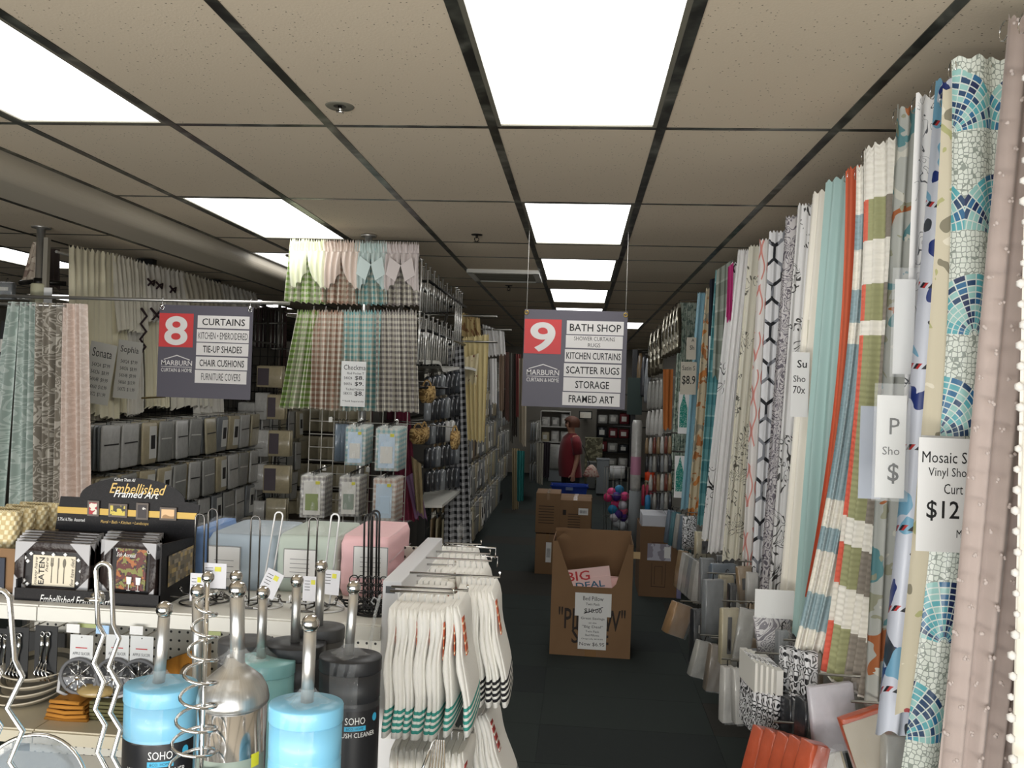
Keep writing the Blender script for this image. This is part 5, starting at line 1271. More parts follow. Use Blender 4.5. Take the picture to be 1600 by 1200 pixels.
for (x, y) in ((517, 652), (565, 654), (620, 656), (507, 728), (575, 730)):
    p = PY(x, y, YG-.05); r = empty('peg_label_holder', p); MB().box((-.012, -.004, -.03), (.012, .0, 0)).build('label_clip', WHITE, r); MB().tube([(0, 0, 0), (0, .05, 0)], .004, 5).build('peg', CHROME, r); tag(r, 'small white clip on the wire grid of the gingham fixture', 'clip', 'white clips on the wire grid')

# ================================================================= LONG CHROME ROD, POLE, LEFT DRAPES
pp = PZ(70, 356, CEIL); YP = 5.2
pl = empty('chrome_pole_rack', (pp.x, YP, 0))
MB().tube([(0, 0, 0), (0, 0, CEIL)], .026, 12).lathe([(.06, CEIL-.01), (.06, CEIL)], (0, 0, 0), 16).build('pole', BRUSHED, pl)
MB().box((-.2, -.3, 0), (.3, .3, .03)).build('base_plate', DARKMETAL, pl)
c0 = PY(-60, 461, 5.0); c1 = PY(452, 474, 5.0)
MB().tube([c0-pl.location, c1-pl.location], .011, 8).build('long_rod', BRUSHED, pl)
MB().tube([(0, -.2, RODZ-.0), (0, .0, RODZ)], .01, 6).build('rod_bracket', BRUSHED, pl)
zc = PY(68, 440, YP).z
MB().tube([(0, 0, zc), (.12, .1, zc)], .016, 8).tube([(0, 0, zc), (-.2, .1, zc)], .016, 8).lathe([(.034, zc-.03), (.034, zc+.02)], n=14).build('swing_arm', DARKMETAL, pl)
zj = PY(68, 465, YP).z
MB().lathe([(.045, zj-.05), (.05, zj-.03), (.05, zj+.08), (.045, zj+.09)], n=16).build('joint_sleeve', mat('cream_joint', hx('b9b69a'), .5), pl)
xr0 = PY(-10, 475, 4.85).x-pl.location.x
MB().tube([(xr0-.1, -.35, PY(60, 476, 4.85).z), (.42, -.35, PY(60, 477, 4.85).z)], .010, 8).tube([(0, -.35, PY(60, 476, 4.85).z), (0, 0, PY(60, 476, 4.85).z)], .01, 6).build('drape_rod', BRUSHED, pl)
MB().box((.075, -.06, zj-.05), (.13, -.055, zj+.06)).build('price_tag', PAPER, pl)
tag(pl, 'chrome floor to ceiling pole carrying the long horizontal rod', 'pole rack')
YD = 4.85
for (x0, x1, xb0, xb1, m, n, lab, sd) in (
    (14, 32, -36, 8, mat('seafoam_damask', scroll(hx('aebdb6'), hx('cfd9d3'), 9, .22, 1.2, False), .7), 2.2, 'leftmost seafoam scroll panel at the picture edge', 1),
    (30, 58, 10, 60, MATS['seafoam_damask'], 4, 'seafoam scroll panel beside the taupe one', 2),
    (58, 98, 56, 96, mat('taupe_damask', scroll(hx('8d867a'), hx('cbc5ba'), 10, .2, 1.4, False), .75), 4, 'taupe panel with pale scrolls between seafoam and blush ones', 3),
    (98, 134, 93, 142, mat('blush_lace', lambda N: N.mix(N.noise(N.uvv(), 45, 2) > .52, hx('e0cdc1'), hx('ecdcd2')), .9, bump=.8, bscale=50), 4, 'blush pink textured panel beside the taupe scroll one', 4)):
    tag(drape('damask_drape', PY(x0, 471+x0*.03, YD), PY(x1, 471+x1*.03, YD), PY(xb0, 830, YD), PY(xb1, 830, YD), m, n, (.028, .045), 120+sd, full=1.4, nv=26, step=12), lab, 'curtain', 'damask panels on the chrome pole')
tag(drape('floral_bag', PY(52, 378, 5.3), PY(66, 378, 5.3), PY(32, 440, 5.3), PY(62, 446, 5.3), mat('pale_floral_cloth', blotch(hx('a89b8c'), [hx('7d6a60'), hx('bfb4a5')], 14, .58), .85), 2, (.03, .04), 130), 'small pale floral cloth hanging behind the chrome pole top', 'cloth')
tag(drape('dark_panel', PY(78, 388, 5.6), PY(94, 390, 5.6), PY(78, 450, 5.6), PY(96, 455, 5.6), mat('plum_brown_cloth', hx('4d4340'), .9), 2, (.01, .02), 131), 'dark brown cloth right of the chrome pole', 'cloth')

# ================================================================= SHEER CURTAIN WALL (left)
XW = -3.45
wr = empty('curtain_wall_rack', (XW-.06, 5.2, 0))
f = MB()
for i in range(6): f.box((-.03, i*.85-.015, 0), (.0, i*.85+.015, 2.83))
f.build('uprights', mat('beige_upright', hx('8c867a'), .6), wr)
f = MB(); zz = .2
while zz < 2.1: f.tube([(.005, 0, zz), (.005, 4.25, zz)], .003, 4); zz += .085
yy = 0
while yy < 4.3: f.tube([(.01, yy, .2), (.01, yy, 2.1)], .003, 4); yy += .11
f.build('wire_grid', BLACKWIRE, wr)
MB().box((-.06, -.02, 0), (-.03, 4.27, 2.3)).build('back_panel', mat('dim_back_board', hx('57534b'), .9), wr)
MB().tube([(.05, 0, 2.74), (.05, 4.3, 2.74)], .01, 6).tube([(.02, 0, 2.35), (.02, 4.3, 2.35)], .01, 6).build('curtain_rods', BRUSHED, wr)
tag(wr, 'tall wire rack carrying cream sheers and rows of wrapped packs', 'rack')
SH = [mat('ivory_sheer', hx('ebe3c6'), .85, sheen=.3), mat('pearl_sheer', hx('e0dac9'), .85, sheen=.3), mat('white_sheer', hx('e6e1d6'), .85, sheen=.3), mat('ecru_sheer', hx('d5cdb9'), .85, sheen=.3)]
def wallpt(px, py, X=XW): return PX(px, py, X)
rowsT = [(108, 186, 388, 402, 640, 655, 0, 'ivory', 'nearest ivory sheer with ruffled top'), (176, 226, 400, 414, 520, 515, 1, 'pearl', 'pearl sheer valance beside the nearest ivory sheer'), (224, 288, 415, 428, 500, 500, 2, 'white', 'white sheer valance with dark bows'), (284, 345, 427, 440, 480, 480, 3, 'ecru', 'ecru sheer valance near the far end'), (340, 400, 440, 452, 482, 482, 2, 'white', 'far white sheer valance')]
for i, (xa, xb, ya, yb, za, zb, mi, _, lab) in enumerate(rowsT):
    A = wallpt(xa, ya, XW+.05); B = wallpt(xb, yb, XW+.05)
    A.z = min(A.z, 2.82); B.z = min(B.z, 2.82)
    zA = wallpt(xa, za, XW+.08).z; zB = wallpt(xb, zb, XW+.08).z
    o = drape('sheer_curtain', A, B, (A.x+.05, A.y, zA), (B.x+.05, B.y, zB), SH[mi], 8, (.010, .02), 140+i, ruffle=.03, gather=.06, nv=18)
    tag(o, lab, 'curtain', 'sheers on the wire rack')
    if i == 2:
        for (x, y) in ((236, 441), (249, 446), (270, 452)):
            p = wallpt(x, y, XW+.10); MB().tube([p+Vector((0, -.05, .02)), p, p+Vector((0, .05, .02)), p+Vector((0, .04, -.02)), p, p+Vector((0, -.04, -.03))], .008, 6).build('bow', mat('dark_plum_ribbon', hx('2d1a20'), .8), o)
low = [(140, 158, 520, 660, 3, 'ecru sheer at the near end of the lower row'), (158, 200, 470, 652, 0, 'long ivory sheer hanging below the pearl valance'), (196, 222, 478, 650, 2, 'long white sheer panel'), (222, 262, 470, 640, 0, 'cream sheer with plum zigzag trim beside the 8 sign'), (262, 330, 480, 640, 1, 'pearl sheer behind the 8 sign'), (300, 345, 640, 656, 2, 'short white hem below the 8 sign')]
for i, (xa, xb, ya, yb, mi, lab) in enumerate(low):
    A = wallpt(xa, ya, XW+.02); B = wallpt(xb, ya, XW+.02); 
    if i == 5: A.z += .3; B.z += .3
    o = drape('sheer_curtain', A, B, (A.x+.04, A.y, wallpt(xa, yb, XW+.06).z), (B.x+.04, B.y, wallpt(xb, yb-6, XW+.06).z), SH[mi], 7, (.012, .025), 150+i, nv=16)
    tag(o, lab, 'curtain', 'sheers on the wire rack')
    if i == 3:
        zz = MB(); pts = [wallpt(224+(6 if k % 2 else -3)-k*.5, 482+k*12, XW+.12) for k in range(7)]
        zz.tube(pts, .010, 6).tube([wallpt(236, 482, XW+.12), wallpt(252, 500, XW+.12), wallpt(238, 500, XW+.12), wallpt(252, 484, XW+.12)], .01, 6).build('zigzag_trim', MATS['dark_plum_ribbon'], o)
        MB().tube([wallpt(222, 622, XW+.12), wallpt(258, 620, XW+.12)], .008, 6).build('hem_ribbon', mat('ochre_ribbon', hx('6b5a32'), .8), o)
for (x, y, s) in ((143, 532, 0), (186, 530, 1)):
    p = wallpt(x, y, XW+.14)
    r = empty('price_card', p, PI/2-.5, 0, .14 if s == 0 else .08); W, Hh = .19, .42
    MB().box((0, -.001, -Hh), (W, .001, 0)).build('card', mat('dim_white_card', hx('c9c6bd'), .6), r)
    text('Sonata' if s == 0 else 'Sophia', .02, W-.03, -.10, -.04, -.001, INK, r)
    for q in range(5): text('54X%d  $%d.99' % (24+12*q, 7+q), .03, W-.03, -.17-.05*q, -.14-.05*q, -.001, INK, r)
    tag(r, f'slanted white price card reading {"Sonata" if s == 0 else "Sophia"} on the sheers', 'price card')
# wrapped packs on the wire rack
names = ['top', 'second', 'third', 'lowest']
for ri, z in enumerate((1.60, 1.24, .90)):
    PEGP = wr; y = 5.45; i = 0
    while y < 9.3:
        kinds = [['w', 'b', 'g', 'w', 's', 'c'], ['c', 'w', 's'], ['w', 'c', 'g']][ri]
        bundle(kinds, XW+.05, y, z, 8 if ri < 2 else 7, PI/2, f'pale wrapped pack on the {names[ri]} peg row of the wire rack under the sheers', f'packs on the {names[ri]} peg row under the sheers', step=.03, sc=1.0, front=1 if int(y*10) % 3 else 2)
        y += .255; i += 1
# cross rack facing the camera
gx = empty('cross_wire_rack', (PY(368, 640, 8.3).x, 8.3, 0)); W = PY(450, 640, 8.3).x-gx.location.x
f = MB(); zz = .2
while zz < 2.3: f.tube([(0, 0, zz), (W, 0, zz)], .003, 4); zz += .09
for i in range(8): f.tube([(W*i/7, .005, 0), (W*i/7, .005, 2.3)], .004, 4)
f.build('wire_grid', BLACKWIRE, gx); MB().box((-.01, .02, 0), (W, .1, .08)).build('base', DARKMETAL, gx)
tag(gx, 'black wire rack facing the front with pale packs left of the gingham', 'rack')
DP = [(372, 628, 396, 675, 'w'), (399, 613, 416, 656, 'w'), (418, 616, 444, 656, 'p'), (371, 689, 397, 740, 'w'), (398, 671, 418, 714, 'w'), (420, 672, 452, 714, 'p'), (368, 752, 391, 812, 'b'), (394, 724, 411, 766, 'w'), (412, 726, 451, 772, 'p'), (395, 782, 412, 812, 'w'), (416, 778, 446, 815, 's'), (402, 571, 440, 606, 'p'), (316, 708, 345, 757, 'w'), (315, 772, 348, 830, 'w'), (330, 640, 352, 690, 'w')]
for i, (x0, y0, x1, y1, kk) in enumerate(DP):
    for q in range(2):
        pack(['pale wrapped pack with plum card on the cross rack' if kk == 'p' else 'pale wrapped pack on the cross rack'][0], 'packaged curtain', x0+q*3, y0-q*.7, x1+q*3, y1-q*.7, 8.1+q*.06, P_SAND if kk == 'p' else (P_BEIGE if kk in 'bs' else P_WHITE), .045, .1, card_m=CARDP if kk == 'p' and q == 0 else None, cardbox=(.05, .48, .12, .9), group='plum card packs on the cross rack' if kk == 'p' else 'pale packs on the cross rack')
# tan packs behind it
tr_ = empty('tan_pack_rack', (PY(440, 700, 10.2).x, 10.2, 0)); W = PY(600, 640, 10.2).x-tr_.location.x
MB().box((-.3, .06, 0), (W, .1, 2.3)).build('back_panel', mat('brown_back_board', hx('3d3328'), .9), tr_); MB().box((-.3, -.1, 0), (W, .06, .1)).build('base', DARKMETAL, tr_)
tag(tr_, 'brown backed rack behind the gingham fixture', 'rack')
for rrow in range(5):
    for i in range(11):
        bundle(['t', 's', 'b', 't'], tr_.location.x-.1+i*.12, 10.0, 1.95-rrow*.34, 1, .7, 'tan wrapped pack on the brown rack behind the gingham fixture', 'tan packs on the brown rack', peg=False, sc=.9, front=(9 if i % 2 else 0))
for i in range(5):
    PEGP = tr_; z = 1.95-i*.34+.03; peg_(Vector((tr_.location.x-.2, 10.03, z)), Vector((tr_.location.x+1.3, 10.03, z)), .006)
for i, (x, c) in enumerate(((398, '5c4a48'), (408, '3f3432'), (418, '5a4541'), (428, '332b2b'), (437, '6b5350'))):
    tag(drape('long_drape', PY(x, 480, 9.7), PY(x+12, 480, 9.7), PY(x, 590, 9.7), PY(x+11, 592, 9.7), mat('mauve_'+c, hx(c), .85), 2, (.015, .03), 160+i), f'{["dull mauve","dark plum","brown mauve","near black","rosy brown"][i]} drape above the plum card packs', 'curtain', 'dark drapes above the cross rack')
o = MB()
for i in range(9): p0_ = PY(395+i*6, 480, 9.3); o.tube([p0_, p0_-Vector((0, 0, .75))], .008, 5)
a_ = PY(392, 505, 9.3); b__ = PY(446, 505, 9.3); o.tube([a_, b__], .012, 6); o.tube([PY(392, 545, 9.3), PY(446, 545, 9.3)], .012, 6)
o.tube([PY(420, 480, 9.3), Vector((PY(420, 480, 9.3).x, 9.3, 0))], .02, 6)
tag(o.build('rod_stand', WIRE), 'metal stand of slim rods before the dark drapes', 'display rack')
o = tag(HEAP.build('wrapped_packs', HM), 'dense wrapped packs hanging behind the foremost ones on the peg rows', 'packaged curtains', None, 'stuff')
# left edge odds and ends
hang2 = [(0, 500, 10, 600, 5.0, P_DK, 'black packaged item at the left picture edge'), (-6, 440, 18, 468, 5.6, P_GREY, 'grey bundle above the rod at the left edge')]
for (x0, y0, x1, y1, Y, m, lab) in hang2: pack(lab, 'pack', x0, y0, x1, y1, Y, m, .05, 0, card_m=CARDW, cardbox=(.2, .8, .3, .5))
# poles rising behind the sheers
for (x, y0) in ((223, 404), (327, 436), (412, 470)):
    p = PZ(x, y0, CEIL)
    o = empty('ceiling_pole', (p.x, p.y, 0)); MB().tube([(0, 0, 0), (0, 0, CEIL)], .035, 10).build('pole', BRUSHED, o); MB().box((-.02, -.06, CEIL-.05), (.12, .0, CEIL-.01)).build('top_bracket', DARKMETAL, o)
    tag(o, f'grey ceiling pole {["behind the white bow valance", "behind the ecru valance", "far behind the 8 sign"][(223, 327, 412).index(x)]}', 'pole')
# tall dark partition closing the far left
o = struct(MB().box((-8.9, 11.6, 0), (-2.6, 11.7, 2.5)).build('partition_far', mat('partition', hx('4a463e'), .9)))
# ================================================================= FRONT GONDOLA: end shelf with framed art, sheets, holders
YF1 = 1.9
ZS = PY(300, 959, YF1).z                 # top of the shelf
ZL = PY(150, 1146, YF1).z                # top of the lower shelf
xL = PY(-120, 960, YF1).x; xE0 = PY(598, 905, YF1).x; xE1 = PY(628, 912, YF1).x; ZT = PY(612, 908, YF1).z
gd = empty('shelf_gondola', (xE1, YF1, 0))
gx0 = xL-xE1; ex0 = xE0-xE1
SHELFM = mat('shelf_enamel', hx('d6d4cc'), .4); ENDP = mat('end_panel_enamel', hx('dedfe2'), .35)
MB().box((ex0, 0, 0), (0, .57, ZT)).build('end_panel', ENDP, gd, bevel=.003)
for q, (u0, u1) in enumerate(((gx0, PY(60, 960, YF1).x-xE1-.0015), (PY(60, 960, YF1).x-xE1+.0015, ex0))):
    MB().box((u0, .0, ZS-.034), (u1, .42, ZS)).box((u0, -.006, ZS-.036), (u1, 0, ZS-.004)).build('shelf', SHELFM, gd)
    MB().box((u0, .0, ZL-.034), (u1, .38, ZL)).box((u0, -.006, ZL-.032), (u1, 0, ZL-.004)).build('shelf', mat('shelf_cream', hx('cfc7b2'), .45), gd)
def peg(N):
    u, v = N.uv(); a = ((u/.025).frac()-.5); b = ((v/.025).frac()-.5)
    return N.mix((a*a+b*b) < .022, hx('cfccc2'), hx('1c1c1c'))
MB().box((gx0, .42, 0), (ex0, .43, ZS+.1)).build('pegboard', mat('pegboard', peg, .6), gd)
MB().box((gx0, -.0, 0), (ex0, .42, .12)).build('base', SHELFM, gd)
for q in range(3): MB().box((gx0+.1+.3*q, -.009, ZS-.045), (gx0+.15+.3*q, -.006, ZS-.036)).build('price_rail_tab', mat('green_tab', hx('9aa36a'), .5), gd)
# end panel sticker (square code left out, small printed mark kept)
MB().box((ex0+.008, -.001, ZT-.028), (ex0+.030, 0, ZT-.012)).build('sticker', mat('sticker_grey', hx('5a5c60'), .5), gd)
tag(gd, 'white gondola shelf unit with end panel in front, holding the framed art', 'shelf unit')
def onshelf(px, Y): return PY(px, 900, Y).x
# ---- box of framed art
YB1 = 1.93
bx0_, bx1_ = PY(-2, 940, YB1).x, PY(262, 945, YB1).x
db = empty('art_display_box', (PY(22, 940, YB1).x, YB1, ZS))
x_ = lambda px, Y=YB1: PY(px, 940, Y).x-db.location.x
z_ = lambda py, px=150, Y=YB1: PY(px, py, Y).z-ZS
BOXM = mat('black_printed_board', scroll(hx('121012'), hx('1c191b'), 40, .12, 1.5, False), .5, spec=.25)
W = x_(250); hh = z_(925)
MB().box((0, 0, 0), (W, .004, hh)).build('front_lip', BOXM, db)
MB().box((0, .004, 0), (W, .17, .004)).build('tray_floor', BOXM, db)
MB().box((0, .166, 0), (W, .17, z_(812, 100, YB1+.17))).build('back_board', BOXM, db)
MB().box((0, .004, .004), (.004, .166, .05)).build('tray_side', BOXM, db)
# right side panel with the stone village print
b = MB(); n = 0
P0, P1 = Vector((W, 0, 0)), Vector((x_(302, YB1+.17)+.0, .17, 0))
side_top0, side_top1 = z_(850, 235), z_(838, 300, YB1+.17)
b.v += [tuple(P0), tuple(P1), (P1.x, P1.y, side_top1), (P0.x, P0.y, side_top0)]+[(P0.x-.004, P0.y, 0), (P1.x-.004, P1.y, 0), (P1.x-.004, P1.y, side_top1), (P0.x-.004, P0.y, side_top0)]
for q in ((0, 1, 2, 3), (7, 6, 5, 4), (3, 2, 6, 7), (0, 4, 5, 1), (1, 5, 6, 2), (0, 3, 7, 4)): b.face(q)
b.build('side_panel', BOXM, db)
b = MB(); A = P0.lerp(P1, .18); B = P0.lerp(P1, .92)
b.v += [(A.x+.002, A.y, side_top0*.28), (B.x+.002, B.y, side_top1*.36), (B.x+.002, B.y, side_top1*.86), (A.x+.002, A.y, side_top0*.78)]; b.face((0, 1, 2, 3))
b.build('village_print', mat('village_print', lambda N: N.ramp(N.white(N.comb((N.uv()[0]*95).floor(), (N.uv()[1]*95).floor())), [(0, hx('6a6152')), (.3, hx('8c8270')), (.55, hx('4e4a3f')), (.72, hx('a58f5e')), (.86, hx('7a6a4a'))]), .5), db)
text('Embellished Framed Art', x_(62), x_(172), z_(945, 120), z_(932, 120), 0, PAPER, db, shear=.35, bold=.0)
# header card with a dome
HY = YB1+.165
hx0, hx1 = x_(82, HY), x_(304, HY); hz0, hzs, hzt = z_(832, 190, HY), z_(780, 190, HY), z_(746, 190, HY)
hc = (hx0*.45+hx1*.55)-.005; hr = (hx1-hx0)*.37
poly = [(hx0, hz0), (hx1-.004, hz0), (hx1+.004, hzs-.006)]+[(hc+hr*1.0*math.cos(t*PI/20), hzs+(hzt-hzs)*math.sin(t*PI/20)) for t in range(0, 21)]+[(hx0+.012, hzs)]
MB().prism(poly, .165, .169).build('header_card', BOXM, db)
GOLD = mat('gold_band', hx('a98a3c'), .4, .3); GOLDI = mat('gold_ink', hx('b99a55'), .4, .3)
zz = lambda py: z_(py, 190, HY)
MB().box((hx0+.006, .163, zz(806)), (hx1-.002, .165, zz(796))).build('gold_band', GOLD, db)
text('Collect Them All', x_(172, HY), x_(205, HY), zz(752), zz(747), .165, PAPER, db, shear=.3)
text('Embellished', x_(165, HY), x_(254, HY), zz(771), zz(755), .165, GOLDI, db, shear=.4, bold=.005)
text('Framed Art', x_(172, HY), x_(243, HY), zz(777), zz(766), .164, PAPER, db, shear=.4, bold=.01)
text('5.75x16.75in  Assorted', x_(86, HY), x_(128, HY), zz(818), zz(813), .165, PAPER, db)
text('Floral \u2022 Bath \u2022 Kitchen \u2022 Landscape', x_(153, HY), x_(228, HY), zz(820), zz(814), .165, GOLDI, db, shear=.2)
PC = [blotch(hx('d9d2c4'), [hx('a5222f')], 55, .5), blotch(hx('cdb94f'), [hx('2f2c20')], 55, .55), blotch(hx('2a2022'), [hx('cfcac2')], 50, .6), lambda N: N.mix(N.noise(N.obj(), 30, 1) > .5, hx('e0b98a'), hx('a07a4e'))]
for q, (xa, xb, ya, yb, tl) in enumerate(((133, 151, 784, 808, .12), (166, 195, 787, 808, .08), (209, 228, 784, 810, .12), (246, 272, 789, 809, .06))):
    f_ = MB().box((x_(xa, HY), .160, zz(yb)), (x_(xb, HY), .163, zz(ya))).build('mini_frame', mat('mini_frame', hx('5b5048'), .5), db)
    MB().box((x_(xa+3, HY), .159, zz(yb-3)), (x_(xb-3, HY), .160, zz(ya+3))).build('mini_picture', mat(f'mini_picture_{["rose","pears","bath","sunset"][q]}', PC[q], .5), f_)
tag(db, 'black cardboard display box with domed header reading Embellished Framed Art', 'display box')
# framed pictures in it
FRM = mat('dark_ornate_frame', hx('2c2220'), .35, bump=.4, bscale=90); CORN = mat('grey_card_corner', hx('b3b2b4'), .6)
def art(label, x0, y0, x1, y1, Y, pic, face=None, depth=.022, rx=-.04, dots=False, rz=0):
    a = PY(x0, y0, Y); b = PY(x1, y1, Y); W, Hh = b.x-a.x, a.z-b.z
    r = empty('framed_picture', (a.x, Y, ZS+.005), rz, rx); t = W*.12
    f = MB()
    f.box((0, 0, 0), (W, depth, t)); f.box((0, 0, Hh-t), (W, depth, Hh)); f.box((0, 0, t), (t, depth, Hh-t)); f.box((W-t, 0, t), (W, depth, Hh-t)); f.build('frame', FRM, r, bevel=.002)
    MB().box((t, .006, t), (W-t, .012, Hh-t)).build('mat_board', mat('black_mat_board', hx('1c191a'), .5), r)
    if pic: MB().box((W*.23, .003, Hh*.2), (W*.80, .006, Hh*(.76 if dots else .92))).build('picture', pic, r)
    cs = W*.27
    for (cx_, cz_, sx, sz) in ((0, 0, 1, 1), (W, 0, -1, 1), (0, Hh, 1, -1), (W, Hh, -1, -1)):
        P_ = [(cx_, cz_), (cx_+sx*cs, cz_), (cx_, cz_+sz*cs)]
        if sx*sz < 0: P_ = P_[::-1]
        MB().prism(P_, -.0025, depth*.9).build('card_corner', CORN, r)
    if dots:
        for (u, v) in ((.31, .88), (.36, .80), (.62, .86), (.68, .86), (.66, .79), (.12, .70), (.16, .64), (.12, .28), (.17, .22), (.84, .70), (.88, .50), (.84, .28), (.34, .11), (.62, .11), (.20, .78), (.50, .78)):
            s = W*.026; MB().prism([(u*W-s, v*Hh), (u*W, v*Hh-s), (u*W+s, v*Hh), (u*W, v*Hh+s)], .002, .006).build('diamond_inlay', PAPER, r)
    tag(r, label, 'picture'); return r, W, Hh
cream_p = mat('cream_print_paper', hx('d9cfb9'), .6)
r, W, Hh = art('framed EATEN print with fork, knife and spoon', 24, 836, 137, 927, 1.95, cream_p, dots=True)
Mr = lambda cx, cz: Matrix.Translation((cx, 0, cz)) @ Matrix.Rotation(-PI/2, 4, 'Y')
GI = mat('grey_print_ink', hx('5d564c'), .6)
text('many have', -.26*Hh, .24*Hh, -.03*W, .02*W, .0028, GI, r, shear=.3, M=Mr(.275*W, .48*Hh)); text('EATEN', -.25*Hh, .24*Hh, -.03*W, .045*W, .0028, INK, r, M=Mr(.36*W, .48*Hh), bold=.01); text('here', -.02*Hh, .24*Hh, -.02*W, .02*W, .0028, GI, r, shear=.3, M=Mr(.42*W, .48*Hh)); text('few have died', -.26*Hh, .24*Hh, -.03*W, .02*W, .0028, GI, r, shear=.3, M=Mr(.76*W, .48*Hh))
sil = MB(); zc_ = .48*Hh
for u, kind in ((.49, 0), (.575, 1), (.655, 2)):
    x = u*W; s = W*.011
    if kind == 0:
        sil.prism([(x-s*.5, zc_-.22*Hh), (x+s*.5, zc_-.22*Hh), (x+s*.4, zc_+.08*Hh), (x-s*.4, zc_+.08*Hh)], .002, .003); sil.prism([(x-s*1.6, zc_+.10*Hh), (x, zc_+.06*Hh), (x+s*1.6, zc_+.10*Hh), (x+s*1.6, zc_+.14*Hh), (x-s*1.6, zc_+.14*Hh)], .002, .003)
        for d in (-1.3, 0, 1.3): sil.box((x+d*s-s*.3, .002, zc_+.13*Hh), (x+d*s+s*.3, .003, zc_+.24*Hh))
    elif kind == 1: sil.prism([(x-s*.5, zc_-.22*Hh), (x+s*.6, zc_-.22*Hh), (x+s*.3, zc_+.02*Hh), (x+s, zc_+.10*Hh), (x+s*.8, zc_+.24*Hh), (x-s*.6, zc_+.24*Hh)], .002, .003)
    else:
        sil.prism([(x-s*.7, zc_-.22*Hh), (x+s*.7, zc_-.22*Hh), (x+s*.35, zc_+.08*Hh), (x-s*.35, zc_+.08*Hh)], .002, .003); sil.prism([(x+s*2*math.cos(t*PI/6), zc_+.15*Hh+.085*Hh*math.sin(t*PI/6)) for t in range(12)], .002, .003)
sil.build('cutlery_print', mat('cutlery_grey', hx('6f695d'), .6), r)
for q in range(4): art('dark framed picture stacked behind the EATEN print', 26+q*4, 834-q*2, 139+q*4, 925-q*2, 1.975+q*.026, None)[0]['group'] = 'framed pictures stacked behind the EATEN print'
wine = mat('wine_print', blotch(hx('5a1d1b'), [hx('a4602c'), hx('2b1512'), hx('7a7a3a')], 45, .56), .4)
r, W, Hh = art('framed wine tasting print in dark red', 163, 838, 246, 936, 1.955, wine, rz=-.12)
text('WINE TASTING', .18*W, .86*W, .82*Hh, .9*Hh, .004, PAPER, r); text('5th Annual', .22*W, .6*W, .74*Hh, .81*Hh, .0025, PAPER, r, shear=.3)
for u in (.5, .68):
    MB().tube([(u*W, .0, .2*Hh), (u*W, .0, .3*Hh)], .001, 5).prism([(u*W-.005, .30*Hh), (u*W+.005, .30*Hh), (u*W+.007, .42*Hh), (u*W-.007, .42*Hh)], -.001, .002).box((u*W-.005, -.001, .195*Hh), (u*W+.005, .002, .203*Hh)).build('glass_print', PAPER, r)
for q in range(4): art('dark framed picture stacked behind the wine print', 158+q*3, 832-q*2, 236+q*3, 925-q*2, 1.985+q*.026, None)[0]['group'] = 'framed pictures stacked behind the wine print'
# cardboard box with basket weave packs at the left edge
cb = empty('product_carton', (PY(-70, 900, 1.98).x, 1.98, ZS)); W = PY(22, 900, 1.98).x-cb.location.x; hA = PY(22, 850, 1.98).z-ZS
MB().box((0, 0, 0), (W, .003, hA*.9)).box((0, .25, 0), (W+.06, .253, hA+.02)).box((0, 0, 0), (W, .25, .003)).prism([(0, 0), (.001, 0), (.001, .001)], 0, .001).build('box_body', KRAFT, cb)
b = MB(); b.v += [(W, 0, 0), (W+.06, .25, 0), (W+.06, .25, hA+.035), (W, 0, hA*.9), (W-.003, 0, 0), (W+.057, .25, 0), (W+.057, .25, hA+.035), (W-.003, 0, hA*.9)]
for q in ((0, 1, 2, 3), (7, 6, 5, 4), (3, 2, 6, 7)): b.face(q)
b.build('side_panel', KRAFT, cb)
MB().box((-.02, -.006, .0), (W*.86, -.002, hA*.72)).build('navy_panel', mat('navy_print', hx('1a2436'), .5), cb)
MB().box((W*.5, .245, hA-.0), (W+.06, .25, hA+.05)).build('black_back_flap', BLACK, cb)
tag(cb, 'open cardboard carton with navy front panel at the left picture edge', 'box')
WEAVE = mat('cream_basket_weave', lambda N: N.mix(((N.uv()[0]*260).sin()*(N.uv()[1]*260).sin()) > .1, hx('cdb98a'), hx('ece0bb')), .8, bump=.6, bumpf=lambda N: (N.uv()[0]*260).sin()*(N.uv()[1]*260).sin())
for q in range(4):
    p = PY(-20+q*22, 800, 2.0+.05*q); o = empty('woven_basket', (p.x, 2.02+.05*q, ZS+.004), 0, -.15)
    hq = PY(20, 806, 2.0).z-ZS
    loft(MB(), [(0, 0, 0, .05, .012), (0, 0, hq*.9, .056, .022), (0, 0, hq, .056, .022), (0, 0, hq+.001, .050, .017), (0, 0, hq-.03, .045, .012)], 20, 4).build('basket_body', WEAVE, o)
    MB().tube([(.056*math.cos(t*PI/10), .022*math.sin(t*PI/10), hq) for t in range(20)], .0035, 6, closed=True).build('rolled_rim', WEAVE, o)
    tag(o, 'cream basket weave holder standing in the left edge carton', 'basket', 'basket weave holders in the carton')
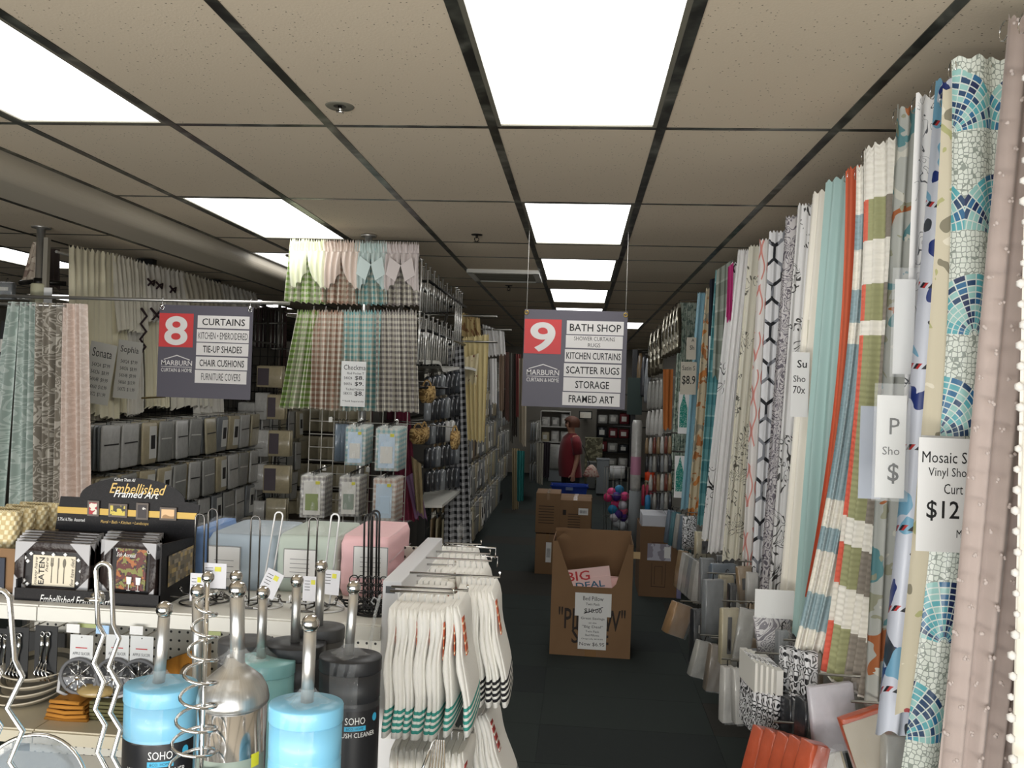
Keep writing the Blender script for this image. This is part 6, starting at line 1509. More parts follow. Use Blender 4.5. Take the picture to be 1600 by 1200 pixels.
# ---- folded sheet sets
def sheet(label, x0, x1, y0, y1, Y, d, m, cardpx, lines, top=None, extra=0):
    a = PY(x0, y0, Y); b = PY(x1, y1, Y); W = b.x-a.x; Hh = a.z-ZS-.0
    r = empty('sheet_set', ((a.x+b.x)/2, Y, ZS))
    s = MB(); prof = []
    for t in range(9):
        z = Hh*t/8; k = 1 if 0 < t < 8 else .93
        prof.append((0, d/2, z, W/2*k*(1+.012*math.sin(t*2.1)), d/2*k))
    loft(s, prof, 44, 12); s.build('folded_sheet', m, r)
    b2 = MB()
    b2.grid(lambda u, v: Vector((-W/2*1.01+W*1.02*u, .0+d*v+.004*math.sin(u*14), Hh+.004+.006*math.sin(u*9+v*7)*math.sin(PI*v)+.01*math.sin(PI*u)*math.sin(PI*v))), 20, 8).build('clear_bag_top', PLASTIC, r)
    q0, q1, r0, r1 = cardpx; A = PY(q0, r0, Y-.004); B = PY(q1, r1, Y-.004); A -= r.location; B -= r.location
    c_ = MB().box((A.x, -.006, B.z), (B.x, -.003, A.z)).build('label_card', mat('sheet_card', hx('dddcda'), .5), r)
    e = MB(); t = .0015
    for (p, q) in (((A.x, B.z), (B.x, B.z+t)), ((A.x, A.z-t), (B.x, A.z)), ((A.x, B.z), (A.x+t, A.z)), ((B.x-t, B.z), (B.x, A.z))): e.box((p[0], -.0065, p[1]), (q[0], -.006, q[1]))
    for i in range(4): e.box((A.x+.2*(B.x-A.x), -.0065, B.z+(A.z-B.z)*(.2+.15*i)), (A.x+.8*(B.x-A.x), -.006, B.z+(A.z-B.z)*(.2+.15*i)+.0012))
    e.build('card_print', mat('grey_ink', hx('6e6e70'), .6), c_)
    for i in range(2): MB().tube([(W*.5, .01, Hh*(.3+.3*i)), (W*.505, d*.5, Hh*(.32+.3*i)), (W*.5, d*.98, Hh*(.3+.3*i))], .0025, 5).build('bag_fold', PLASTIC, r)
    tag(r, label, 'sheet set'); return r, W, Hh
fold = lambda c: dict(bump=.5, bumpf=lambda N: (N.uv()[1]*150+N.noise(N.obj(), 6, 2)*9).sin()*.4+N.noise(N.obj(), 16, 2))
sheet('folded grey blue sheet set in clear bag beside the framed art', 322, 428, 834, 924, 2.13, .26, mat('grey_blue_sheet', hx('a3b0bb'), .8, **fold(0)), (326, 374, 852, 918), [])
sheet('folded sage green sheet set between the blue and pink ones', 431, 526, 836, 925, 2.14, .26, mat('sage_sheet', hx('bac5bb'), .8, **fold(0)), (444, 493, 857, 905), [])
sheet('folded pink sheet set in clear bag nearest the end panel', 531, 606, 838, 928, 2.13, .28, mat('pink_sheet', hx('eabec1'), .8, **fold(0)), (553, 605, 853, 905), [])
r, W, Hh = sheet('bright blue folded cloth left of the grey blue sheet set', 300, 321, 826, 920, 2.16, .2, mat('bright_blue_sheet', hx('7f9fd0'), .8, **fold(0)), (302, 303, 890, 900), [])
# ---- towel holder wire loops with tags
TAG_ = mat('tag_card', hx('d8d8de'), .5); YT = mat('yellow_sticker', hx('d8d437'), .5)
DM = mat('dark_chrome', hx('6b6967'), .22, 1); WM = mat('white_wire_gloss', hx('dcdcdc'), .25, .2)
def holder(label, top, base, wpx, Y, m, tagpx=None, rad=.0022, n=1, tilt=0):
    t = PY(*top, Y); b = PY(*base, Y); w_ = wpx/FPX*Y/2
    r = empty('towel_holder', (b.x, Y, ZS))
    dx = t.x-b.x; h = t.z-ZS; hw = Vector((w_, 0, 0))
    lp = [(-w_, 0, .006), (dx-w_, 0, h-w_)]+[(dx-w_*math.cos(k*PI/8), 0, h-w_+w_*math.sin(k*PI/8)) for k in range(1, 8)]+[(dx+w_, 0, h-w_), (w_, 0, .006)]
    MB().tube(lp, rad, 8).build('upright_loop', m, r)
    bs = MB()
    R_ = .045
    bs.tube([(R_*math.cos(k*PI/10), R_*math.sin(k*PI/10)*.8, .003) for k in range(20)], rad, 6, closed=True)
    for s in (-1, 1):
        bs.tube([(s*w_, 0, .006), (s*R_*.5, .01, .02), (s*R_, 0, .012), (s*R_*1.5, -.01, .016), (s*R_*1.6, -.02, .03)], rad, 6)
        bs.ball((s*R_*1.6, -.02, .032), .005, 8)
    bs.tube([(-w_, 0, .006), (0, -.03, .006), (w_, 0, .006)], rad, 6)
    bs.build('wire_base', m, r)
    if tagpx:
        x0, y0, x1, y1, rot = tagpx; A = PY(x0, y0, Y-.02); B = PY(x1, y1, Y-.02); W, Hh = B.x-A.x, A.z-B.z; c_ = A.lerp(B, .5)-r.location
        M_ = Matrix.Translation((c_.x, -.02, c_.z)) @ Matrix.Rotation(rot, 4, 'Y')
        tg = MB().box((-W/2, -.001, -Hh/2), (W/2, .001, Hh/2), M_).build('hang_tag', TAG_, r)
        MB().box((W*.02, -.002, Hh*.18), (W*.28, -.001, Hh*.36), M_ @ Matrix.Rotation(-.0, 4, 'Y')).build('yellow_sticker', YT, tg)
        l = MB()
        for i in range(4): l.box((-W*.38, -.0018, Hh*(.3-.12*i)), (-W*.05, -.001, Hh*(.3-.12*i)+.0015), M_)
        l.build('print_line', MATS['grey_ink'], tg)
    tag(r, label, 'towel holder'); return r
holder('dark wire towel holder in front of the bright blue cloth', (313, 803), (310, 930), 15, 1.99, DM, (298, 895, 318, 940, 0))
holder('tall dark wire towel holder beside the bright blue cloth', (333, 795), (331, 925), 15, 2.02, DM, (317, 879, 353, 920, 0))
holder('dark wire towel holder before the grey blue sheets', (400, 806), (396, 930), 15, 2.0, DM)
holder('white wire towel holder leaning before the blue sheets', (436, 800), (414, 915), 13, 2.0, WM, (410, 890, 436, 934, .42))
holder('dark wire towel holder before the sage sheets', (490, 808), (485, 925), 14, 2.0, DM, (474, 900, 497, 940, 0))
holder('white wire towel holder leaning before the sage sheets', (524, 803), (509, 920), 13, 2.0, WM, (506, 890, 530, 930, .05))
for q, (tx, ty) in enumerate(((587, 798), (583, 802), (576, 804))):
    holder(['foremost black wire towel holder beside the end panel', 'middle black wire towel holder beside the end panel', 'rear black wire towel holder beside the end panel'][q], (tx, ty), (tx-2, 940), 13, 1.99+.03*q, BLACKWIRE, rad=.0026)
bk = empty('wire_rack', (PY(577, 930, 1.965).x, 1.965, ZS)); f = MB()
for k_ in range(5):
    for j in range(5):
        f.tube([(-.038+.018*k_+.012*math.cos(t*PI/5), 0, .012+.018*j+.012*math.sin(t*PI/5)) for t in range(10)], .0016, 5, closed=True)
f.build('lattice', BLACKWIRE, bk); MB().tube([(-.05, 0, .002), (.05, 0, .002), (.05, .05, .002), (-.05, .05, .002)], .003, 6, closed=True).build('wire_base', BLACKWIRE, bk)
tag(bk, 'black curly wire napkin rack at the foot of the black holders', 'wire rack')
hk = MB(); p = PY(592, 950, 1.86)
hk.tube([PY(585, 945, 1.88), PY(580, 940, 1.88), PY(584, 933, 1.88), PY(592, 938, 1.88), PY(596, 928, 1.88)], .002, 6).tube([PY(594, 930, 1.88), PY(586, 960, 1.88), PY(578, 1010, 1.88), PY(576, 1050, 1.88)], .004, 6)
tag(hk.build('hook_strip', ACRYLIC), 'clear plastic clip strip hanging at the shelf end', 'clip strip')
# ---- under the shelf
def pegline(x, z, y0=YF1+.05, y1=YF1+.42): 
    return MB().tube([(x, y1, z), (x, y0, z), (x, y0-.01, z+.008)], .002, 5)
def gpeg(p_):
    o = MB().tube(p_, .0018, 5).build('peg', CHROME, gd); o.matrix_parent_inverse = Matrix.Translation(-gd.location)
def tongs(px, py, Y, label):
    p = PY(px, py, Y); r = empty('serving_utensil', p)
    for s in (-1, 1):
        x = s*.008
        MB().tube([(x+.005*math.cos(t*PI/5), 0, .006*math.sin(t*PI/5)) for t in range(10)], .0014, 6, closed=True).build('ring', CHROME, r)
        MB().tube([(x, 0, -.006), (x, 0, -.03), (x-.003, 0, -.05), (x-.004, 0, -.075)], [.0045, .0055, .003, .003], 8).build('handle', CHROME, r)
    hd = MB()
    for q in range(4): hd.tube([(-.012+q*.006, 0, -.072), (-.020+q*.010, -.01, -.095), (-.012+q*.012, -.012, -.115)], .0022, 5)
    hd.tube([(-.02, 0, -.086), (.022, 0, -.1)], .003, 5); hd.build('head', CHROME, r)
    MB().box((-.03, .004, -.11), (.03, .006, .02)).build('black_card', BLACK, r); gpeg([(p.x, p.y, p.z+.004), (p.x, YF1+.42, p.z+.004)])
    tag(r, label, 'utensil')
tongs(26, 993, 2.02, 'pair of silver utensils on black card, nearer the left edge')
tongs(71, 991, 2.02, 'pair of silver utensils on black card beside the strainers')
tongs(4, 995, 2.06, 'silver utensil on black card at the very left edge')
for (px, py, lab) in ((128, 992, 'first grey strainer set on a printed card under the shelf'), (184, 992, 'second grey strainer set on a printed card under the shelf'), (222, 994, 'third grey strainer set partly hidden by the blue canister')):
    p = PY(px, py, 2.0); r = empty('strainer_set', p)
    MB().box((-.024, 0, -.055), (.024, .001, 0)).build('header_card', PAPER, r); text('APPLE SLICER', -.018, .018, -.042, -.036, 0, MATS['grey_ink'], r); MB().box((-.012, -.0008, -.028), (.012, 0, -.026)).build('print_line', REDINK, r)
    a_ = -.25
    MB().tube([(.038*math.cos(t*PI/12), -.006, -.085+.036*math.sin(t*PI/12)) for t in range(24)], .004, 6, closed=True).build('rim', mat('grey_rubber', hx('6e6e70'), .6), r)
    MB().lathe([(.0, -.012), (.02, -.010), (.036, 0)], (0, 0, 0), 24, caps=False).build('strainer_bowl', mat('silver_mesh', lambda N: N.mix(N.voro(N.obj(), 160) > .35, hx('b9b9b6'), hx('58585a')), .3, .5), r).matrix_local = Matrix.Translation((0, -.006, -.085)) @ Matrix.Rotation(PI/2, 4, 'X')
    sp = MB()
    for q in range(8): sp.tube([(0, -.012, -.085), (.034*math.cos(q*PI/4), -.010, -.085+.034*math.sin(q*PI/4))], .0016, 4)
    sp.ball((0, -.014, -.085), .006, 8); sp.build('blade_spokes', CHROME, r)
    MB().tube([(-.04, -.002, -.08), (-.046, 0, -.12), (-.01, 0, -.135), (.028, 0, -.12), (.04, -.002, -.08)], .004, 6).build('handle', mat('pale_grey_plastic', hx('b8b8ba'), .5), r)
    gpeg([(p.x, p.y, p.z-.006), (p.x, YF1+.42, p.z-.006)]); r.scale = (1.25, 1, 1.2)
    tag(r, lab, 'kitchen tool')
for (px, py, c, lab) in ((114, 982, 'dcdcdc', 'first white price flag on the peg hooks under the shelf'), (160, 984, '9fc3e6', 'pale blue price flag on the peg hooks under the shelf'), (213, 985, 'dcdcdc', 'white price flag beside the blue canister handle')):
    p = PY(px, py, 1.88); o = empty('price_flag', p); MB().box((-.016, 0, -.010), (.016, .002, .010)).build('flag', mat('flag_'+c, hx(c), .5), o); MB().tube([(0, .002, .004), (0, YF1+.42-1.88, .004)], .0018, 5).build('peg_hook', CHROME, o); tag(o, lab, 'price flag')
MB().box((PY(-20, 985, 2.3).x, 2.29, PY(40, 1085, 2.3).z), (PY(105, 985, 2.3).x, 2.30, PY(40, 985, 2.3).z)).build('dark_stock_board', BLACK)
o = bpy.data.objects['dark_stock_board']; o.parent = gd; o.matrix_parent_inverse = Matrix.Translation(-gd.location)
# plates, cloths on the lower shelf
PL = mat('stoneware', hx('c4bba9'), .35); PLR = mat('grey_rim_glaze', hx('6f6c64'), .4)
pc = PY(58, 1130, 2.07)
for q in range(4):
    o = empty('serving_plate', (pc.x-.012*q, 2.08, ZL+.022*(3-q)+.001), 0, .12, 0)
    MB().lathe([(.0, .004), (.055, .004), (.07, .008), (.092, .024), (.095, .026), (.092, .028), (.068, .012), (.05, .008), (.0, .008)], n=40, sy=1.0).build('dish', PL, o)
    MB().lathe([(.070, .0125), (.080, .0195), (.0805, .0205), (.069, .0135)], n=40, caps=False).build('glaze_ring', PLR, o)
    tag(o, ['top stoneware plate with grey ring on the lower shelf', 'second plate down in the stoneware stack', 'third plate down in the stoneware stack', 'bottom plate of the stoneware stack'][q], 'plate')
for q in range(5):
    w0, w1 = PY(70+q*2, 1140, 1.96).x, PY(137-q*3, 1140, 1.96).x
    o = empty('folded_napkin', ((w0+w1)/2, 2.05, ZL+.001+.0105*q), .05*math.sin(q*3)); s = MB()
    s.grid(lambda u, v, q=q, w0=w0, w1=w1: Vector(((u-.5)*(w1-w0), (v-.5)*.18, .004*math.sin(u*7+q)+.003*math.sin(v*5)+.004)), 10, 6); s.grid(lambda u, v, q=q, w0=w0, w1=w1: Vector(((.5-u)*(w1-w0), (v-.5)*.18, .003*math.sin((1-u)*7+q)-.003)), 10, 6)
    s.tube([(-(w1-w0)/2, -.09, .001), (0, -.093, .003*math.sin(3.5+q)), ((w1-w0)/2, -.09, .001)], .005, 6)
    s.build('cloth', mat('mustard_cloth', hx('b57b2c'), .9), o); tag(o, 'mustard folded cloth in the pile beside the plates', 'napkin', 'mustard cloths in the pile')
for q in range(5):
    w0, w1 = PY(134, 1140, 1.96).x, PY(196, 1140, 1.96).x
    o = empty('folded_napkin', ((w0+w1)/2, 2.06, ZL+.001+.0095*q)); s = MB(); s.box((-(w1-w0)/2, -.09, 0), ((w1-w0)/2, .09, .0075)); s.build('cloth', mat('olive_cloth', hx('5c5a3a'), .9), o, bevel=.002); tag(o, 'olive folded cloth in the pile right of the mustard ones', 'napkin', 'olive cloths in the pile')
o = empty('clear_bag', (PY(150, 1120, 2.0).x, 2.03, ZL+.055)); loft(MB(), [(0, 0, 0, .05, .06), (0, 0, .008, .055, .065), (.0, 0, .02, .04, .05), (0, 0, .028, .01, .015)], 18, 2.5).build('bag', gl('amber_clear', hx('b39a66')), o); tag(o, 'crumpled clear bag lying on the folded cloths', 'bag')
p = PY(240, 1030, 2.16); o = drape('hanging_cloth', PY(208, 1050, 2.2), PY(330, 1005, 2.2), PY(215, 1100, 2.2), PY(330, 1100, 2.2), mat('grey_mustard_cloth', hx('8d7f6a'), .9), 3, (.008, .015), 200); tag(o, 'grey brown cloth hanging under the shelf behind the blue canister', 'cloth')
o = drape('hanging_cloth', PY(226, 1045, 2.15), PY(312, 1012, 2.15), PY(220, 1072, 2.14), PY(316, 1030, 2.14), MATS['mustard_cloth'], 3, (.008, .012), 201); tag(o, 'mustard edge of cloth hanging behind the blue canister', 'cloth')
MB().box((PY(115, 1190, 1.9).x, 1.905, .9), (PY(200, 1190, 1.9).x, 1.91, PY(150, 1184, 1.9).z)).build('lower_stock_board', mat('dim_stock', hx('8d8a84'), .6)); o = bpy.data.objects['lower_stock_board']; o.parent = gd; o.matrix_parent_inverse = Matrix.Translation(-gd.location)

# ================================================================= KITCHEN TOWELS ON THE AISLE SIDE
def towelm(name, c):
    def f(N):
        u, v = N.uv(); st = ((v/.0135).frac() < .55)*(v < -.205)*(v > -.262)
        return N.mix(st, hx('f1efe9'), c)
    return mat(name, f, .9, bump=.3, bscale=300)
TW = dict(teal=towelm('towel_teal_stripe', hx('3f9d91')), black=towelm('towel_black_stripe', hx('1c1b20')), grey=towelm('towel_grey_stripe', hx('8a8c90')))
TICK = mat('orange_ticket', lambda N: N.mix(((N.uv()[1]*300).sin() > .75), hx('c0562c'), hx('e6c9a8')), .6); TICKR = mat('red_ticket', lambda N: N.mix(((N.uv()[1]*300).sin() > .5), hx('a5322c'), hx('e3d8cf')), .6)
def towel_proto(nm, m, h=.27, tick=TICK):
    r = empty('kitchen_towel', (0, 0, -50)); s = MB(); secs = []
    for i in range(13):
        z = -h*i/12; fl = 1+.10*(i/12)
        secs.append((.003*math.sin(i*.9), .003*math.sin(i*.6), z, (.0085 if i else .004)*(1+.25*math.sin(i*1.3)) , .078*fl*(1 if i else .9)))
    loft(s, secs[::-1], 22, 3)
    loft(s, [(a_+.006, b_+.012, c_*.97, d_*.6, e_) for a_, b_, c_, d_, e_ in secs[::-1]], 22, 3)
    s.build('cloth', m, r)
    MB().box((.0125, -.062, -.105), (.0145, -.036, -.025)).build('price_ticket', tick, r)
    MB().tube([(0, -.0, .0), (0, 0, .015), (.004, 0, .02)], .0015, 5).build('plastic_hook', PAPER, r)
    tag(r, 'white kitchen towel', 'towel'); return Batch(r)
TP = {k_: towel_proto(k_, TW[k_], tick=(TICK if k_ != 'grey' else TICKR)) for k_ in TW}
r6 = random.Random(3)
# rows: (bar start px, bar end px, Y, list of x px, kind, label, group, tilt)
def gbar(p_):
    o = MB().tube(p_, .0028, 6).build('towel_bar', CHROME, gd); o.matrix_parent_inverse = Matrix.Translation(-gd.location)
def trow(Y, py, px_list, kind, label, group, sc=1, tilt0=0, tilt1=0, xwall=None):
    zb = PY(px_list[0], py, Y).z
    for i, px in enumerate(px_list):
        x = PY(px, py, Y).x; t = tilt0+(tilt1-tilt0)*i/max(1, len(px_list)-1)
        TP[kind].put((x, Y, zb), r6.uniform(-.06, .06), r6.uniform(-.02, .02), -t+r6.uniform(-.015, .015), (1, 1, sc), label, None, group)
    xe = PY(px_list[-1]+14, py, Y).x
    gbar([(xE1, Y, zb+.02), (xe, Y, zb+.02), (xe, Y-.012, zb+.034)])
trow(1.78+.0, 938, [622+i*10.4 for i in range(8)], 'teal', 'teal striped white towel in the nearest row', 'teal striped towels', .98)
trow(1.79, 936, [708, 717], 'teal', 'teal striped towel hanging on the aisle end', 'teal striped towels on the aisle end', .98, .05, .16)
trow(1.99, 912, [722+i*7.5 for i in range(7)], 'black', 'white towel with black stripes', 'black striped towels', .98, .02, .2)
trow(2.20, 885, [700+i*9 for i in range(7)], 'grey', 'white towel with grey stripes on the rear bars', 'grey striped towels', 1.0, .05, .22)
trow(2.36, 872, [672+i*10 for i in range(9)], 'grey', 'plain topped towel on the second rear bar', 'towels on the second rear bar', .9, 0, .15)
trow(2.52, 858, [690+i*8 for i in range(7)], 'grey', 'plain topped towel on the furthest bar', 'towels on the furthest bar', .8, 0, .1)
trow(2.08, 912, [652+i*9 for i in range(6)], 'black', 'white towel folded behind the teal row', 'towels behind the teal row', .5)
trow(2.22, 893, [662+i*9 for i in range(5)], 'black', 'white towel top on the third bar', 'towels on the third bar', .5)
trow(1.80, 1150, [624+i*10.2 for i in range(11)], 'grey', 'cream towel in the lower row under teal ones', 'towels in the lower row', 1.0)
trow(2.04, 1100, [732+i*7 for i in range(5)], 'grey', 'white towel with grey stripes low on the aisle side', 'low grey striped towels', .9, .1, .34)
for (Y, py, p0_, p1_) in ((2.5, 852, 690, 775), (2.62, 866, 690, 778)):
    z = PY(p0_, py, Y).z; A = Vector((xE1, Y, z)); B = PY(p1_, py, Y); B.z = z
    gbar([A, B, B+Vector((0, -.01, -.03))])
MB().box((0, .02, .1), (.006, .57, ZT-.06)).build('side_board', mat('dim_white_panel', hx('b9b6ac'), .6), gd)
# slanted wire rack at the bottom beside the towels
w_ = MB()
A = PY(678, 1155, 1.55); B = PY(655, 1215, 1.5)
for q in range(6): w_.tube([A+Vector((.004*q, .0, -.0)), Vector((B.x+.010*q, B.y, B.z-.12))], .0018, 6)
w_.tube([A, B], .003, 6)
w_.tube([Vector((B.x, B.y, B.z)), Vector((B.x, B.y+.05, 0))], .004, 6)
tag(w_.build('wire_easel', CHROME), 'slanted chrome wire stand below the lower towels', 'wire stand')
# curved clear sign holder at the far end of the gondola
cv = MB(); A = PY(716, 822, 2.6); B = PY(690, 872, 2.58)
cv.grid(lambda u, v: Vector((A.x+(B.x-A.x)*u+.03*math.sin(PI*u), 2.55+.12*v, A.z+(B.z-A.z)*u)), 10, 2)
o = cv.build('clear_sign_holder', ACRYLIC); tag(o, 'curved clear plastic holder at the far end of the towel gondola', 'sign holder')
tg_ = empty('hang_tag', PY(603, 1130, 1.84)); MB().box((-.008, -.001, -.035), (.012, .001, .03)).build('tag_card', PAPER, tg_); MB().box((-.002, -.002, .012), (.010, -.001, .026)).build('yellow_sticker', YT, tg_); MB().tube([(0, 0, .03), (0, .06, .045)], .0012, 4).build('tie', PAPER, tg_); tag(tg_, 'small white tag with yellow sticker beside the end panel', 'tag')

# ================================================================= FOREMOST TABLE: toilet brushes and holders
ZTB = 1.175
tb_ = empty('display_table', (PY(300, 1190, 1.4).x, 1.33, 0))
MB().box((-.62, -.42, ZTB-.03), (.38, .29, ZTB)).build('table_top', SHELFM, tb_, bevel=.004)
for sx in (-.58, .34):
    for sy in (-.38, .25): MB().tube([(sx, sy, 0), (sx, sy, ZTB-.03)], .018, 10).build('leg', DARKMETAL, tb_)
tag(tb_, 'white table edge under the toilet brushes, mostly below the picture', 'table')
AQ = mat('sky_blue_plastic', hx('7cbddb'), .4, coat=.2); AQT = mat('pale_aqua_plastic', hx('8cc3c6'), .4, coat=.2); BKP = mat('black_plastic', hx('26272a'), .42); DGP = mat('charcoal_plastic', hx('4a4a4b'), .5)
LBLK = mat('black_label', hx('1b1c20'), .35); LBLU = mat('cyan_label', hx('3aa8cf'), .4)
POL = mat('polished_steel', (.66, .64, .61), .1, 1)
def brush(label, ball, joint, ctop, wpx, Y, bm, lab=None, handle_r=None, band=None, lid=None, name='toilet_brush', film=True, sy=.8):
    """ball, joint, ctop: pixel points of ball centre, where the handle meets the lid, and the lid centre"""
    b = PY(*ball, Y); c = PY(*ctop, Y); j = PY(*joint, Y); R = wpx/FPX*Y/2; Ht = c.z-ZTB
    r = empty(name, (c.x, Y, ZTB))
    rb = MB()
    if lid == 'dome':
        rb.lathe([(R*.94, 0), (R*.95, .01), (R*.95, Ht-.046)], n=48).build('canister', mat('mirror_steel', (.62, .62, .63), .12, 1), r)
        MB().lathe([(R*.96, Ht-.048), (R*1.0, Ht-.045), (R*1.0, Ht-.040), (R*.95, Ht-.028), (R*.80, Ht-.014), (R*.55, Ht-.003), (R*.32, Ht+.006), (R*.22, Ht+.02)], n=48).build('domed_lid', BRUSHED, r)
    else:
        rb.lathe([(R*.97, 0), (R*.975, .004), (R*.975, Ht-.074), (R*.955, Ht-.0725), (R*.955, Ht-.071), (R*.975, Ht-.0695), (R*.975, Ht-.018)], n=44, sy=sy).build('canister', bm, r)
        MB().lathe([(R*.985, Ht-.024), (R*1.0, Ht-.022), (R*1.0, Ht-.002), (R*.985, Ht), (R*.4, Ht+.0015), (R*.22, Ht+.002)], n=44, sy=sy).build('lid', bm, r)
    hr = handle_r or .0085
    d = b-c; bx, bz = d.x, d.z+Ht
    jj = (j.x-c.x, 0, Ht-.002 if lid != 'dome' else Ht+.01)
    top_ = (bx, 0, bz-.010)
    MB().tube([jj, tuple(Vector(jj).lerp(Vector(top_), .5)), top_], hr, 16).build('handle', BRUSHED, r)
    rbll = .0125*1.0
    MB().ball((bx, 0, bz), rbll*(1.05 if lid == 'dome' else 1.0), 20).build('knob', POL, r)
    if film:
        f = MB(); rr = random.Random(int(ball[0]))
        hx_ = Vector(top_)-Vector(jj)
        def ff(u, v):
            a = 2*PI*u; p = Vector(jj).lerp(Vector(top_), (1-v)*.22+.0)
            rad = hr*1.2+.020*v**1.4*(1+.35*math.sin(a*3+rr.random()*.2)+.2*math.sin(a*7)); q = p+Vector((math.cos(a)*rad, math.sin(a)*rad*sy, .003 if v > .9 else 0)); return q
        f.grid(ff, 20, 6).build('clear_wrap', PLASTIC, r)
        g_ = MB(); g_.grid(lambda u, v: Vector(((u-.5)*R*.9, -R*sy*1.012*math.sqrt(max(0, 1-((u-.5)*.9)**2))-.0015*math.sin(u*17+v*5), Ht-.001-v*.075)), 12, 8).build('wrap_film', FILM, r)
    if lab:
        zt_, kind = lab
        zt = PY(ctop[0], zt_, Y-R).z-ZTB if zt_ else 0
        arc = MB(); a0, a1 = (-PI*1.0, 0) if kind != 'steel' else (-PI*.80, -.0)
        def lf(u, v): a = a0+(a1-a0)*u; rr_ = (R*.98 if kind != 'steel' else R*.957); return Vector((math.cos(a)*rr_, math.sin(a)*rr_*(sy if kind != 'steel' else 1), zt*v))
        arc.grid(lf, 24, 3).build('wrap_label', LBLK if kind != 'steel' else mat('sage_label', hx('8b978c'), .5), r)
        def bend(o_, rr_, syy):
            for v in o_.data.vertices:
                a = -PI/2+v.co.x/rr_; v.co = Vector((math.cos(a)*rr_, math.sin(a)*rr_*syy, v.co.z))
        sx = sy if kind != 'steel' else 1
        if kind == 'soho':
            for s, x0, x1, z0, z1, mm, bold in (('SOHO', .10*R, .75*R, zt-.022, zt-.010, PAPER, .0), ('&CO. HOME', .14*R, .70*R, zt-.031, zt-.027, INK, 0), ('WL BRUSH CLEANER', -.55*R, 1.15*R, zt-.044, zt-.036, PAPER, 0)):
                if s != 'SOHO' and s[0] == '&':
                    l = MB(); l.grid(lambda u, v: Vector(((.08+.70*u)*R, 0, zt-.033+.008*v)), 8, 1); lo = l.build('label_bar', LBLU, r); bend(lo, R*.984, sx)
                o_ = text(s, x0, x1, z0, z1, 0, mm, r, bold=bold); bend(o_, R*.987, sx)
            l = MB(); l.prism([(1.15*R+.006*math.cos(t*PI/8), zt-.014+.007*math.sin(t*PI/8)) for t in range(16)], -.0005, 0); lo = l.build('round_sticker', LBLU, r); bend(lo, R*.986, sx)
        if kind == 'steel':
            o_ = text('BOWL', .0*R, .75*R, zt-.037, zt-.026, 0, PAPER, r); bend(o_, R*.966, 1)
            l = MB(); l.grid(lambda u, v: Vector(((.95+.28*u)*R, 0, zt-.014+.019*v)), 4, 1); lo = l.build('yellow_sticker', YT, r); bend(lo, R*.968, 1)
    tag(r, label, 'toilet brush'); return r
brush('sky blue toilet brush canister with label, left of the steel one', (257, 952), (248, 1062), (252, 1068), 117, 1.22, AQ, (1172, 'soho'), .0088)
brush('stainless steel toilet brush with domed lid and BOWL label', (371, 921), (371, 1035), (366, 1046), 112, 1.18, BRUSHED, (1195, 'steel'), .0105, lid='dome')
brush('sky blue toilet brush canister nearest the black one', (485, 974), (480, 1095), (479, 1098), 119, 1.12, AQ, (1235, 'soho'), .0088)
brush('matt black toilet brush canister with SOHO label at the right', (553, 918), (545, 1022), (548, 1024), 100, 1.43, BKP, (1118, 'soho'), .0085)
brush('pale aqua toilet brush canister behind the steel one', (411, 926), (408, 1030), (414, 1030), 98, 1.47, AQT, None, .0085)
brush('charcoal toilet brush canister behind the pale aqua one', (464, 908), (461, 1002), (462, 1004), 98, 1.52, BKP, None, .0085, film=False)
brush('dark grey toilet brush canister furthest back on the table', (502, 885), (498, 972), (503, 978), 74, 1.58, DGP, None, .0085, film=False)
brush('charcoal grey toilet brush half hidden behind the steel knob', (369, 901), (366, 990), (385, 1000), 90, 1.56, DGP, None, .008, film=False)
brush('steel handled toilet brush behind the spiral holder', (309, 924), (311, 1070), (318, 1100), 80, 1.38, BRUSHED, None, .0095, film=False)
# spiral holder
def spiral():
    Y = 1.10; b = PY(325, 902, Y); r = empty('spiral_holder', (b.x, Y, ZTB))
    h = b.z-ZTB
    MB().lathe([(.055, 0), (.055, .004), (.01, .008)], n=28).build('base', CHROME, r)
    MB().tube([(0, 0, .004), (0, 0, h-.006)], .003, 10).build('rod', CHROME, r); MB().ball((0, 0, h), .0085, 16).build('knob', POL, r)
    pts = []; T_ = 15; N_ = T_*16
    for k in range(N_+1):
        t = k/N_; a = 2*PI*T_*t; rr = .012+.018*min(1, t*2.2); z = h-.018-t*(h-.03)
        pts.append((-.012*min(1, t*2)+rr*math.cos(a), rr*math.sin(a), z))
    MB().tube(pts, .0022, 7).build('wire_coil', CHROME, r)
    tag(r, 'chrome spiral wire holder coiling up left of the steel brush', 'wire holder')
spiral()
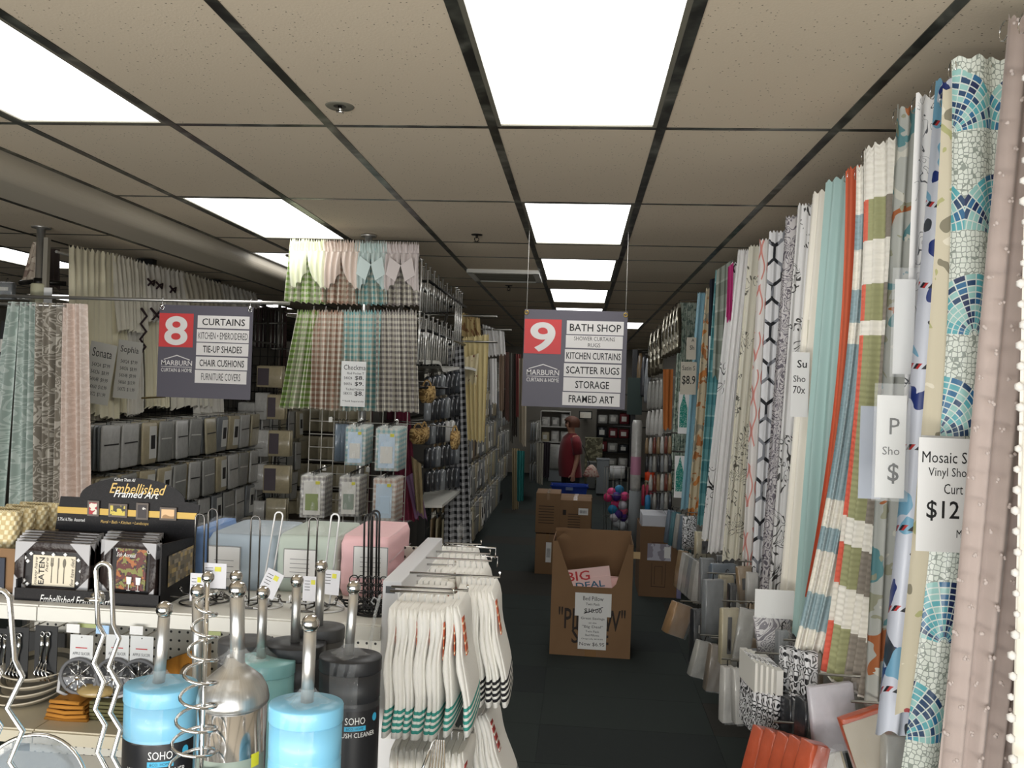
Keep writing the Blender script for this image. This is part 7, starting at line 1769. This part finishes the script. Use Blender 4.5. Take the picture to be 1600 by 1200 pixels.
# zigzag wire holders
def zig(label, top, wpx, Y, segs, rad=.0034, ballpx=None):
    t = PY(*top, Y); w_ = wpx/FPX*Y/2; r = empty('zigzag_holder', (t.x, Y, ZTB))
    Pz = [PY(x, y, Y)-r.location for x, y in segs]
    Pz.append(Vector((Pz[-1].x, 0, .004))) if Pz[-1].z > .01 else None
    htop = t.z-ZTB
    for p in Pz: p.y = 0
    # the zigzag leans towards and away from the picture plane too
    L = [(p.x-w_, -.012*(i % 2), p.z) for i, p in enumerate(Pz)]; R_ = [(p.x+w_, -.012*(i % 2), p.z-.004*(i > 0)) for i, p in enumerate(Pz)]
    arc = [(-w_*math.cos(k*PI/8), 0, htop-w_+w_*math.sin(k*PI/8)) for k in range(9)]
    MB().tube(L[::-1]+arc+R_, rad, 10).build('zigzag_wire', CHROME, r)
    MB().tube([(Pz[-1].x-w_, 0, .004), (Pz[-1].x-w_, -.05, .004), (Pz[-1].x+w_, -.05, .004), (Pz[-1].x+w_, 0, .004)], rad, 8).build('foot', CHROME, r)
    if ballpx: p = PY(*ballpx, Y+.03)-r.location; MB().ball((p.x, .012, p.z), .010, 14).tube([(p.x-w_, .0, p.z), (p.x+w_, .0, p.z)], .003, 6).build('knob', POL, r)
    tag(r, label, 'wire holder')
zig('chrome zigzag wire holder between plates and blue canister', (162, 880), 26, 1.10, [(165, 975), (182, 988), (158, 1036), (182, 1060), (160, 1108), (184, 1128), (164, 1176), (186, 1196), (170, 1240)], ballpx=(164, 929))
zig('chrome zigzag wire holder at the left picture edge', (-1, 922), 38, 1.05, [(6, 1030), (28, 1046), (-6, 1100), (28, 1130), (-2, 1184), (30, 1210), (0, 1250)], .0037, ballpx=(-2, 980))
# round glass lid at the bottom left corner
gl_ = empty('glass_lid', (PY(40, 1255, 1.1).x, 1.10, PY(40, 1255, 1.1).z), 0, 1.25)
MB().lathe([(.088, -.002), (.091, .0), (.088, .003), (.085, .0)], n=48, caps=False).build('steel_rim', CHROME, gl_)
MB().lathe([(.086, .0), (.07, .008), (.04, .014), (.012, .016)], n=40).build('glass_dome', mat('smoky_glass', hx('8b99a4'), .08, alpha=.45, spec=.9), gl_)
MB().lathe([(.012, .016), (.010, .03), (.018, .036), (.018, .044)], n=20).build('knob', BLACK, gl_)
MB().tube([(0, -.085, 0), (0, -.0, -.0)], .001, 4).build('stay', CHROME, gl_)
tag(gl_, 'round glass lid with steel rim at the bottom left corner', 'lid')

# ================================================================= labels: tell the members of a row apart
ORDN = ('first second third fourth fifth sixth seventh eighth ninth tenth eleventh twelfth thirteenth fourteenth fifteenth sixteenth seventeenth eighteenth nineteenth twentieth').split()+['twenty first', 'twenty second', 'twenty third', 'twenty fourth', 'twenty fifth', 'twenty sixth', 'twenty seventh', 'twenty eighth', 'twenty ninth', 'thirtieth']
SHORT = {'packs on the top peg row under the sheers': 'pale pack on the top row under the sheers', 'packs on the second peg row under the sheers': 'pale pack on the second row under the sheers', 'packs on the third peg row under the sheers': 'pale pack on the third row under the sheers',
 'packs on peg row 1 beyond the yellow curtain': 'pack on the top row beyond the yellow curtain', 'packs on peg row 2 beyond the yellow curtain': 'pack on the second row beyond the yellow curtain', 'packs on peg row 3 beyond the yellow curtain': 'pack on the third row beyond the yellow curtain', 'packs on peg row 4 beyond the yellow curtain': 'pack on the lowest row beyond the yellow curtain',
 'plum card packs on the cross rack': 'pack with plum card', 'pale packs on the cross rack': 'plain pale pack on the cross rack', 'tan packs on the brown rack': 'tan pack behind the gingham fixture',
 'dark packs under the chrome rods': 'dark pack under the chrome rods', 'white packs under the chrome rods': 'white pack under the chrome rods', 'small bath items on the far pegs': 'small bath item beyond the curtains',
 'boxed housewares on the back shelving': 'small boxed item on the dark back shelving', 'bedding bags on the back shelves': 'clear bedding bag on the back shelves',
 'chrome curtain rods, upper tier': 'chrome rod in the upper tier', 'chrome curtain rods, lower tier': 'chrome rod in the lower tier', 'tall chrome curtain rods': 'tall chrome rod',
 'five folded black and white rugs': 'black and white printed rug, header card on top', 'thin folded packs under the teal check curtain': 'thin folded pack under the teal check curtain',
 'silver liner bags in the upper row': 'shiny silver liner bag in the upper row', 'silver liner bags in the far upper row': 'shiny liner bag in the far upper row', 'pale bags in the middle row': 'pale bag beside the tan towel', 'white mesh gloves by the tan towel': 'white mesh glove near the tan towel',
 'framed pictures stacked behind the EATEN print': 'dark frame stacked behind the EATEN print', 'framed pictures stacked behind the wine print': 'dark frame stacked behind the wine print',
 'mustard cloths in the pile': 'mustard folded cloth in the pile', 'olive cloths in the pile': 'olive folded cloth in the pile', 'basket weave holders in the carton': 'cream basket weave holder in the carton',
 'small bags on the carpet': 'crumpled small bag on the carpet', 'folded geometric towels under the banded curtain': 'folded black and white geometric towel', 'coral packs at the bottom of the right rack': 'coral folded pack on the right rack',
 'dim packs deep in the low rack': 'dim pack deep in the low right rack', 'dim packs low behind the slim pair': 'dim pack low behind the slim pair', 'small bags under the light blue curtain': 'small bag under the light blue curtain', 'packs on the small far display': 'pack on the small far display', 'crimson slim items': 'crimson slim item under the orange pouch', 'dark bundles near the back right': 'dark hanging bundle near the back right',
 'slate packs behind the gingham ones': 'slate striped pack edge behind a gingham pack', 'white clips on the wire grid': 'small white clip on the wire grid', 'bath sponges in the heap': None}
from collections import defaultdict
gd_ = defaultdict(list)
for o in bpy.data.objects:
    if o.parent is None and o.get('label') and o.get('group'): gd_[(o['group'], o['label'])].append(o)
for (g, lab), L in gd_.items():
    if len(L) < 2: continue
    base = SHORT.get(g) or lab
    if g == 'bath sponges in the heap': base = lab.split(' in the hanging')[0]
    zs = sorted(o.location.z for o in L); xs = [o.location.x for o in L]; ys = [o.location.y for o in L]
    rowsz = []
    for o in sorted(L, key=lambda o: -o.location.z):
        if rowsz and abs(rowsz[-1][0]-o.location.z) < (.12 if 'dark packs' in g or 'bath items' in g else .07): rowsz[-1][1].append(o); rowsz[-1][0] = o.location.z
        else: rowsz.append([o.location.z, [o]])
    pile = 'pile' in g
    multi = len(rowsz) > 1 and len(rowsz) < len(L) and not g.startswith(('thin', 'five', 'coral', 'dim', 'small bags', 'chrome', 'tall', 'silver', 'pale bags', 'white mesh', 'folded geo', 'teal', 'black', 'grey', 'towels', 'low grey', 'crimson', 'dark bundles'))
    depth = (max(ys)-min(ys)) > 1.6*(max(xs)-min(xs))
    key = (lambda o: (round(o.location.y, 3), -o.location.x)) if depth else (lambda o: (round(o.location.x, 3), o.location.y))
    how = 'from the near end' if depth else 'from the left'
    if pile:
        for i, o in enumerate(sorted(L, key=lambda o: -o.location.z)): o['label'] = f'{base}, {ORDN[i]} from the top'
    elif multi:
        for ri, (_, R_) in enumerate(rowsz):
            for i, o in enumerate(sorted(R_, key=key)): o['label'] = f'{base}, {ORDN[ri]} row down, {ORDN[i]} {how}'
    else:
        for i, o in enumerate(sorted(L, key=key)): o['label'] = f'{base}, {ORDN[min(i, 29)]} {how}'

for o in list(bpy.data.objects):
    if o.parent is None and o.location.z < -10:
        for c in [q for q in bpy.data.objects if q.parent == o]: bpy.data.objects.remove(c)
        bpy.data.objects.remove(o)
